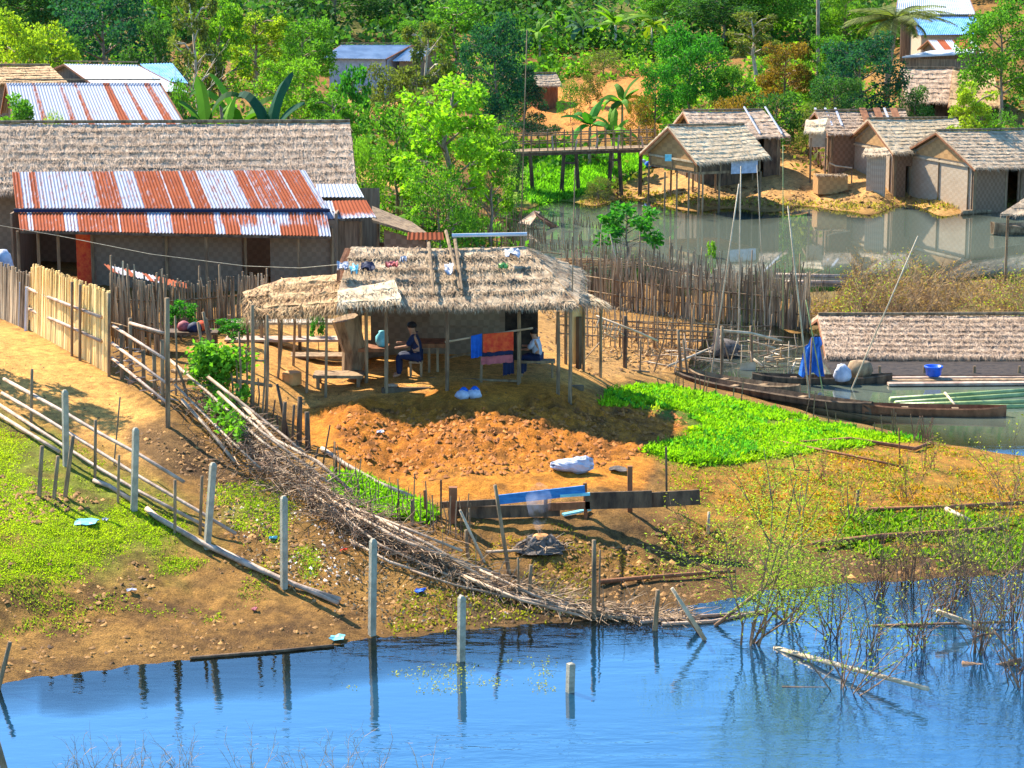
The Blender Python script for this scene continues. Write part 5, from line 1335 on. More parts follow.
def rand_in(poly, n, rs):
    xs = [p[0] for p in poly]; ys = [p[1] for p in poly]; out = np.zeros((0, 2))
    while len(out) < n:
        q = np.stack([rs.uniform(min(xs), max(xs), n * 2), rs.uniform(min(ys), max(ys), n * 2)], 1)
        q = q[in_poly(q[:, 0], q[:, 1], poly)]; out = np.concatenate([out, q])
    return out[:n]
def scatter(name, poly, n, L, W, color, seed, up=1.0, per=5, spread=.08, patch=None, cat=None, thr=.42, hgt=0.0, mat='leaf'):
    """plants growing over a plot outlined in the survey: n tufts of a few leaves"""
    rs = np.random.RandomState(seed); q = rand_in(poly, n, rs); P = Gv(q[:, 0], q[:, 1])
    P = P[P[:, 2] > .02]
    if patch: P = P[fbm(P[:, 0] * patch, P[:, 1] * patch * .7, 3, seed) > thr]
    P = np.repeat(P, per, 0); P[:, :2] += rs.normal(size=(len(P), 2)) * spread; P[:, 2] = hz(P[:, 0], P[:, 1]) - .01 + rs.uniform(0, 1, len(P)) * hgt
    V, Q = leaves(P, L, W, rs, up, .1)
    o = np_mesh(name, V, Q, M[mat], color=color); o['kind'] = 'stuff'; return o
scatter('grass', [(-20, 500), (-20, 420), (40, 445), (110, 490), (160, 515), (235, 550), (175, 572), (90, 580), (-20, 585)], 13000, .048, .019, (.36, .44, .02), 1, 1.2, 5, .11, .8, thr=.45)
scatter('grass', [(-20, 560), (-20, 400), (60, 436), (240, 540), (330, 590), (200, 625), (-20, 640)], 3800, .07, .025, (.26, .30, .03), 2, 1.2, 4, .08, 1.6, thr=.50)
scatter('grass', [(215, 485), (270, 480), (330, 545), (350, 590), (280, 570), (210, 530)], 3600, .055, .02, (.30, .38, .03), 3, 1.2, 5, .08, 1.2, thr=.45)
scatter('seedling_bed', [(330, 474), (362, 476), (400, 494), (434, 512), (430, 521), (380, 516), (340, 496)], 2000, .16, .05, (.22, .42, .02), 4, 1.3, 5, .06)
scatter('seedling_bed', [(612, 392), (640, 386), (668, 386), (740, 402), (830, 424), (918, 440), (860, 446), (740, 460), (700, 464), (668, 460), (645, 450), (700, 436), (690, 412), (650, 404), (600, 406)], 7500, .15, .065, (.22, .40, .015), 5, 1.1, 5, .08, .9, thr=.30)
scatter('seedling_bed', [(690, 432), (800, 424), (900, 437), (915, 441), (850, 446), (740, 462), (700, 462)], 2600, .13, .06, (.32, .46, .01), 15, 1.1, 5, .08)
scatter('seedling_bed', [(612, 392), (668, 386), (740, 402), (830, 424), (918, 440), (800, 446), (700, 464), (650, 452), (700, 436), (690, 412), (600, 406)], 1500, .19, .08, (.10, .30, .03), 25, 1.3, 6, .07, 1.6, thr=.50)
scatter('seedling_bed', [(612, 392), (668, 386), (740, 402), (830, 424), (918, 440), (800, 446), (700, 464), (650, 452), (700, 436), (690, 412), (600, 406)], 1500, .12, .05, (.42, .46, .03), 26, .8, 4, .10, 2.2, thr=.50)
scatter('weeds', [(655, 462), (700, 460), (800, 448), (925, 440), (1030, 460), (1030, 545), (860, 545), (760, 525), (690, 500)], 2300, .085, .034, (.26, .30, .02), 6, 1.0, 4, .09, 1.3, thr=.44)
scatter('weeds', [(760, 445), (925, 440), (1030, 462), (1030, 540), (800, 545), (720, 500)], 2400, .10, .036, (.42, .22, .03), 7, 1.0, 4, .09, 1.1, thr=.44)
scatter('weeds', [(850, 510), (950, 515), (1030, 520), (1030, 575), (900, 565), (840, 545)], 1200, .16, .06, (.17, .28, .02), 8, 1.1, 5, .10, 1.1, thr=.42)
scatter('weeds', [(440, 525), (700, 520), (760, 535), (700, 560), (600, 600), (450, 600)], 1500, .08, .04, (.26, .20, .04), 9, 1.0, 3, .08, 1.5, thr=.52)
scatter('weeds', [(400, 590), (560, 590), (620, 612), (500, 622), (390, 634)], 500, .08, .04, (.26, .24, .03), 10, 1.0, 3, .08)
scatter('dry_litter', [(200, 470), (300, 500), (420, 560), (560, 600), (620, 616), (480, 622), (380, 630), (300, 600), (250, 560), (215, 520)], 1900, .10, .045, (.42, .27, .15), 11, .1, 2, .12, 1.4, thr=.45, mat='drybrush')
scatter('grass', [(530, 203), (535, 165), (565, 155), (640, 156), (650, 164), (620, 180), (585, 194), (545, 203)], 4200, .32, .10, (.15, .36, .03), 12, 1.2, 4, .25)
scatter('grass', [(560, 204), (640, 192), (740, 200), (860, 204), (1030, 200), (1030, 210), (860, 210), (700, 206)], 900, .22, .06, (.30, .24, .06), 13, 1.2, 3, .2)
scatter('weeds', [(520, 300), (560, 290), (700, 320), (800, 345), (700, 360), (640, 372), (600, 350)], 1600, .18, .04, (.40, .27, .09), 14, 1.1, 3, .12, 1.0, thr=.45, mat='drybrush')

rs = np.random.RandomState(71); q = rand_in([(335, 676), (470, 662), (555, 655), (552, 690), (450, 694), (340, 688)], 420, rs)
P = np.array([tuple(on(a, b, .01)) for a, b in q]); P = P[fbm(P[:, 0] * .8, P[:, 1] * .5, 3, 5) > .44]; P = np.repeat(P, 2, 0); P[:, :2] += rs.normal(size=(len(P), 2)) * .05
V, Q = leaves(P, .05, .02, rs, .6, .1); o = np_mesh('water_weeds', V, Q, M['leaf'], color=(.36, .32, .03)); o['kind'] = 'stuff'
def pebbles(name, poly, n, r0, r1, mat, seed, thr=None):
    rs = np.random.RandomState(seed); q = rand_in(poly, n, rs); P = Gv(q[:, 0], q[:, 1]); P = P[P[:, 2] > .02]; V = []; Fq = []
    if thr: P = P[fbm(P[:, 0] * 1.1, P[:, 1] * .8, 3, seed) > thr]
    for p in P:
        r_ = r0 + (r1 - r0) * rs.rand() ** 2.5; n0 = len(V)
        for dx, dy in ((1, 0), (0, 1), (-1, 0), (0, -1)): V.append((p[0] + dx * r_ * rs.uniform(.6, 1.4), p[1] + dy * r_ * rs.uniform(.6, 1.4), p[2] - .02 + r_ * .3))
        V.append((p[0] + rs.normal() * r_ * .3, p[1] + rs.normal() * r_ * .3, p[2] + r_ * rs.uniform(.5, 1.0)))
        Fq += [(n0, n0 + 1, n0 + 4), (n0 + 1, n0 + 2, n0 + 4), (n0 + 2, n0 + 3, n0 + 4), (n0 + 3, n0, n0 + 4)]
    o = np_mesh(name, V, Fq, mat); o['kind'] = 'stuff'
M['earthclod'] = m_mottled('earth_clod', (.10, .05, .02), (.36, .18, .05), scale=4, island=.5)
M['litter'] = m_mottled('pale_litter', (.30, .20, .12), (.66, .56, .48), scale=4, island=.5)
BANK = [(-20, 560), (130, 560), (240, 545), (330, 560), (440, 580), (620, 600), (700, 590), (980, 560), (1030, 565), (940, 577), (700, 602), (560, 620), (370, 640), (150, 664), (-20, 684)]
pebbles('earth_clods', BANK, 2600, .012, .07, M['earthclod'], 81, .42)
pebbles('earth_clods', [(440, 522), (760, 525), (1000, 540), (960, 575), (700, 600), (560, 618), (480, 600)], 2200, .015, .08, M['earthclod'], 82, .40)
pebbles('earth_clods', [(-20, 470), (110, 500), (60, 520), (-20, 530)], 500, .02, .08, M['earthclod'], 83)
pebbles('earth_clods', [(130, 430), (200, 430), (250, 480), (330, 560), (230, 540), (190, 480)], 900, .015, .07, M['earthclod'], 84)
pebbles('pale_litter', [(215, 500), (300, 510), (420, 560), (520, 600), (600, 616), (440, 622), (330, 600), (250, 560)], 900, .012, .05, M['litter'], 85, .42)
pebbles('earth_clods', [(0, 345), (100, 380), (180, 430), (110, 450), (0, 400)], 260, .01, .045, M['earthclod'], 88)
pebbles('earth_clods', [(250, 375), (330, 380), (560, 395), (420, 406), (260, 404)], 260, .01, .04, M['earthclod'], 89)
pebbles('earth_clods', [(590, 196), (700, 186), (800, 186), (1000, 200), (1000, 210), (800, 208), (600, 202)], 700, .04, .16, M['earthclod'], 86)
pebbles('earth_clods', [(520, 330), (700, 345), (740, 365), (640, 375), (590, 378), (540, 350)], 900, .02, .09, M['earthclod'], 87)
# undergrowth over the hillside: leaf clumps between the trees
def undergrowth(name, n, pxr, dr, color, seed, size=(.5, 1.5), per=46, L=.34, W=.19, avoid=True):
    rs = np.random.RandomState(seed); d = rs.uniform(dr[0], dr[1], n); px = rs.uniform(pxr[0], pxr[1], n)
    x = (px - 512) / FPX * d; z = hz(x, d); r = rs.uniform(size[0], size[1], n)
    if avoid:
        sx, sy = proj(x, d, z); keep = np.ones(n, bool)
        for poly in ([(525, 84), (648, 80), (655, 150), (505, 150)], [(870, -40), (1010, -40), (1010, 110), (870, 110)], [(340, 66), (420, 66), (415, 115), (345, 115)], [(345, 168), (430, 168), (445, 200), (345, 200)]): keep &= ~in_poly(sx, sy, poly)
        x, d, z, r = x[keep], d[keep], z[keep], r[keep]
    m = len(x); idx = np.repeat(np.arange(m), per); v = rs.normal(size=(len(idx), 3)); v /= np.linalg.norm(v, axis=1)[:, None]; v[:, 2] = np.abs(v[:, 2])
    P = np.stack([x, d, z], 1)[idx] + v * (r[idx] * rs.uniform(.4, 1, len(idx)))[:, None]
    V, Q = leaves(P, L, W, rs, .3, .1, v, .6); o = np_mesh(name, V, Q, M['leaf'], color=color); o['kind'] = 'stuff'; return o
undergrowth('undergrowth', 640, (-330, 1350), (114, 165), MG, 61)
undergrowth('undergrowth', 260, (480, 900), (122, 165), LG, 68, (.5, 1.3))
undergrowth('undergrowth', 170, (-60, 1090), (112, 180), OL, 62)
undergrowth('undergrowth', 640, (-330, 1350), (158, 200), DG, 63, (1.2, 3.4), 80, .5, .3, False)
undergrowth('undergrowth', 160, (-60, 1090), (150, 185), MG, 67, (.8, 2.2), 70, .42, .26)
undergrowth('undergrowth', 95, (330, 520), (82, 108), MG, 64, (.3, .8), 40, .26, .15)
undergrowth('undergrowth', 70, (335, 500), (80, 92), OL, 65, (.25, .6), 36, .22, .12)
undergrowth('far_woods', 700, (-500, 1500), (200, 330), DG, 66, (2.0, 5.0), 60, .9, .55, False)
# ------------------------------------------------------------------ fences, poles, boats, small things
def stick_mb(mb, xb, yb, xt, yt, r=.03, r2=None, bury=.25, lean=0.0, base=None, bend=0.0, n=6):
    g = G(xb, yb) if base is None else base
    if g.z < 0: g = on(xb, yb, 0.0); bury = .7
    t = at(xt, yt, g.y + lean); b = g + (g - t).normalized() * bury
    mid = lerp(g, t, .5) + Vector((bend, 0, 0)); mb.tube([b, g, mid, t], r, r if r2 is None else r2, n); return g, t
def pole(label, xb, yb, xt, yt, r=.035, mat='stake', name='wooden_stake', cat='stake', group=None, lean=0.0, r2=None, bend=0.0):
    m = MB(); g, t = stick_mb(m, xb, yb, xt, yt, r, r * .8 if r2 is None else r2, lean=lean, bend=bend)
    o = solo(m, name, M[mat], label, cat, g, group, True); return o
def lying(label, pts, r=.04, r2=None, mat='pinkbamboo', name='bamboo_pole', cat='pole', group=None, lift=.03, parent=None):
    P = [G(x, y) + Vector((0, 0, r + lift + (p[0] if p else 0))) for (x, y, *p) in pts]
    for p in P: p.z = max(p.z, .02)
    m = MB(); m.tube(P, r, r if r2 is None else r2, 7)
    if parent is not None: return m.build(name, M[mat], parent, smooth=True)
    return solo(m, name, M[mat], label, cat, P[0], group, True)
# concrete posts by the water
proto = None
for (x, yb, xt, yt, lab) in ((134, 510, 136, 428, 'pale concrete post at the bamboo rails just left of the ash patch'), (66, 466, 65, 390, 'pale concrete post farthest up the path among the bamboo rails'),
        (207, 548, 214, 463, 'pale concrete post leaning right where the three bamboo rails end'), (284, 588, 284, 496, 'pale concrete post standing over the loose bamboo pole on the bare bank'),
        (372, 635, 373.5, 539, 'tall pale concrete post right at the water edge'), (461, 661, 462, 596, 'grey concrete post standing in shallow water right of the tall one'),
        (570, 692, 571, 663, 'shortest grey post, standing alone in the blue water')):
    g = G(x, yb)
    if g.z < 0: g = on(x, yb, 0.0)
    t = at(xt, yt, g.y); H = t.z - g.z
    if proto is None:
        m = MB(); w = .058
        m.add([(-w, -w, -.3), (w, -w, -.3), (w, w, -.3), (-w, w, -.3), (-w, -w, .97), (w, -w, .97), (w, w, .97), (-w, w, .97), (-w * .5, -w * .5, 1), (w * .5, -w * .5, 1), (w * .5, w * .5, 1), (-w * .5, w * .5, 1)],
              [(0, 1, 5, 4), (1, 2, 6, 5), (2, 3, 7, 6), (3, 0, 4, 7), (4, 5, 9, 8), (5, 6, 10, 9), (6, 7, 11, 10), (7, 4, 8, 11), (8, 9, 10, 11), (3, 2, 1, 0)])
        o = m.build('concrete_post', M['concrete']); proto = o
    else: o = proto.copy(); COL.objects.link(o)
    o.location = g; o.scale = (1, 1, H); o.rotation_euler = (0, math.atan2(t.x - g.x, H), .5)
    tag(o, lab, 'post', 'concrete posts along the shore')
# bamboo rail fence on the left
rf = thing('bamboo_rail_fence', 'low fence of pale bamboo rails running down the path to the concrete posts', 'fence', G(66, 468))
def rail_at(pts, r, par, mat='pinkbamboo', name='rail'):
    # pixel points with heights above ground
    P = []
    for (x, y, h) in pts:
        g = on(x, y, 1.0)
        for _ in range(12): 
            z = gz(g.x, g.y) + h; g = on(x, y, .5 * (z + g.z))
        P.append(g)
    m = MB(); m.tube(P, r, r * .9, 6); return m.build(name, M[mat], par, smooth=True)
rail_at([(4, 379, .62), (62, 411, .9), (101, 434, .85), (140, 455, .8), (184, 482, .55)], .042, rf)
rail_at([(2, 393, .40), (40, 415, .5), (90, 446, .5), (140, 477, .45), (200, 512, .3), (236, 534, .12)], .040, rf)
rail_at([(-5, 402, .20), (50, 437, .3), (100, 469, .25), (140, 492, .22), (205, 526, .1)], .040, rf)
rail_at([(-5, 412, .1), (40, 440, .12), (60, 452, .12)], .045, rf)
for (x, yb, xt, yt, r) in ((31, 430, 32, 369, .035), (95, 483, 95.5, 420, .035), (118, 503, 119, 455, .03), (175, 533, 175, 480, .035), (200, 535, 202, 476, .035), (114, 465, 120, 397, .018)):
    m = MB(); stick_mb(m, x, yb, xt, yt, r); m.build('post', M['stake'], rf, smooth=True)
pole('leftmost of three short dark stakes on the meadow', 39, 497, 42, 446, .055, 'stake', group='short dark stakes on the meadow')
pole('middle and shortest of the three short dark stakes on the meadow', 54, 498, 58, 456, .05, 'stake', group='short dark stakes on the meadow')
pole('rightmost of three short dark stakes, leaning right beside the concrete post', 65, 497, 73, 436, .055, 'stake', group='short dark stakes on the meadow')
lying('long weathered bamboo pole lying from the concrete posts down the bank', [(147, 513), (158, 522), (200, 546), (250, 570), (300, 591), (340, 604)], .06, .05)
lying('second weathered bamboo pole lying beside the long one on the bank', [(215, 551), (280, 582), (338, 607)], .05, .04)
lying('short pale bamboo pole on the meadow left of the leaning concrete post', [(94, 484), (110, 490), (132, 504)], .05)
pole('dark stake leaning right out of the water at the left edge', -2, 690, 10, 642, .05, 'stake')
pole('thick dark stake at the bottom left corner in the water', 6, 775, -4, 738, .06, 'stake')
# golden mat fence
def mat_panel(top, bot, mat, par, name='panel', n=60, seed=1):
    rg = random.Random(seed); m = MB()
    for i in range(n):
        t = (i + .5) / n
        bx, by = lerp_pts(bot, t); tx, ty = lerp_pts(top, t)
        g = G(bx, by); tt = at(tx + rg.uniform(-1, 1), ty + rg.uniform(-3, 2), g.y); w = .035
        dx = (G(*lerp_pts(bot, min(1, t + .5 / n))) - g); 
        d = dx.normalized() if dx.length > 1e-4 else Vector((1, 0, 0)); w = max(dx.length, .02) * 1.05
        a = d * w; nn = Vector((-d.y, d.x, 0)) * (.012 + .006 * (i % 2))
        m.hexa([g - a - nn - Vector((0, 0, .2)), g + a - nn - Vector((0, 0, .2)), g + a + nn - Vector((0, 0, .2)), g - a + nn - Vector((0, 0, .2)), tt - a - nn, tt + a - nn, tt + a + nn, tt - a + nn])
    return m.build(name, M[mat], par)
def lerp_pts(pts, t):
    f = t * (len(pts) - 1); i = min(int(f), len(pts) - 2); k = f - i
    return (pts[i][0] + (pts[i + 1][0] - pts[i][0]) * k, pts[i][1] + (pts[i + 1][1] - pts[i][1]) * k)
mf = thing('golden_mat_fence', 'tall golden bamboo mat fence beside the sandy path', 'fence', G(70, 352))
mat_panel([(32, 266), (52, 271), (72, 279)], [(30, 330), (50, 341), (70, 352)], 'palinggold', mf, 'panel', 70, 1)
mat_panel([(72, 280), (92, 286), (109, 293)], [(70, 352), (90, 363), (109, 374)], 'palinggold', mf, 'panel', 70, 2)
for pts in ([(29, 289, 1.0), (66, 304, 1.0), (101, 317, 1.2)], [(29, 309, .5), (66, 325, .5), (101, 341, .5)]):
    P = [at(x, y, G(x, 330 + (x - 30) * .56).y - .12) for x, y, h in pts]; m = MB(); m.tube(P, .045); m.build('rail', M['pinkbamboo'], mf, smooth=True)
for x in (72, 80, 109):
    m = MB(); b = G(x, 332 + (x - 30) * .55 + 1); stick_mb(m, x, 332 + (x - 30) * .55 + 1, x, 282 + (x - 72) * .3, .04); m.build('post', M['stake'], mf, smooth=True)
pf = thing('pale_mat_fence', 'greyish white bamboo mat fence panel at the left edge beside the golden one', 'fence', G(12, 322))
mat_panel([(-40, 250), (0, 264), (30, 275)], [(-40, 300), (0, 318), (27, 330)], 'paling', pf, 'panel', 60, 3)
for x, y in ((26, 331), (20, 326)):
    m = MB(); stick_mb(m, x, y, x + 1, y - 44, .05); m.build('post', M['whitesheet'], pf)
# washing at far left
m = MB(); p = at(4, 258, 66.5); m.lathe(p - Vector((0, 0, .6)), [(.22, 0), (.28, .35), (.2, .7), (.08, .85)], 9); m.v = [(x + random.Random(i).uniform(-.04, .04), y, z) for i, (x, y, z) in enumerate(m.v)]
solo(m, 'white_sack', M['sack'], 'white sack heaped behind the pale mat fence at the left edge', 'sack', p, None, True)

def palings(par, base, height, n, mat='paling', r=(.015, .03), jit=.10, hj=.25, seed=1, name='palings', tilt=.06, wob=.04):
    rg = random.Random(seed); m = MB()
    for i in range(n):
        t = (i + rg.uniform(-.3, .3)) / max(n - 1, 1); t = min(1, max(0, t)); x, y = lerp_pts(base, t); g = G(x, y) + Vector((0, rg.uniform(-jit, jit), 0))
        h = height * (1 + rg.uniform(-hj, hj)); rr = rg.uniform(*r)
        m.tube([g - Vector((0, 0, .3)), g + Vector((rg.uniform(-wob, wob), 0, h * .5)), g + Vector((rg.uniform(-tilt, tilt) * h, rg.uniform(-tilt, tilt) * h, h))], rr, rr * .7, 4)
    return m.build(name, M[mat], par)
def fence_rails(par, base, hs, r=.02, mat='stake', off=-.06):
    for h in hs:
        P = []
        for x, y in base: P.append(G(x, y) + Vector((0, off, h)))
        m = MB(); m.tube(P, r, r, 5); m.build('rail', M[mat], par, smooth=True)
def fence_posts(par, base, n, h, r=.04, mat='stake', seed=1, name='post'):
    rg = random.Random(seed)
    for i in range(n):
        x, y = lerp_pts(base, i / max(1, n - 1)); g = G(x, y); m = MB(); hh = h * rg.uniform(.85, 1.2)
        m.tube([g - Vector((0, 0, .3)), g + Vector((rg.uniform(-.05, .05), -.05, hh))], r, r * .8, 6); m.build(name, M[mat], par, smooth=True)
def fence(name, label, base, h, n, posts=6, rails=(.35,), mat='paling', r=(.015, .03), seed=1, hj=.25, jit=.1, ph=None, pr=.035, tilt=.06, rmat='stake'):
    mid = base[len(base) // 2]; root = thing(name, label, 'fence', G(*mid))
    if n: palings(root, base, h, n, mat, r, jit, hj, seed, tilt=tilt)
    fence_rails(root, base, rails, .022, rmat); fence_posts(root, base, posts, ph or h * 1.1, pr, 'stake', seed); return root
fence('paling_fence', 'brown upright paling fence standing in front of the woven wall of the metal roofed house', [(112, 336), (165, 338), (215, 334), (268, 328)], 1.45, 120, 8, (.4, 1.0), 'paling', (.022, .036), 5, .10, .03)
fence('crooked_stake_fence', 'tall crooked stake fence between the golden mat fence and the rail fence', [(113, 345), (140, 352), (166, 358)], 1.9, 26, 4, (.6,), 'paling', (.02, .034), 6, .22, .05)
f = thing('post_and_rail_fence', 'fence of dark posts with pale bamboo rails at the edge of the sandy path', 'fence', G(144, 390))
for (x, yb, yt) in ((122, 379, 325), (131, 383, 318), (144, 390, 350), (155, 397, 352), (163, 404, 340), (168, 427, 298)):
    m = MB(); stick_mb(m, x, yb, x - 1, yt, .05 if x < 165 else .06); m.build('post', M['stake'], f, smooth=True)
for a, b in (((113, 326), (165, 359)), ((112, 343), (166, 383)), ((112, 358), (166, 402)), ((130, 323), (164, 333))):
    def PP(q): 
        t = (q[0] - 113) / 55; return at(q[0], q[1], G(113 + 55 * t, 374 + 36 * t).y - .1)
    m = MB(); m.tube([PP(a), PP(b)], .04, .035); m.build('rail', M['pinkbamboo'], f, smooth=True)
rg = random.Random(8); m = MB()
for k in range(70):
    t = rg.random(); q = at(113 + 54 * t, 345 + 45 * t + rg.uniform(-12, 22), G(113 + 55 * t, 372 + 36 * t).y + rg.uniform(.1, .4)); m.tube([q, q + Vector((rg.uniform(-.3, .3), rg.uniform(-.2, .2), rg.uniform(-.1, .1)))], .018, .014, 4)
o = m.build('piled_sticks', M['pinkbamboo'], f); o['kind'] = 'stuff'

# near garden stake fence with cross rails
f = thing('stake_and_rail_fence', 'fence of crooked upright stakes with cross poles, overgrown by the green vine', 'fence', G(240, 400))
for (x, yb, xt, yt, r) in ((176, 395, 175, 316, .03), (188, 400, 176, 365, .04), (213, 372, 203, 312, .05), (204, 372, 198, 322, .05), (215, 365, 206, 318, .04), (240, 408, 239, 332, .035), (252, 416, 252, 305, .06), (246, 405, 246, 350, .03),
                       (232, 402, 231, 370, .03), (266, 420, 267, 315, .045), (258, 412, 258, 378, .025), (226, 398, 227, 372, .025), (237, 405, 236, 360, .03), (262, 420, 265, 340, .03), (278, 378, 282, 316, .04)):
    m = MB(); stick_mb(m, x, yb, xt, yt, r, r * .8, bend=.03); m.build('stake', M['stake'], f, smooth=True)
def airpole(par, pts, r, mat='pinkbamboo', name='pole', r2=None):
    P = [at(x, y, Y) for x, y, Y in pts]; m = MB(); m.tube(P, r, r2 or r * .85, 7); return m.build(name, M[mat], par, smooth=True)
yA = G(225, 398).y
airpole(f, [(169, 381, yA + .6), (220, 378, yA), (272, 386, yA - .3)], .05, 'stake', 'cross_pole'); airpole(f, [(172, 371, yA + .8), (230, 379, yA)], .05, 'stake', 'cross_pole')
airpole(f, [(240, 360, yA + .2), (268, 361, yA)], .03, 'stake', 'cross_pole')

# fallen brush fence
bf = thing('fallen_brush_fence', 'collapsed heap of bamboo poles and brushwood running diagonally down to the water', 'brush fence', G(380, 530))
for pts, r in (([(170, 360, .7), (205, 390, .5), (260, 440, .35), (310, 478, .25)], .06), ([(208, 377, .9), (240, 402, .6), (285, 437, .4), (303, 452, .3)], .065), ([(218, 392, .8), (262, 432, .5), (330, 484, .25)], .06),
               ([(236, 398, .6), (275, 440, .4), (318, 462, .35), (352, 492, .2)], .07), ([(240, 415, .5), (278, 428, .45), (278, 430, .4)], .05), ([(182, 400, .3), (205, 425, .2), (235, 462, .15)], .07),
               ([(175, 385, .4), (230, 440, .3), (262, 470, .25)], .05), ([(300, 470, .25), (370, 520, .3), (440, 555, .3), (500, 575, .2)], .055), ([(330, 500, .3), (400, 540, .35), (470, 565, .3)], .07),
               ([(345, 505, .4), (410, 530, .45), (462, 551, .4)], .05), ([(380, 520, .5), (430, 545, .4), (500, 588, .1)], .055), ([(315, 495, .3), (380, 545, .2), (452, 577, .1)], .05),
               ([(440, 560, .1), (480, 585, .1), (560, 608, .08), (640, 621, .05)], .06), ([(462, 575, .2), (520, 600, .15), (590, 618, .05)], .05), ([(480, 570, .3), (540, 598, .15), (620, 612, .05)], .045),
               ([(410, 570, .15), (455, 585, .1), (540, 604, .08)], .04), ([(350, 540, .1), (390, 562, .15), (430, 575, .1)], .05), ([(500, 595, .1), (560, 604, .1), (650, 614, .03)], .045),
               ([(486, 552, .1), (530, 550, .1), (543, 547, .08)], .055)):
    rail_at(pts, r * .62, bf, 'driedbamboo', 'bamboo_pole')
for (x, yb, xt, yt, r) in ((288, 436, 277, 384, .06), (299, 445, 300, 397, .10), (308, 452, 307, 412, .10), (283, 440, 285, 402, .08), (292, 446, 294, 405, .05), (278, 430, 277, 415, .04), (304, 462, 296, 440, .05), (322, 470, 330, 425, .03), (313, 470, 318, 448, .04), (336, 478, 337, 455, .03), (272, 425, 275, 400, .03)):
    m = MB(); stick_mb(m, x, yb, xt, yt, r * .8, r * .6); m.build('stake', M['darkwood'], bf, smooth=True)
rg = random.Random(77); m = MB()
path = [(195, 400), (240, 445), (290, 490), (350, 525), (420, 560), (500, 592), (600, 615), (690, 622)]
wd = [9, 15, 19, 13, 8, 6, 4, 3]
for k in range(2300):
    t = rg.random() ** .9; x, y = lerp_pts(path, t); w_ = wd[min(7, int(t * 7.99))]
    g = G(x + rg.gauss(0, w_ * .6), y + rg.gauss(0, w_ * .38)); h = rg.random() ** 1.4 * .6 * (w_ / 24); g.z += h
    dirx = Vector((rg.gauss(.55, .8), rg.gauss(-.5, .7), rg.gauss(0, .35))).normalized(); L = rg.uniform(.25, .9)
    p2 = g + dirx * L; p2.z = max(p2.z, gz(p2.x, p2.y) + .01); md = lerp(g, p2, .5) + Vector((0, 0, rg.uniform(-.03, .10)))
    m.tube([g, md, p2], rg.uniform(.005, .016), .004, 3, False)
o = m.build('brushwood', M['brush'], bf); o['kind'] = 'stuff'
m = MB()
for k in range(800):
    t = rg.random(); x, y = lerp_pts(path[:5], t); g = G(x + rg.gauss(0, 20), y + rg.gauss(4, 11)); g.z += rg.random() * .6
    p2 = g + Vector((rg.gauss(0, .3), rg.gauss(0, .3), rg.gauss(.05, .2))); p2.z = max(p2.z, gz(p2.x, p2.y)); m.tube([g, p2], .009, .005, 3, False)
o = m.build('dark_twigs', M['twig'], bf); o['kind'] = 'stuff'
# vine
rs = np.random.RandomState(5); pts = []
for (x, y, sx, sy, n_) in ((208, 362, 13, 12, 330), (232, 360, 16, 12, 330), (216, 384, 11, 8, 170), (222, 402, 12, 10, 220), (230, 420, 9, 8, 150), (245, 392, 6, 7, 60), (203, 350, 8, 6, 100), (238, 430, 5, 8, 60), (196, 372, 6, 10, 60)):
    for k in range(int(n_ * 1.9)):
        xx = x + rs.normal() * sx * .6; y2 = y + rs.normal() * sy * .6; pts.append(at(xx, y2, min(yA + rs.normal() * .25, G(xx, max(y2, 385)).y - 1.0 + rs.normal() * .25)))
V, Q = leaves(np.array(pts), .14, .10, rs, .2, .1); g = G(225, 425)
vn = thing('climbing_vine', 'bright green leafy vine climbing over the crooked stake fence', 'vine', g); np_mesh('foliage', V - np.array(g), Q, M['leaf'], vn, None, (.13, .30, .03))
m = MB()
for k in range(9):
    x = 205 + k * 5; m.tube([G(x, 425), at(x - 4, 400, yA), at(x + rs.uniform(-8, 8), 360, yA)], .015, .01, 4)
m.build('stem', M['twig'], vn)
# laundry / dark bench behind fence
YS = G(190, 352).y
bb = thing('dark_lean_to_bench', 'small dark shelf with red and blue bundles in the shade behind the fence stakes', 'shelf', at(188, 345, YS) + Vector((0, 0, -.2)))
g = gz(bb.location.x, YS); bb.location.z = g
m = MB(); m.box((bb.location.x, YS, g + .5), 1.6, .6, .06); m.build('shelf', M['darkwood'], bb)
for dx in (-.7, .7):
    m = MB(); m.box((bb.location.x + dx, YS, g - .1), .07, .5, .6); m.build('leg', M['darkwood'], bb)
for (dx, mt, lab, sc_) in ((.35, 'redcloth', 'red bundle on the dark shelf behind the fence stakes', .22), (-.1, 'pinkcloth', 'pink bundle on the dark shelf left of the red one', .18), (.2, 'navy', 'dark blue bundle in front of the red one on the dark shelf', .2)):
    m = MB(); dy = -.15 if mt == 'navy' else .05; m.lathe((bb.location.x + dx, YS + dy, g + .562), [(sc_ * .8, 0), (sc_, .08), (sc_ * .8, .18), (.04, .24)], 9); solo(m, 'cloth_bundle', M[mt], lab, 'bundle', (bb.location.x + dx, YS + dy, g + .56), None, True)

# bed stakes fence (thin) & pole by the seedling bed
lying('pale bamboo pole lying along the edge of the tilled plot behind the seedlings', [(322, 452), (345, 468), (378, 487), (412, 501)], .055)
f = fence('thin_stick_fence', 'row of thin bare sticks in front of the bright seedling bed', [(335, 478), (370, 510), (430, 528), (470, 540)], .75, 34, 3, (), 'stake', (.010, .018), 12, .35, .25, .8, .02)
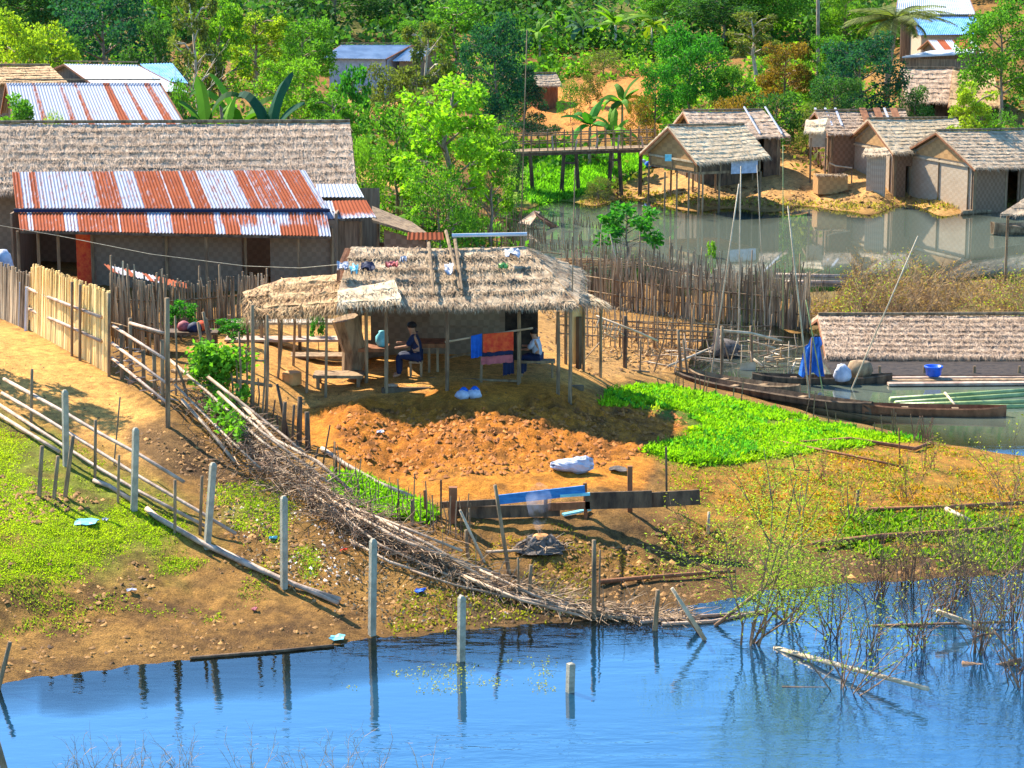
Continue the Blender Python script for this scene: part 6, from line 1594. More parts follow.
# plank barrier with blue board
pb = thing('plank_barrier', 'low barrier of old planks with a blue painted board in front of the tilled plot', 'barrier', G(560, 520))
def plank(px0, py0, px1, py1, w, mat, lab=None, Y0=None, dy=0.0, Y1=None):
    Y0 = Y0 or G(px0, 520).y; Y1 = Y1 or Y0
    a = at(px0, py0, Y0 + dy); b = at(px1, py1, Y1 + dy); m = MB(); m.beam(a, b, .04, w); m.build('plank', M[mat], pb, lab)
Yp = G(560, 522).y
plank(440, 505, 500, 502, .13, 'darkwood', Y0=Yp); plank(450, 513, 560, 510, .26, 'darkwood', Y0=Yp, dy=.12); plank(497, 500, 585, 490, .20, 'bluepaint', 'chipped blue board', Y0=Yp, dy=-.10)
plank(548, 507, 590, 505, .16, 'redwood', Y0=Yp); plank(585, 501, 652, 499, .36, 'darkwood', Y0=Yp); plank(650, 500, 700, 497, .32, 'darkwood', Y0=Yp + .1); plank(560, 496, 590, 494, .06, 'teal', Y0=Yp, dy=-.14)
for (x, yb, xt, yt, r, mt) in ((453, 522, 453, 487, .13, 'redwood'), (545, 517, 546, 489, .06, 'redwood'), (586, 518, 585, 483, .06, 'redwood'), (630, 512, 630, 466, .08, 'redwood'), (667, 508, 666, 447, .035, 'darkwood'), (426, 515, 425, 490, .05, 'redwood'), (441, 518, 441, 480, .03, 'darkwood')):
    m = MB(); g = G(x, yb); t = at(xt, yt, g.y); m.beam(g - Vector((0, 0, .2)), t, r * 1.3, r * 1.1); m.build('post', M[mt], pb)
m = MB(); m.beam(G(563, 517) + Vector((0, 0, .05)), G(590, 512) + Vector((0, 0, .06)), .12, .04); solo(m, 'loose_plank', M['teal'], 'small pale green plank lying on the ground under the blue board', 'plank', G(563, 517))
pole('tall dark leaning pole with a burnt top in front of the plank barrier', 509, 573, 495, 485, .05, 'stake', 'leaning_pole', 'pole')
pole('pale bamboo stick leaning left in front of the plank barrier', 484, 562, 460, 510, .035, 'bamboo', 'leaning_pole', 'pole')
pole('thick split wooden stake standing at the waterline right of the brush heap', 594, 618, 594, 540, .07, 'stake', 'wooden_stake', 'stake', r2=.045)
pole('thin stake right beside the thick split stake', 599, 614, 600, 550, .025, 'stake')
pole('short dark stake near the tangle of floating poles', 655, 630, 658, 590, .06, 'stake')
for k, (x, yb, xt, yt, r, lab) in enumerate(((529, 600, 531, 565, .05, 'short dark stub in the brush heap just left of the waterline'), (519, 598, 518, 558, .03, 'thin dark stick in the brush heap left of the short stub'), (412, 525, 412, 500, .045, 'short forked stub at the right end of the seedling bed'), (468, 558, 466, 530, .05, 'blackened stub in front of the plank barrier'))):
    pole(lab, x, yb, xt, yt, r, 'stake')
# sack
sk = MB(); rg = random.Random(6); g0 = G(572, 471); nx, ny = 22, 12; V = []
for j in range(ny + 1):
    for i in range(nx):
        a = i / nx * 2 * math.pi; b = j / ny * math.pi; x = -math.cos(b) * .43; r_ = math.sin(b) ** .6
        y = math.cos(a) * .22 * r_; z = .14 + math.sin(a) * .14 * r_ * (1 + .4 * (x > 0)) + (.06 if x > .25 else 0) * max(0, math.sin(a))
        k = 1 + rg.uniform(-.08, .08); V.append((g0.x + x + (.06 * math.sin(5 * a)) * (abs(x) > .4), g0.y + y * k, g0.z + z * k - .015))
Fq = [(j * nx + i, j * nx + (i + 1) % nx, (j + 1) * nx + (i + 1) % nx, (j + 1) * nx + i) for j in range(ny) for i in range(nx)]
sk.add(V, Fq); solo(sk, 'white_sack', M['sack'], 'plump white sack lying on its side on the orange garden soil', 'sack', g0)
def scrap(px, py, w, mat, lab, name='litter_scrap'):
    rg = random.Random(int(px)); g = G(px, py) + Vector((0, 0, .03)); m = MB(); n = 4; V = []
    for j in range(n):
        for i in range(n): V.append(g + Vector(((i / 3 - .5) * w + rg.uniform(-.03, .03), (j / 3 - .5) * w * .9, rg.random() * .06)))
    F_ = [(j * n + i, j * n + i + 1, (j + 1) * n + i + 1, (j + 1) * n + i) for j in range(n - 1) for i in range(n - 1)]
    m.add(V, F_); m.add([v - Vector((0, 0, .012)) for v in V], [tuple(reversed(f)) for f in F_]); solo(m, name, M[mat], lab, 'litter', g)
scrap(380, 434, .18, 'white', 'white paper scrap on the tilled orange soil')
scrap(86, 524, .45, 'teal', 'pale blue plastic lid on the green meadow')
scrap(337, 640, .26, 'teal', 'pale blue scrap at the waterline left of the tall concrete post')
scrap(132, 593, .15, 'white', 'small white scrap on the bare bank below the meadow')
scrap(255, 611, .12, 'pinkcloth', 'small pink scrap on the bare bank near the water')
scrap(617, 471, .4, 'ash', 'dark wet rag on the soil right of the white sack', 'dark_rag')
scrap(420, 593, .2, 'bluecloth', 'small bluish scrap below the brush heap')
scrap(344, 552, .14, 'redcloth', 'small red scrap among the dry litter by the brush heap')
scrap(272, 540, .16, 'teal', 'pale scrap near the concrete post on the bank')
scrap(105, 522, .0 + .1, 'white', 'tiny white scrap right of the blue lid')
scrap(850, 686, .18, 'white', 'small white scrap floating among the twigs')
# smouldering stump mound and smoke
mo = thing('smouldering_ash_mound', 'smouldering mound of ash and dry straw giving off thin smoke', 'ash mound', G(541, 548)); g = mo.location.copy()
m = MB(); rg = random.Random(4); ns = 26
for r_, z in ((.55, -.03), (.42, .06), (.32, .16), (.25, .24), (.19, .27)):
    for k in range(ns): 
        a = 2 * math.pi * k / ns; j = rg.uniform(.85, 1.15); m.v.append((g.x + r_ * math.cos(a) * j, g.y + r_ * .8 * math.sin(a) * j, g.z + z + rg.uniform(-.02, .03))); m.a.append(0)
m.f = [(i * ns + k, i * ns + (k + 1) % ns, (i + 1) * ns + (k + 1) % ns, (i + 1) * ns + k) for i in range(4) for k in range(ns)]
m.build('ash_heap', M['ash'], mo)
m = MB(); m.lathe(g + Vector((0, -.02, .30)), [(.20, -.07), (.15, -.02), (.08, .0), (.02, -.03)], 14); m.build('straw_core', M['orange'], mo)
m = MB(); rg = random.Random(14)
for k in range(150):
    a = rg.uniform(0, 6.28); r_ = rg.uniform(.15, .75); b = g + Vector((math.cos(a) * r_, math.sin(a) * r_ * .8, max(.01, .26 - r_ * .4))); d = Vector((rg.gauss(0, 1), rg.gauss(0, 1), rg.gauss(0, .3))).normalized() * rg.uniform(.1, .3)
    m.tube([b, b + d], .011, .005, 3, False)
o = m.build('charred_twigs', M['brush'], mo); o['kind'] = 'stuff'
sm = MB(); sm.lathe(g + Vector((-.05, .1, .35)), [(.06, 0), (.16, .2), (.24, .45), (.28, .7), (.2, .9), (.04, 1.0)], 14)
ms = bpy.data.materials.new('thin_smoke'); ms.use_nodes = True; n_ = ms.node_tree.nodes; l_ = ms.node_tree.links; n_.remove(n_['Principled BSDF'])
pv = n_.new('ShaderNodeVolumePrincipled'); pv.inputs['Color'].default_value = (.75, .82, 1, 1); tcn = n_.new('ShaderNodeTexCoord'); nn = n_.new('ShaderNodeTexNoise'); nn.inputs['Scale'].default_value = 2.2
l_.new(tcn.outputs['Object'], nn.inputs['Vector']); mr = n_.new('ShaderNodeMapRange'); mr.inputs[1].default_value = .42; mr.inputs[2].default_value = .7; mr.inputs[4].default_value = 1.3; l_.new(nn.outputs[0], mr.inputs[0]); l_.new(mr.outputs[0], pv.inputs['Density']); l_.new(pv.outputs[0], n_['Material Output'].inputs['Volume'])
o = sm.build('smoke', ms, None, None, True, g); o['kind'] = 'stuff'
lying('dark wet log lying along the muddy shore', [(598, 586), (650, 581), (705, 577), (735, 575)], .05, .04, 'redwood', 'shore_log', 'log')
for (pts, lab) in (([(640, 627), (690, 625), (762, 624)], 'horizontal floating pole in the tangle by the short dark stake'), ([(662, 633), (712, 634), (765, 622)], 'lower curved floating pole in the tangle'), ([(560, 606), (640, 622), (700, 630)], 'long floating pole leading from the brush heap into the tangle')):
    lying(lab, pts, .045, .035, 'pinkbamboo', 'floating_pole', 'pole')
def wpole(label, a, b, r=.04, mat='bamboo', za=0.0, Y=None, name='floating_pole', cat='pole', mid=None):
    """pole rising out of the lake: first end at height za on the water"""
    A = on(a[0], a[1], za); B = at(b[0], b[1], A.y + (Y or 0)); m = MB(); P = [A, B] if mid is None else [A, at(mid[0], mid[1], A.y), B]; m.tube(P, r, r * .8, 7); return solo(m, name, M[mat], label, cat, A, None, True)
wpole('short pale pole leaning steeply left out of the floating tangle', (705, 640), (672, 588), .045)
wpole('dark stub leaning beside the steep pale pole', (700, 632), (688, 617), .06, 'stake')
wpole('long pole rising right from the floating tangle into the leafy bush', (715, 626), (780, 575), .04, 'twig')
wpole('pale pole floating diagonally between the two bushes in the lake', (775, 648), (928, 689), .05, 'bamboo', Y=-3.2)
wpole('thick pale broken branch sticking out over the reddish twigs', (995, 633), (937, 611), .06, 'bamboo')
wpole('thin dark branch going down right from the thick pale branch', (1020, 665), (995, 632), .025, 'twig')
wpole('long reddish branch lying level across the twigs at the right', (872, 626), (1010, 622), .03, 'twig')
wpole('crooked dark branch at the right edge of the lake', (962, 664), (1022, 660), .06, 'twig', mid=(992, 668), Y=-.1)
wpole('thin drowned branch beside the lower leafy bush', (782, 687), (925, 690), .02, 'darkwood')
lying('white bleached stick lying on the weedy bank at the right', [(946, 513), (958, 519), (970, 525)], .06, .05, 'bamboo', 'bleached_stick', 'stick')
lying('dark pole bordering the upper weedy terrace at the right', [(800, 446), (850, 442), (915, 452), (930, 446)], .05, .05, 'redwood', 'border_pole', 'pole')
lying('dark pole bordering the middle weedy terrace', [(868, 513), (940, 511), (1030, 506)], .05, .05, 'redwood', 'border_pole', 'pole')
lying('dark log bordering the lowest weedy terrace', [(812, 549), (880, 541), (960, 536), (1000, 533)], .07, .05, 'redwood', 'border_log', 'log')
lying('thin dry pole on the muddy terrace above the leafy bush', [(780, 444), (860, 460), (905, 470)], .03, .03, 'redwood', 'border_pole', 'pole')
lying('long thin half sunk pole at the waterline below the bare bank', [(190, 659), (280, 652), (334, 647)], .035, .03, 'darkwood', 'sunken_pole', 'pole', lift=-.02)
pole('thin dark rod standing on the green terrace left of the weeds', 900, 470, 899, 428, .02, 'redwood', 'thin_rod', 'stake')
for (x, yb, yt, lab) in ((857, 512, 490, 'small dark stake on the middle terrace'), (708, 533, 512, 'short bleached stub left of the twiggy bush')): pole(lab, x, yb, x + 1, yt, .04, 'stake' if x > 800 else 'bamboo')

# middle lagoon fences
fence('dense_paling_fence', 'dense dark fence of ragged upright stakes standing in the shallow lagoon', [(560, 300), (620, 310), (690, 318), (760, 325), (808, 330)], 1.55, 240, 10, (.5, 1.0), 'paling', (.018, .036), 21, .30, .35, 1.6, .03)
fence('far_paling_fence', 'ragged stake fence farther back in the lagoon by the green shrub', [(520, 262), (580, 268), (640, 277), (700, 290), (800, 300)], 1.15, 170, 9, (.5,), 'paling', (.015, .03), 22, .35, .25, 1.5, .03)
fence('near_paling_fence', 'open row of thin stakes nearest the hut in the lagoon mud', [(556, 345), (620, 348), (690, 350), (740, 352)], 1.35, 44, 7, (.35, .6, .85), 'paling', (.014, .026), 23, .30, .2, 1.6, .03)
fence('back_plot_fence', 'grey stake fence around the small plot behind the hut ridge', [(396, 232), (440, 240), (500, 252), (545, 258)], 1.15, 110, 8, (.4, .8), 'stake', (.014, .026), 24, .25, .1, 1.4, .03)
fence('rear_plot_fence', 'second stake fence just behind the small plot, under the bright airy tree', [(400, 212), (440, 216), (500, 226), (560, 238), (600, 244)], 1.0, 100, 7, (.4,), 'stake', (.014, .025), 25, .25, .15, 1.3, .03)
fence('low_slat_fence', 'low horizontal pole fence lying in front of the dense stakes', [(600, 338), (660, 343), (720, 346), (770, 344)], .7, 26, 6, (.15, .3, .45, .6), 'paling', (.014, .024), 26, .3, .1, .9, .03)
# brushwood bundle shelf
sh = thing('pole_rack', 'rack of dry branches laid level over the stakes behind the hut', 'rack', G(575, 300)); rg = random.Random(9)
for k in range(26):
    x0 = rg.uniform(510, 560); y0 = rg.uniform(259, 270); m = MB(); Yr_ = G(575, 300).y + rg.uniform(-.5, .8); m.tube([at(x0, y0, Yr_), at(x0 + 40, y0 + rg.uniform(-3, 3), Yr_), at(min(x0 + rg.uniform(60, 105), 664), y0 + rg.uniform(-4, 7), Yr_ - .2)], rg.uniform(.015, .035), .012, 5); m.build('branch', M['drybrush'], sh, smooth=True)
for x in (530, 560, 600, 640):
    m = MB(); q = at(x, 268, G(575, 300).y); m.tube([(q.x, q.y, gz(q.x, q.y) - .2), (q.x, q.y, q.z)], .04); m.build('post', M['stake'], sh)
# coop roof behind
cpn = thing('stick_shelter', 'tiny pitched shelter of dark sticks at the lagoon edge behind the hut', 'shelter', G(538, 238)); Yc = G(538, 238).y
for sgn, (x0, y0, x1, y1, x2, y2, x3, y3) in ((1, (518, 224, 534, 212, 540, 213, 530, 226)), (-1, (534, 212, 559, 228, 556, 233, 536, 216))):
    a, b, c_, d = at(x0, y0, Yc), at(x1, y1, Yc + .3), at(x2, y2, Yc + .2), at(x3, y3, Yc - .5); m = MB(); m.hexa([a, d, c_, b] + [q + Vector((0, 0, .06)) for q in (a, d, c_, b)]); m.build('roof', M['redwood' if sgn < 0 else 'thatchgrey'], cpn)
for x in (520, 536, 557):
    m = MB(); q = at(x, 226, Yc); m.tube([(q.x, q.y, gz(q.x, q.y) - .2), (q.x, q.y, q.z)], .04); m.build('post', M['stake'], cpn)
# small thatched feeder right of hut
fd = thing('thatched_feeder', 'small golden thatched shelter on posts at the right corner of the hut', 'shelter', G(580, 372)); Yf = G(580, 372).y + .6
m = MB(); thatch_slope(m, at(550, 291, Yf + .5), at(584, 294, Yf + .5), at(606, 305, Yf - .3), at(566, 303, Yf - .3), 2, .06, random.Random(2), 400, .12, .05, 0, .4); m.build('roof', M['thatchpale'], fd)
m = MB(); m.wall(at(571, 330, Yf), at(583, 330, Yf), at(571, 364, Yf).z, at(571, 306, Yf).z, .05); m.build('mat_wall', M['palinggold'], fd)
for (x, t, mt, r_) in ((566, 305, 'stake', .05), (579, 317, 'darkwood', .09), (584, 306, 'stake', .045), (601, 306, 'stake', .045)):
    m = MB(); q = at(x, t, Yf - .1); m.tube([(q.x, q.y, gz(q.x, q.y) - .2), q], r_); m.build('post', M[mt], fd)
m = MB(); m.lathe(at(603, 330, Yf + 3), [(.05, -.5), (.3, -.2), (.35, .2), (.1, .5)], 9)
# bamboo ladder rack
lr = thing('bamboo_ladder', 'pale broken bamboo ladder propped on the stakes right of the hut', 'ladder', G(605, 370)); Yl = G(615, 372).y
for pts in ([(596, 316), (640, 333), (658, 341)], [(600, 325), (612, 331)], [(604, 333), (617, 340)]):
    m = MB(); m.tube([at(x, y, Yl) for x, y in pts], .035, .03); m.build('rail', M['bamboo'], lr, smooth=True)
for k in range(7):
    x0 = 600 + k * 3.6; m = MB(); m.tube([at(x0, 316 + k * 1.6, Yl), at(x0 - 6, 334 + k * 1.2, Yl - .1)], .018); m.build('rung', M['bamboo'], lr, smooth=True)
m = MB(); m.tube([at(624, 336, Yl - .1), at(614, 326, Yl), at(574, 372, Yl)], .02); m.build('prop', M['bamboo'], lr, smooth=True)
# tall poles rising from the lagoon
for (xb, yb, xt, yt, r, mt, lab) in (
    (519, 300, 527, 30, .035, 'stake', 'very tall thin pole rising past the dark conical tree'), (570, 392, 575, 168, .03, 'stake', 'tall thin pole standing just behind the right corner of the hut'),
    (599, 345, 601, 234, .04, 'stake', 'pole standing left of the bamboo ladder'), (625, 368, 625, 316, .075, 'darkwood', 'thick dark post at the bamboo ladder'),
    (681, 372, 678, 330, .06, 'stake', 'short thick leaning post at the edge of the seedling bed'), (688, 378, 683, 340, .045, 'stake', 'thin post leaning beside the short thick one'),
    (711, 376, 739, 118 + 66, .04, 'bamboo', 'long pale pole leaning right, left of the vertical pole in the lagoon'), (738, 355, 741, 166, .035, 'bamboo', 'tall vertical pole in the middle of the lagoon fences'),
    (783, 330, 783, 145, .025, 'greenbamboo', 'thin green vertical pole right of the lagoon fences'), (765, 330, 757, 165, .025, 'bamboo', 'thin pale pole leaning slightly left in the lagoon'),
    (722, 380, 722, 326, .06, 'stake', 'thick post carrying the pale cross pole'), (752, 362, 751, 326, .06, 'stake', 'right hand post carrying the pale cross pole'),
    (625, 300, 610, 220 + 14, .03, 'bamboo', 'short pale pole leaning left over the green shrub'), (767, 325, 758, 262, .02, 'stake', 'thin stick leaning left among the palings by the long poles'),
    (810, 404, 788, 206, .045, 'bamboo', 'long pale pole leaning left over the blue tarp'), (823, 392, 806, 300, .03, 'greenbamboo', 'greenish pole leaning left in front of the blue tarp'),
    (852, 388, 918, 236, .035, 'bamboo', 'long thin pole leaning right in front of the floating thatched roof'), (688, 355, 694, 305, .03, 'stake', 'short thin stick between the hut and the cross pole'), (640, 372, 641, 338, .03, 'stake', 'short stick right of the thick dark post'),
    (654, 372, 670, 320, .025, 'stake', 'slanting stick between the ladder and the cross pole'), (809, 400, 812, 338, .035, 'twig', 'reddish pole standing right against the blue tarp')):
    pole(lab, xb, yb, xt, yt, r * (.68 if yb - yt > 90 else 1), mt, 'tall_pole' if yb - yt > 90 else 'wooden_stake', 'pole')
m = MB(); Yq = G(722, 380).y; m.tube([at(715, 330, Yq), at(750, 333, Yq + .6), at(781, 341, Yq + 1.5)], .045); solo(m, 'cross_pole', M['bamboo'], 'pale pole laid level across two posts with a faded cloth hung on its left end', 'pole', at(715, 330, Yq), None, True)
m = MB(); a = at(712, 329, Yq - .05); m.hexa([at(713, 350, Yq - .1), at(719, 350, Yq - .1), at(719, 350, Yq), at(713, 350, Yq), at(714, 329, Yq - .1), at(720, 329, Yq - .1), at(720, 329, Yq), at(714, 329, Yq)]); solo(m, 'hanging_rag', M['pinkbamboo'], 'faded cloth hanging from the left end of the pale cross pole', 'cloth', a)
m = MB(); g = G(745, 380); m.hexa([at(736, 383, g.y), at(755, 383, g.y), at(755, 383, g.y + .3), at(736, 383, g.y + .3), at(741, 363, g.y), at(756, 362, g.y), at(756, 362, g.y + .3), at(741, 363, g.y + .3)]); solo(m, 'mat_bundle', M['thatchpale'], 'small pale woven mat propped upright at the lagoon edge', 'mat', g)
lying('pale pole lying slanted at the edge of the green bed by the short posts', [(668, 372, .1), (710, 360, .3)], .04, .03, 'bamboo')
m = MB(); g = on(725, 352, .1); m.lathe(g, [(.3, -.2), (.50, 0), (.48, .15), (.34, .32), (.12, .4)], 12); solo(m, 'net_heap', M['ash'], 'dark bluish net heap behind the pale cross pole', 'net', g, None, True)
m = MB(); rg = random.Random(3)
dh = thing('driftwood_heap', 'heap of pale broken bamboo and driftwood left of the blue tarp', 'heap', on(775, 350, .05))
for k in range(26):
    a = on(rg.uniform(752, 798), rg.uniform(338, 362), rg.uniform(.05, .5)); d = Vector((rg.gauss(0, 1), rg.gauss(0, .4), rg.gauss(0, .25))).normalized() * rg.uniform(.3, .9); m = MB(); m.tube([a, a + d], rg.uniform(.02, .04), .02, 5); m.build('stick', M['bamboo' if k % 2 else 'drybrush'], dh, smooth=True)
# loose bamboo lying and leaning in the muddy inlet
bt = thing('bamboo_tangle', 'tangle of thin bamboo rails and broken stakes in the muddy inlet behind the green bed', 'heap', on(700, 362, .05)); rg = random.Random(88)
for k in range(46):
    x = rg.uniform(640, 800); y = rg.uniform(345, 378) if x < 700 else rg.uniform(344, 372 + (x - 700) * .12); a = G(x, y); a.z = max(a.z, 0) + rg.uniform(.02, .25)
    if rg.random() < .45: d = Vector((rg.gauss(0, .15), rg.gauss(0, .1), 1)).normalized() * rg.uniform(.4, 1.2); a.z -= .3
    else: d = Vector((rg.choice((-1, 1)), rg.gauss(0, .35), rg.gauss(.03, .12))).normalized() * rg.uniform(.6, 1.9)
    m = MB(); m.tube([a, a + d * .5 + Vector((0, 0, .02)), a + d], rg.uniform(.015, .032), .013, 5); m.build('stick', M[rg.choice(('bamboo', 'driedbamboo', 'stake'))], bt, smooth=True)
# canoes, rafts, floating house
def canoe(name, label, p0, p1, W, H, mat, z=0.0, rise=.18, sink=.1):
    p0, p1 = Vector(p0), Vector(p1); d = (p1 - p0); L = d.length; d.normalize(); s = Vector((-d.y, d.x, 0)); n = 16
    root = thing(name, label, 'boat', ((p0.x + p1.x) / 2, (p0.y + p1.y) / 2, z)); V = []; 
    for sgn, (off) in ((0, 0.0), (1, .035)):
        for i in range(n + 1):
            t = i / n; e = abs(2 * t - 1); w = W / 2 * (1 - e ** 4 * .8) - off; h = H + rise * e ** 3; bz = z - sink + (rise * .8) * e ** 4 + off
            c = p0 + d * L * t
            for (k, hh) in ((-1, h), (-.85, .45 * h), (-.55, .0), (.55, .0), (.85, .45 * h), (1, h)):
                V.append((c.x + s.x * w * k, c.y + s.y * w * k, bz + hh * (1 if hh == 0 else (h - (rise * .5 * e ** 4)) / h)))
    F_ = []; q = 6; o = (n + 1) * q
    for i in range(n):
        for k in range(5):
            F_.append((i * q + k, (i + 1) * q + k, (i + 1) * q + k + 1, i * q + k + 1)); F_.append((o + i * q + k, o + i * q + k + 1, o + (i + 1) * q + k + 1, o + (i + 1) * q + k))
        for k in (0, 5): F_.append((i * q + k, o + i * q + k, o + (i + 1) * q + k, (i + 1) * q + k))
    for i in (0, n):
        F_.append(tuple(i * q + k for k in range(6))); F_.append(tuple(o + i * q + k for k in range(6)))
    m = MB(); m.add(V, F_); m.build('hull', M[mat], root)
    for t in (.3, .65):
        c = p0 + d * L * t; m = MB(); m.box((c.x, c.y, z - sink + H * .8), .18, W * .86, .03, math.atan2(d.y, d.x)); m.build('thwart', M['stake'], root)
    return root
canoe('long_canoe', 'long dark wooden canoe moored along the green garden edge', on(676, 381, .03), on(872, 414, 0), .62, .28, 'darkwood', rise=.10)
canoe('long_canoe', 'reddish brown wooden canoe whose square end points right past the garden', on(862, 413, 0), on(1006, 416, 0), .62, .30, 'redwood', rise=.05)
canoe('long_canoe', 'narrow dark canoe lying below the blue tarp and the floating roof', on(752, 382, 0), on(892, 383, 0), .6, .26, 'darkwood', rise=.08)
canoe('long_canoe', 'slender grey canoe between the garden canoe and the narrow dark one', on(690, 378, .05), on(800, 396, 0), .6, .28, 'stake', rise=.1)
rt = thing('plank_raft', 'long pale plank raft floating in front of the thatched floating house', 'raft', on(960, 382, 0))
for k, y in enumerate((378, 381, 384)):
    m = MB(); a = on(888, y, .06); b = on(1090, y - 1.5, .06); m.beam(a, b, .28, .07); m.build('plank', M['pinkbamboo' if k != 1 else 'stake'], rt)
for k, (x0, y0, x1, y1, lab) in enumerate(((890, 400, 1050, 389, 'topmost floating green bamboo pole in front of the raft'), (895, 404, 1050, 393, 'second floating green bamboo pole from the top'), (900, 406, 1050, 401, 'third floating green bamboo pole from the top'), (905, 409, 1050, 406, 'lowest floating green bamboo pole, nearest the reddish canoe'))):
    m = MB(); m.tube([on(x0, y0, .03), on(x1, y1, .03)], .09, .07, 8); solo(m, 'floating_bamboo', M['greenbamboo'], lab, 'bamboo pole', on(x0, y0, .03), 'green bamboo poles floating by the raft', True)
m = MB(); m.tube([on(945, 393, .12), on(955, 405, .1)], .04); solo(m, 'short_stick', M['bamboo'], 'short pale stick lying across the floating green bamboo poles', 'stick', on(945, 393, .1), None, True)
def floating_house():
    R0 = at(818, 319, 71.5); R1 = at(1110, 318, 71.5); E0 = at(826, 358, 68.6); E1 = at(1115, 361, 68.6)
    root, d = gable_house('floating_thatched_house', 'low floating house with a long pale brown thatched roof on the right lagoon', R0, R1, E0, E1, mat='thatchgrey', wall='shadewood', courses=8, straw=6000, inset=.28, seed=41, posts=False, thick=.12, openings=[(.01, .99, 0, 9)])
    m = MB(); a = on(835, 375, .12); b = on(1110, 375, .12); m.hexa([a + Vector((0, 0, -.2)), b + Vector((0, 0, -.2)), b + Vector((0, 4.5, -.2)), a + Vector((0, 4.5, -.2)), a, b, b + Vector((0, 4.5, 0)), a + Vector((0, 4.5, 0))]); m.build('deck', M['shadewood'], root)
    for px in (838, 880, 925, 975, 1020):
        m = MB(); q = on(px, 374, .1); m.tube([q + Vector((0, .1, -.05)), Vector((q.x, q.y + .1, E0.z + .15))], .045); m.build('post', M['stake'], root)
floating_house()
m = MB(); c = on(934, 377, .13); c.y += .1; m.lathe(c, [(.16, 0), (.22, .05), (.24, .24), (.27, .27), (.27, .31), (.23, .31), (.20, .1), (.02, .08)], 18); solo(m, 'blue_basin', M['bluebasin'], 'bright blue plastic basin on the deck edge of the floating house', 'basin', c, None, True)
m = MB(); c = on(842, 380, .12); rg = random.Random(5); m.lathe(c, [(.20, 0), (.25, .12), (.22, .30), (.14, .42), (.05, .46)], 12); m.v = [(x + rg.uniform(-.04, .04), y + rg.uniform(-.04, .04), z + rg.uniform(-.02, .02)) for x, y, z in m.v]; solo(m, 'white_sack', M['sack'], 'white sack standing at the left end of the floating house deck', 'sack', c, None, True)
m = MB(); c = on(850, 378, .12); m.lathe(c + Vector((.3, .15, 0)), [(.3, 0), (.4, .2), (.3, .45), (.08, .5)], 12); solo(m, 'grey_net_pile', M['stake'], 'grey net pile right of the white sack under the roof edge', 'net', c, None, True)
# tarp
V = []; nx, ny = 16, 12; Yt = on(812, 378, .2).y; rg = random.Random(12)
for j in range(ny):
    for i in range(nx):
        s = i / (nx - 1); t = j / (ny - 1); w = lerp(9, 25, t ** .7); x = 813 + (s - .5) * w + (3 if t < .2 else 0) - t * 1.5; y = lerp(337, 375 + 2 * math.sin(s * 9), t)
        V.append(at(x, y, Yt) + Vector((0, .10 * math.sin(s * 21 + t * 2) * (0.3 + t), 0)))
m = MB(); F_ = [(j * nx + i, j * nx + i + 1, (j + 1) * nx + i + 1, (j + 1) * nx + i) for j in range(ny - 1) for i in range(nx - 1)]
m.add(V, F_); m.add([v + Vector((0, .03, 0)) for v in V], [tuple(reversed(f)) for f in F_]); solo(m, 'blue_tarp', M['bluetarp'], 'bright blue tarp hanging in folds from the poles at the floating roof', 'tarp', V[0], None, True)
m = MB(); m.tube([at(816, 335, Yt + .05), on(818, 385, 0) + Vector((0, .3, -.3))], .05); solo(m, 'mooring_post', M['darkwood'], 'dark post behind the blue tarp', 'post', on(818, 380, 0))
# far right boat with shelter
cb = canoe('covered_boat', 'boat with a thatched shelter at the right edge below the far bank', on(992, 235, 0), on(1090, 228, 0), 1.6, .4, 'stake')
m = MB(); thatch_slope(m, at(1030, 196, 83.5), at(1075, 196, 83.5), at(1060, 216, 82), at(1000, 216, 82), 3, .06, random.Random(2), 150, .2, .05); m.build('shelter_roof', M['thatch'], cb)
for x in (1008, 1040):
    m = MB(); q = at(x, 215, 82.4); m.tube([(q.x, q.y, .1), q], .05); m.build('post', M['stake'], cb)
lying('flat grey log at the waterline below the woven gable hut', [(962, 216), (990, 214), (1004, 212)], .12, .1, 'stake', 'shore_log', 'log')
for (x0, y0, x1, y1, lab) in ((775, 275, 853, 277, 'upper pale floating pole left of the dry scrub'), (780, 282, 850, 283, 'lower pale floating pole left of the dry scrub')):
    m = MB(); m.tube([on(x0, y0, .03), on(x1, y1, .03)], .09); solo(m, 'floating_pole', M['pinkbamboo'], lab, 'pole', on(x0, y0, .03), None, True)
# woven cage on the bank
cg = thing('woven_cage', 'square woven bamboo cage with yellow straw on top on the far bank', 'cage', G(830, 192)); g = cg.location.copy(); 
m = MB(); m.box((g.x, g.y, g.z - .05), 1.45, 1.0, .85, .12); m.build('basket', M['wovengold'], cg)
m = MB(); thatch_slope(m, g + Vector((-.72, .5, .8)), g + Vector((.72, .6, .8)), g + Vector((.75, -.55, .82)), g + Vector((-.75, -.6, .82)), 2, .05, random.Random(1), 250, .12, .05); m.build('straw_top', M['thatchgold'], cg)
bfr = thing('bamboo_stand', 'small bamboo railing on thin posts between the porch and the woven cage', 'railing', G(838, 176))
for (a, b) in (((829, 163), (836, 166)), ((836, 166), (852, 168))):
    m = MB(); Yb_ = G(838, 190).y + .8; m.tube([at(*a, Yb_), at(*b, Yb_)], .04); m.build('rail', M['bamboo'], bfr)
for (x, t) in ((829, 163), (852, 168), (836, 166)):
    m = MB(); q = at(x, t, Yb_); m.tube([(q.x, q.y, gz(q.x, q.y) - .2), q], .035); m.build('post', M['stake'], bfr)
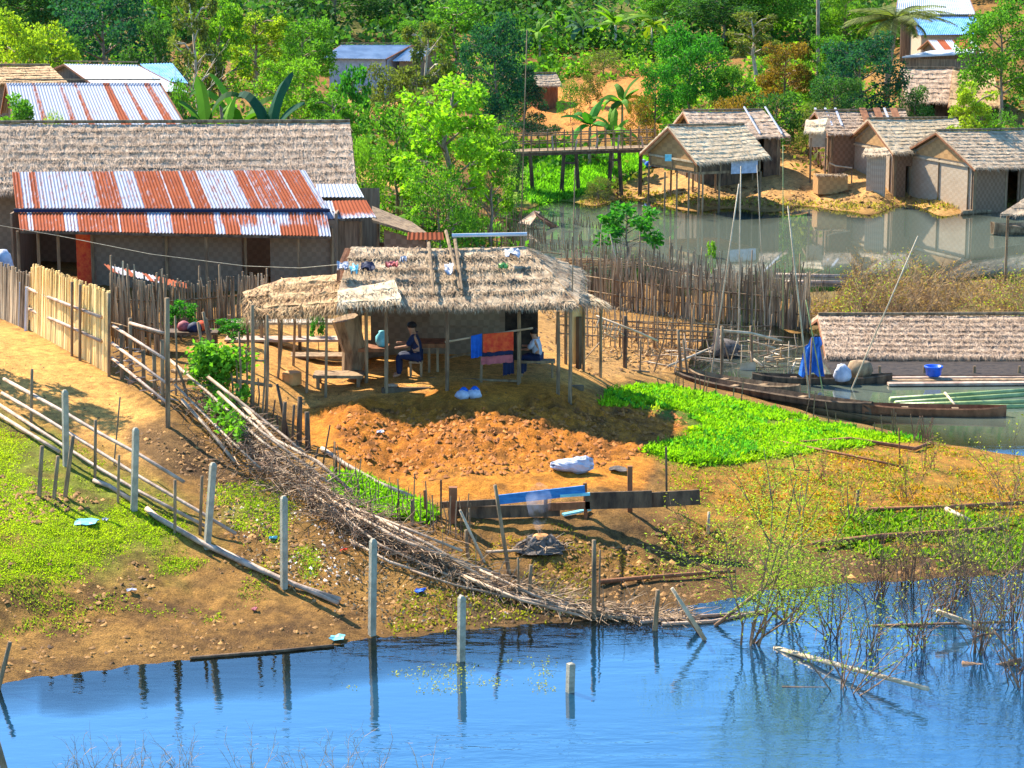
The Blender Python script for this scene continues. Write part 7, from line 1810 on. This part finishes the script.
# items by the bridge foot
for (x, y, mt, lab) in ((648, 168, 'bluecloth', 'small blue bundle at the foot of the footbridge'), (643, 166, 'white', 'small white bundle at the foot of the footbridge'), (654, 167, 'redcloth', 'small red bundle at the foot of the footbridge')):
    g = G(x, y); m = MB(); m.lathe(g, [(.15, 0), (.2, .1), (.15, .3), (.04, .35)], 8); solo(m, 'cloth_bundle', M[mt], lab, 'bundle', g, None, True)
# antenna-like bare trunk
pole('bare straight reddish trunk standing above the dark round tree', 818, 110, 818, -30, .13, 'bark', 'bare_tree', 'dead tree')
# overhead cable
m = MB(); P = [at(x, y, Y) for x, y, Y in ((-20, 222, 64), (60, 236, 63), (150, 254, 61), (245, 266, 59.5), (300, 268, 58.5), (345, 264, 57.3))]; m.tube(P, .008, .008, 4); solo(m, 'overhead_cable', M['concrete'], 'thin cable sagging in front of the woven wall to the hut roof', 'cable', P[0])

# ---- scrub and twiggy bushes
def twigs(mb, base, n, H, spread, rg, r=.012, depth=2, up=.9, leafpts=None):
    for k in range(n):
        p = Vector(base) + Vector((rg.gauss(0, .10), rg.gauss(0, .10), -.1)); d = Vector((rg.gauss(0, spread), rg.gauss(0, spread), up)).normalized(); L = H * rg.uniform(.5, 1.0); pts = [p]
        for i in range(4):
            d = (d + Vector((rg.gauss(0, .13), rg.gauss(0, .13), rg.gauss(0, .06)))).normalized(); pts.append(pts[-1] + d * L / 4)
        mb.tube(pts, r, r * .4, 4, False)
        if leafpts is not None and rg.random() < .8: leafpts.append(pts[-1])
        if depth:
            for i in (1, 2, 3, 4):
                for q in range(2):
                    dd = (d + Vector((rg.gauss(0, .7), rg.gauss(0, .7), rg.gauss(.1, .35)))).normalized(); l2 = L * rg.uniform(.15, .38); e = pts[i] + dd * l2; m1 = lerp(pts[i], e, .5) + Vector((rg.gauss(0, .03), 0, .02))
                    mb.tube([pts[i], m1, e], r * .5, r * .25, 3, False)
                    if leafpts is not None: leafpts += [m1, e]
def twig_bush(name, label, base, n, H, spread, seed, color, nleaf=600, L=.09, W=.035, r=.014, mat='twig', cat='bush', lsp=.10):
    rg = random.Random(seed); rs = np.random.RandomState(seed); root = thing(name, label, cat, base); m = MB(); lp = []
    twigs(m, base, n, H, spread, rg, r, 2, .9, lp); m.build('stems', M[mat], root)
    if nleaf:
        A = np.array([tuple(p) for p in lp]); A = A[A[:, 2] > base[2] + H * .25]; P = A[rs.randint(0, len(A), nleaf)] + rs.normal(size=(nleaf, 3)) * lsp
        V, Q = leaves(P, L, W, rs, .2, .1); np_mesh('foliage', V - np.array(root.location), Q, M['leaf'], root, None, color)
    return root
def wat(x, y): return on(x, y, -.05)
twig_bush('waterside_bush', 'leafy feathery bush with two dark stems at the edge of the blue water', wat(746, 646), 7, 3.1, .48, 201, (.30, .36, .05), 5200, .062, .02, .024, lsp=.22)
twig_bush('waterside_bush', 'second feathery bush just right behind the first one, with a thick forked stem', wat(785, 622), 7, 3.1, .50, 202, (.30, .36, .05), 4600, .062, .02, .025, lsp=.24)
twig_bush('waterside_bush', 'small half drowned bush below the diagonal floating pole', wat(841, 693), 9, 1.9, .30, 203, (.22, .27, .06), 450, .08, .03, .014)
twig_bush('waterside_bush', 'thin twiggy bush between the feathery bushes and the reddish twigs', wat(835, 640), 9, 2.2, .35, 204, (.28, .30, .04), 420, .08, .03, .014)
for k, (x, y, n_, H, nl, lab) in enumerate(((880, 600, 16, 1.8, 160, 'sparse reddish twigs rising from the water left of the thick pale branch'), (915, 650, 14, 2.2, 120, 'bare reddish twigs in front of the level branch'), (945, 618, 20, 2.0, 200, 'dense reddish twigs right behind the thick pale branch'),
        (980, 655, 18, 2.4, 160, 'tall reddish twigs between the thick branch and the right edge'), (1010, 625, 20, 2.8, 260, 'tall dense twigs at the right edge of the shore'), (1022, 690, 14, 2.4, 120, 'bare twigs at the right edge low in the blue water'), (962, 590, 16, 1.7, 260, 'reddish twigs with yellow leaves right on the shoreline'), (905, 580, 14, 1.4, 220, 'short twigs with yellow leaves on the shoreline left part'), (870, 655, 9, 1.5, 100, 'few bare twigs left of the level branch'))):
    twig_bush('reddish_twig_bush', lab, wat(x, y) if y > 585 else G(x, y), n_, H, .22, 210 + k, (.34, .32, .05), nl, .07, .028, .011)
for k, (x, y, n_, H, nl, lab) in enumerate(((700, 545, 7, 1.3, 200, 'thin weedy bush on the mud left of the first feathery bush'), (850, 520, 9, 1.5, 260, 'yellow green weedy bush on the terrace behind the feathery bushes'), (905, 500, 10, 1.4, 220, 'dry weedy bush in the middle of the right terrace'),
        (950, 560, 12, 1.6, 320, 'yellow green weedy bush close to the shore at the right'), (1000, 545, 12, 2.0, 360, 'tall yellow weedy bush at the right edge of the terrace'), (1015, 500, 10, 1.5, 240, 'dry reddish weedy bush at the right edge of the upper terrace'), (765, 500, 8, 1.3, 260, 'pale weedy bush right behind the first feathery bush'), (820, 480, 7, 1.0, 160, 'low weedy bush at the front edge of the bright green bed'),
        (930, 470, 7, .9, 120, 'low dry weeds near the tip of the green bed'))):
    twig_bush('weedy_bush', lab, G(x, y), n_, H, .35, 230 + k, (.32, .32, .04), nl, .075, .03, .009)
# dry scrub in the lagoon
rg = random.Random(31); rs = np.random.RandomState(31); m = MB(); lp = []
for k in range(230):
    x = rg.uniform(805, 1060); y = rg.uniform(285, 322) if x > 840 else rg.uniform(305, 325)
    H = 1.5 * (.6 + .5 * math.sin((x - 800) / 60.0) ** 2) * rg.uniform(.6, 1.1) * (1 if x > 850 else .55); b = on(x, y, .02); twigs(m, b, 5, H, .45, rg, .013, 2, .9, lp)
o = m.build('dry_scrub', M['drybrush']); o['kind'] = 'stuff'
A = np.array([tuple(p) for p in lp]); 
for nm, nn_, colr, xr in (('scrub_leaves', 8500, (.30, .17, .09), None), ('scrub_leaves', 2600, (.30, .34, .05), 1)):
    B = A if xr is None else A[fbm(A[:, 0] * .5, A[:, 1] * .5, 3, 8) > .48]
    P = B[rs.randint(0, len(B), nn_)] + rs.normal(size=(nn_, 3)) * .14; V, Q = leaves(P, .10, .04, rs, .2, .1); o = np_mesh(nm, V, Q, M['leaf'], color=colr); o['kind'] = 'stuff'
# reeds / dead stems in the lagoon between fences and open water
m = MB()
for k in range(420):
    x = rg.uniform(600, 830); y = rg.uniform(275, 322) + 0; b = on(x, y, -.02); b.x += rg.gauss(0, .1); H = rg.uniform(.35, 1.1); m.tube([b, b + Vector((rg.gauss(0, .06), 0, H * .6)), b + Vector((rg.gauss(0, .16), 0, H))], .010, .005, 3, False)
o = m.build('dead_reeds', M['drybrush']); o['kind'] = 'stuff'
# dead weeds in the lake at the bottom
m = MB()
for (x, y, n_) in ((90, 765, 8), (150, 768, 12), (180, 760, 9), (250, 768, 8), (300, 770, 8), (60, 775, 6), (345, 766, 7), (120, 772, 8), (370, 768, 4), (430, 775, 4)):
    twigs(m, on(x, y + 12, -.1), n_, .85, .45, rg, .006, 1)
o = m.build('dead_weeds', M['drybrush']); o['kind'] = 'stuff'
# little stakes along the garden edge by the canoes
rg = random.Random(52)
ge = thing('edge_stake_fence', 'ragged row of short thin stakes along the green bed beside the canoes', 'fence', G(800, 418))
for k in range(34):
    t = rg.random(); x, y = lerp_pts([(650, 385), (740, 402), (830, 424), (915, 441), (935, 446)], t); g = G(x, y); m = MB(); h = rg.uniform(.25, .75); m.tube([g - Vector((0, 0, .1)), g + Vector((rg.gauss(0, .1), 0, h))], .018, .012, 4); m.build('stake', M['twig'], ge)
# scattered stones and clods on the tilled plot
rs = np.random.RandomState(44); q = rand_in([(330, 412), (620, 405), (688, 414), (690, 440), (600, 468), (420, 482), (345, 458)], 1500, rs); P = Gv(q[:, 0], q[:, 1]); V = []; Fq = []
for i, p in enumerate(P):
    r_ = rs.uniform(.02, .085) if rs.rand() < .5 else .03; n0 = len(V)
    for dx, dy, dz in ((1, 0, 0), (0, 1, 0), (-1, 0, 0), (0, -1, 0)): V.append((p[0] + dx * r_ * rs.uniform(.7, 1.3), p[1] + dy * r_ * rs.uniform(.7, 1.3), p[2] - .02 + r_ * .3))
    V.append((p[0] + rs.normal() * r_ * .3, p[1] + rs.normal() * r_ * .3, p[2] + r_ * rs.uniform(.7, 1.2)))
    Fq += [(n0, n0 + 1, n0 + 4), (n0 + 1, n0 + 2, n0 + 4), (n0 + 2, n0 + 3, n0 + 4), (n0 + 3, n0, n0 + 4)]
M['clod'] = m_mottled('clod_soil', (.22, .075, .018), (.46, .16, .03), scale=4, island=.3)
o = np_mesh('soil_clods', V, Fq, M['clod']); o['kind'] = 'stuff'
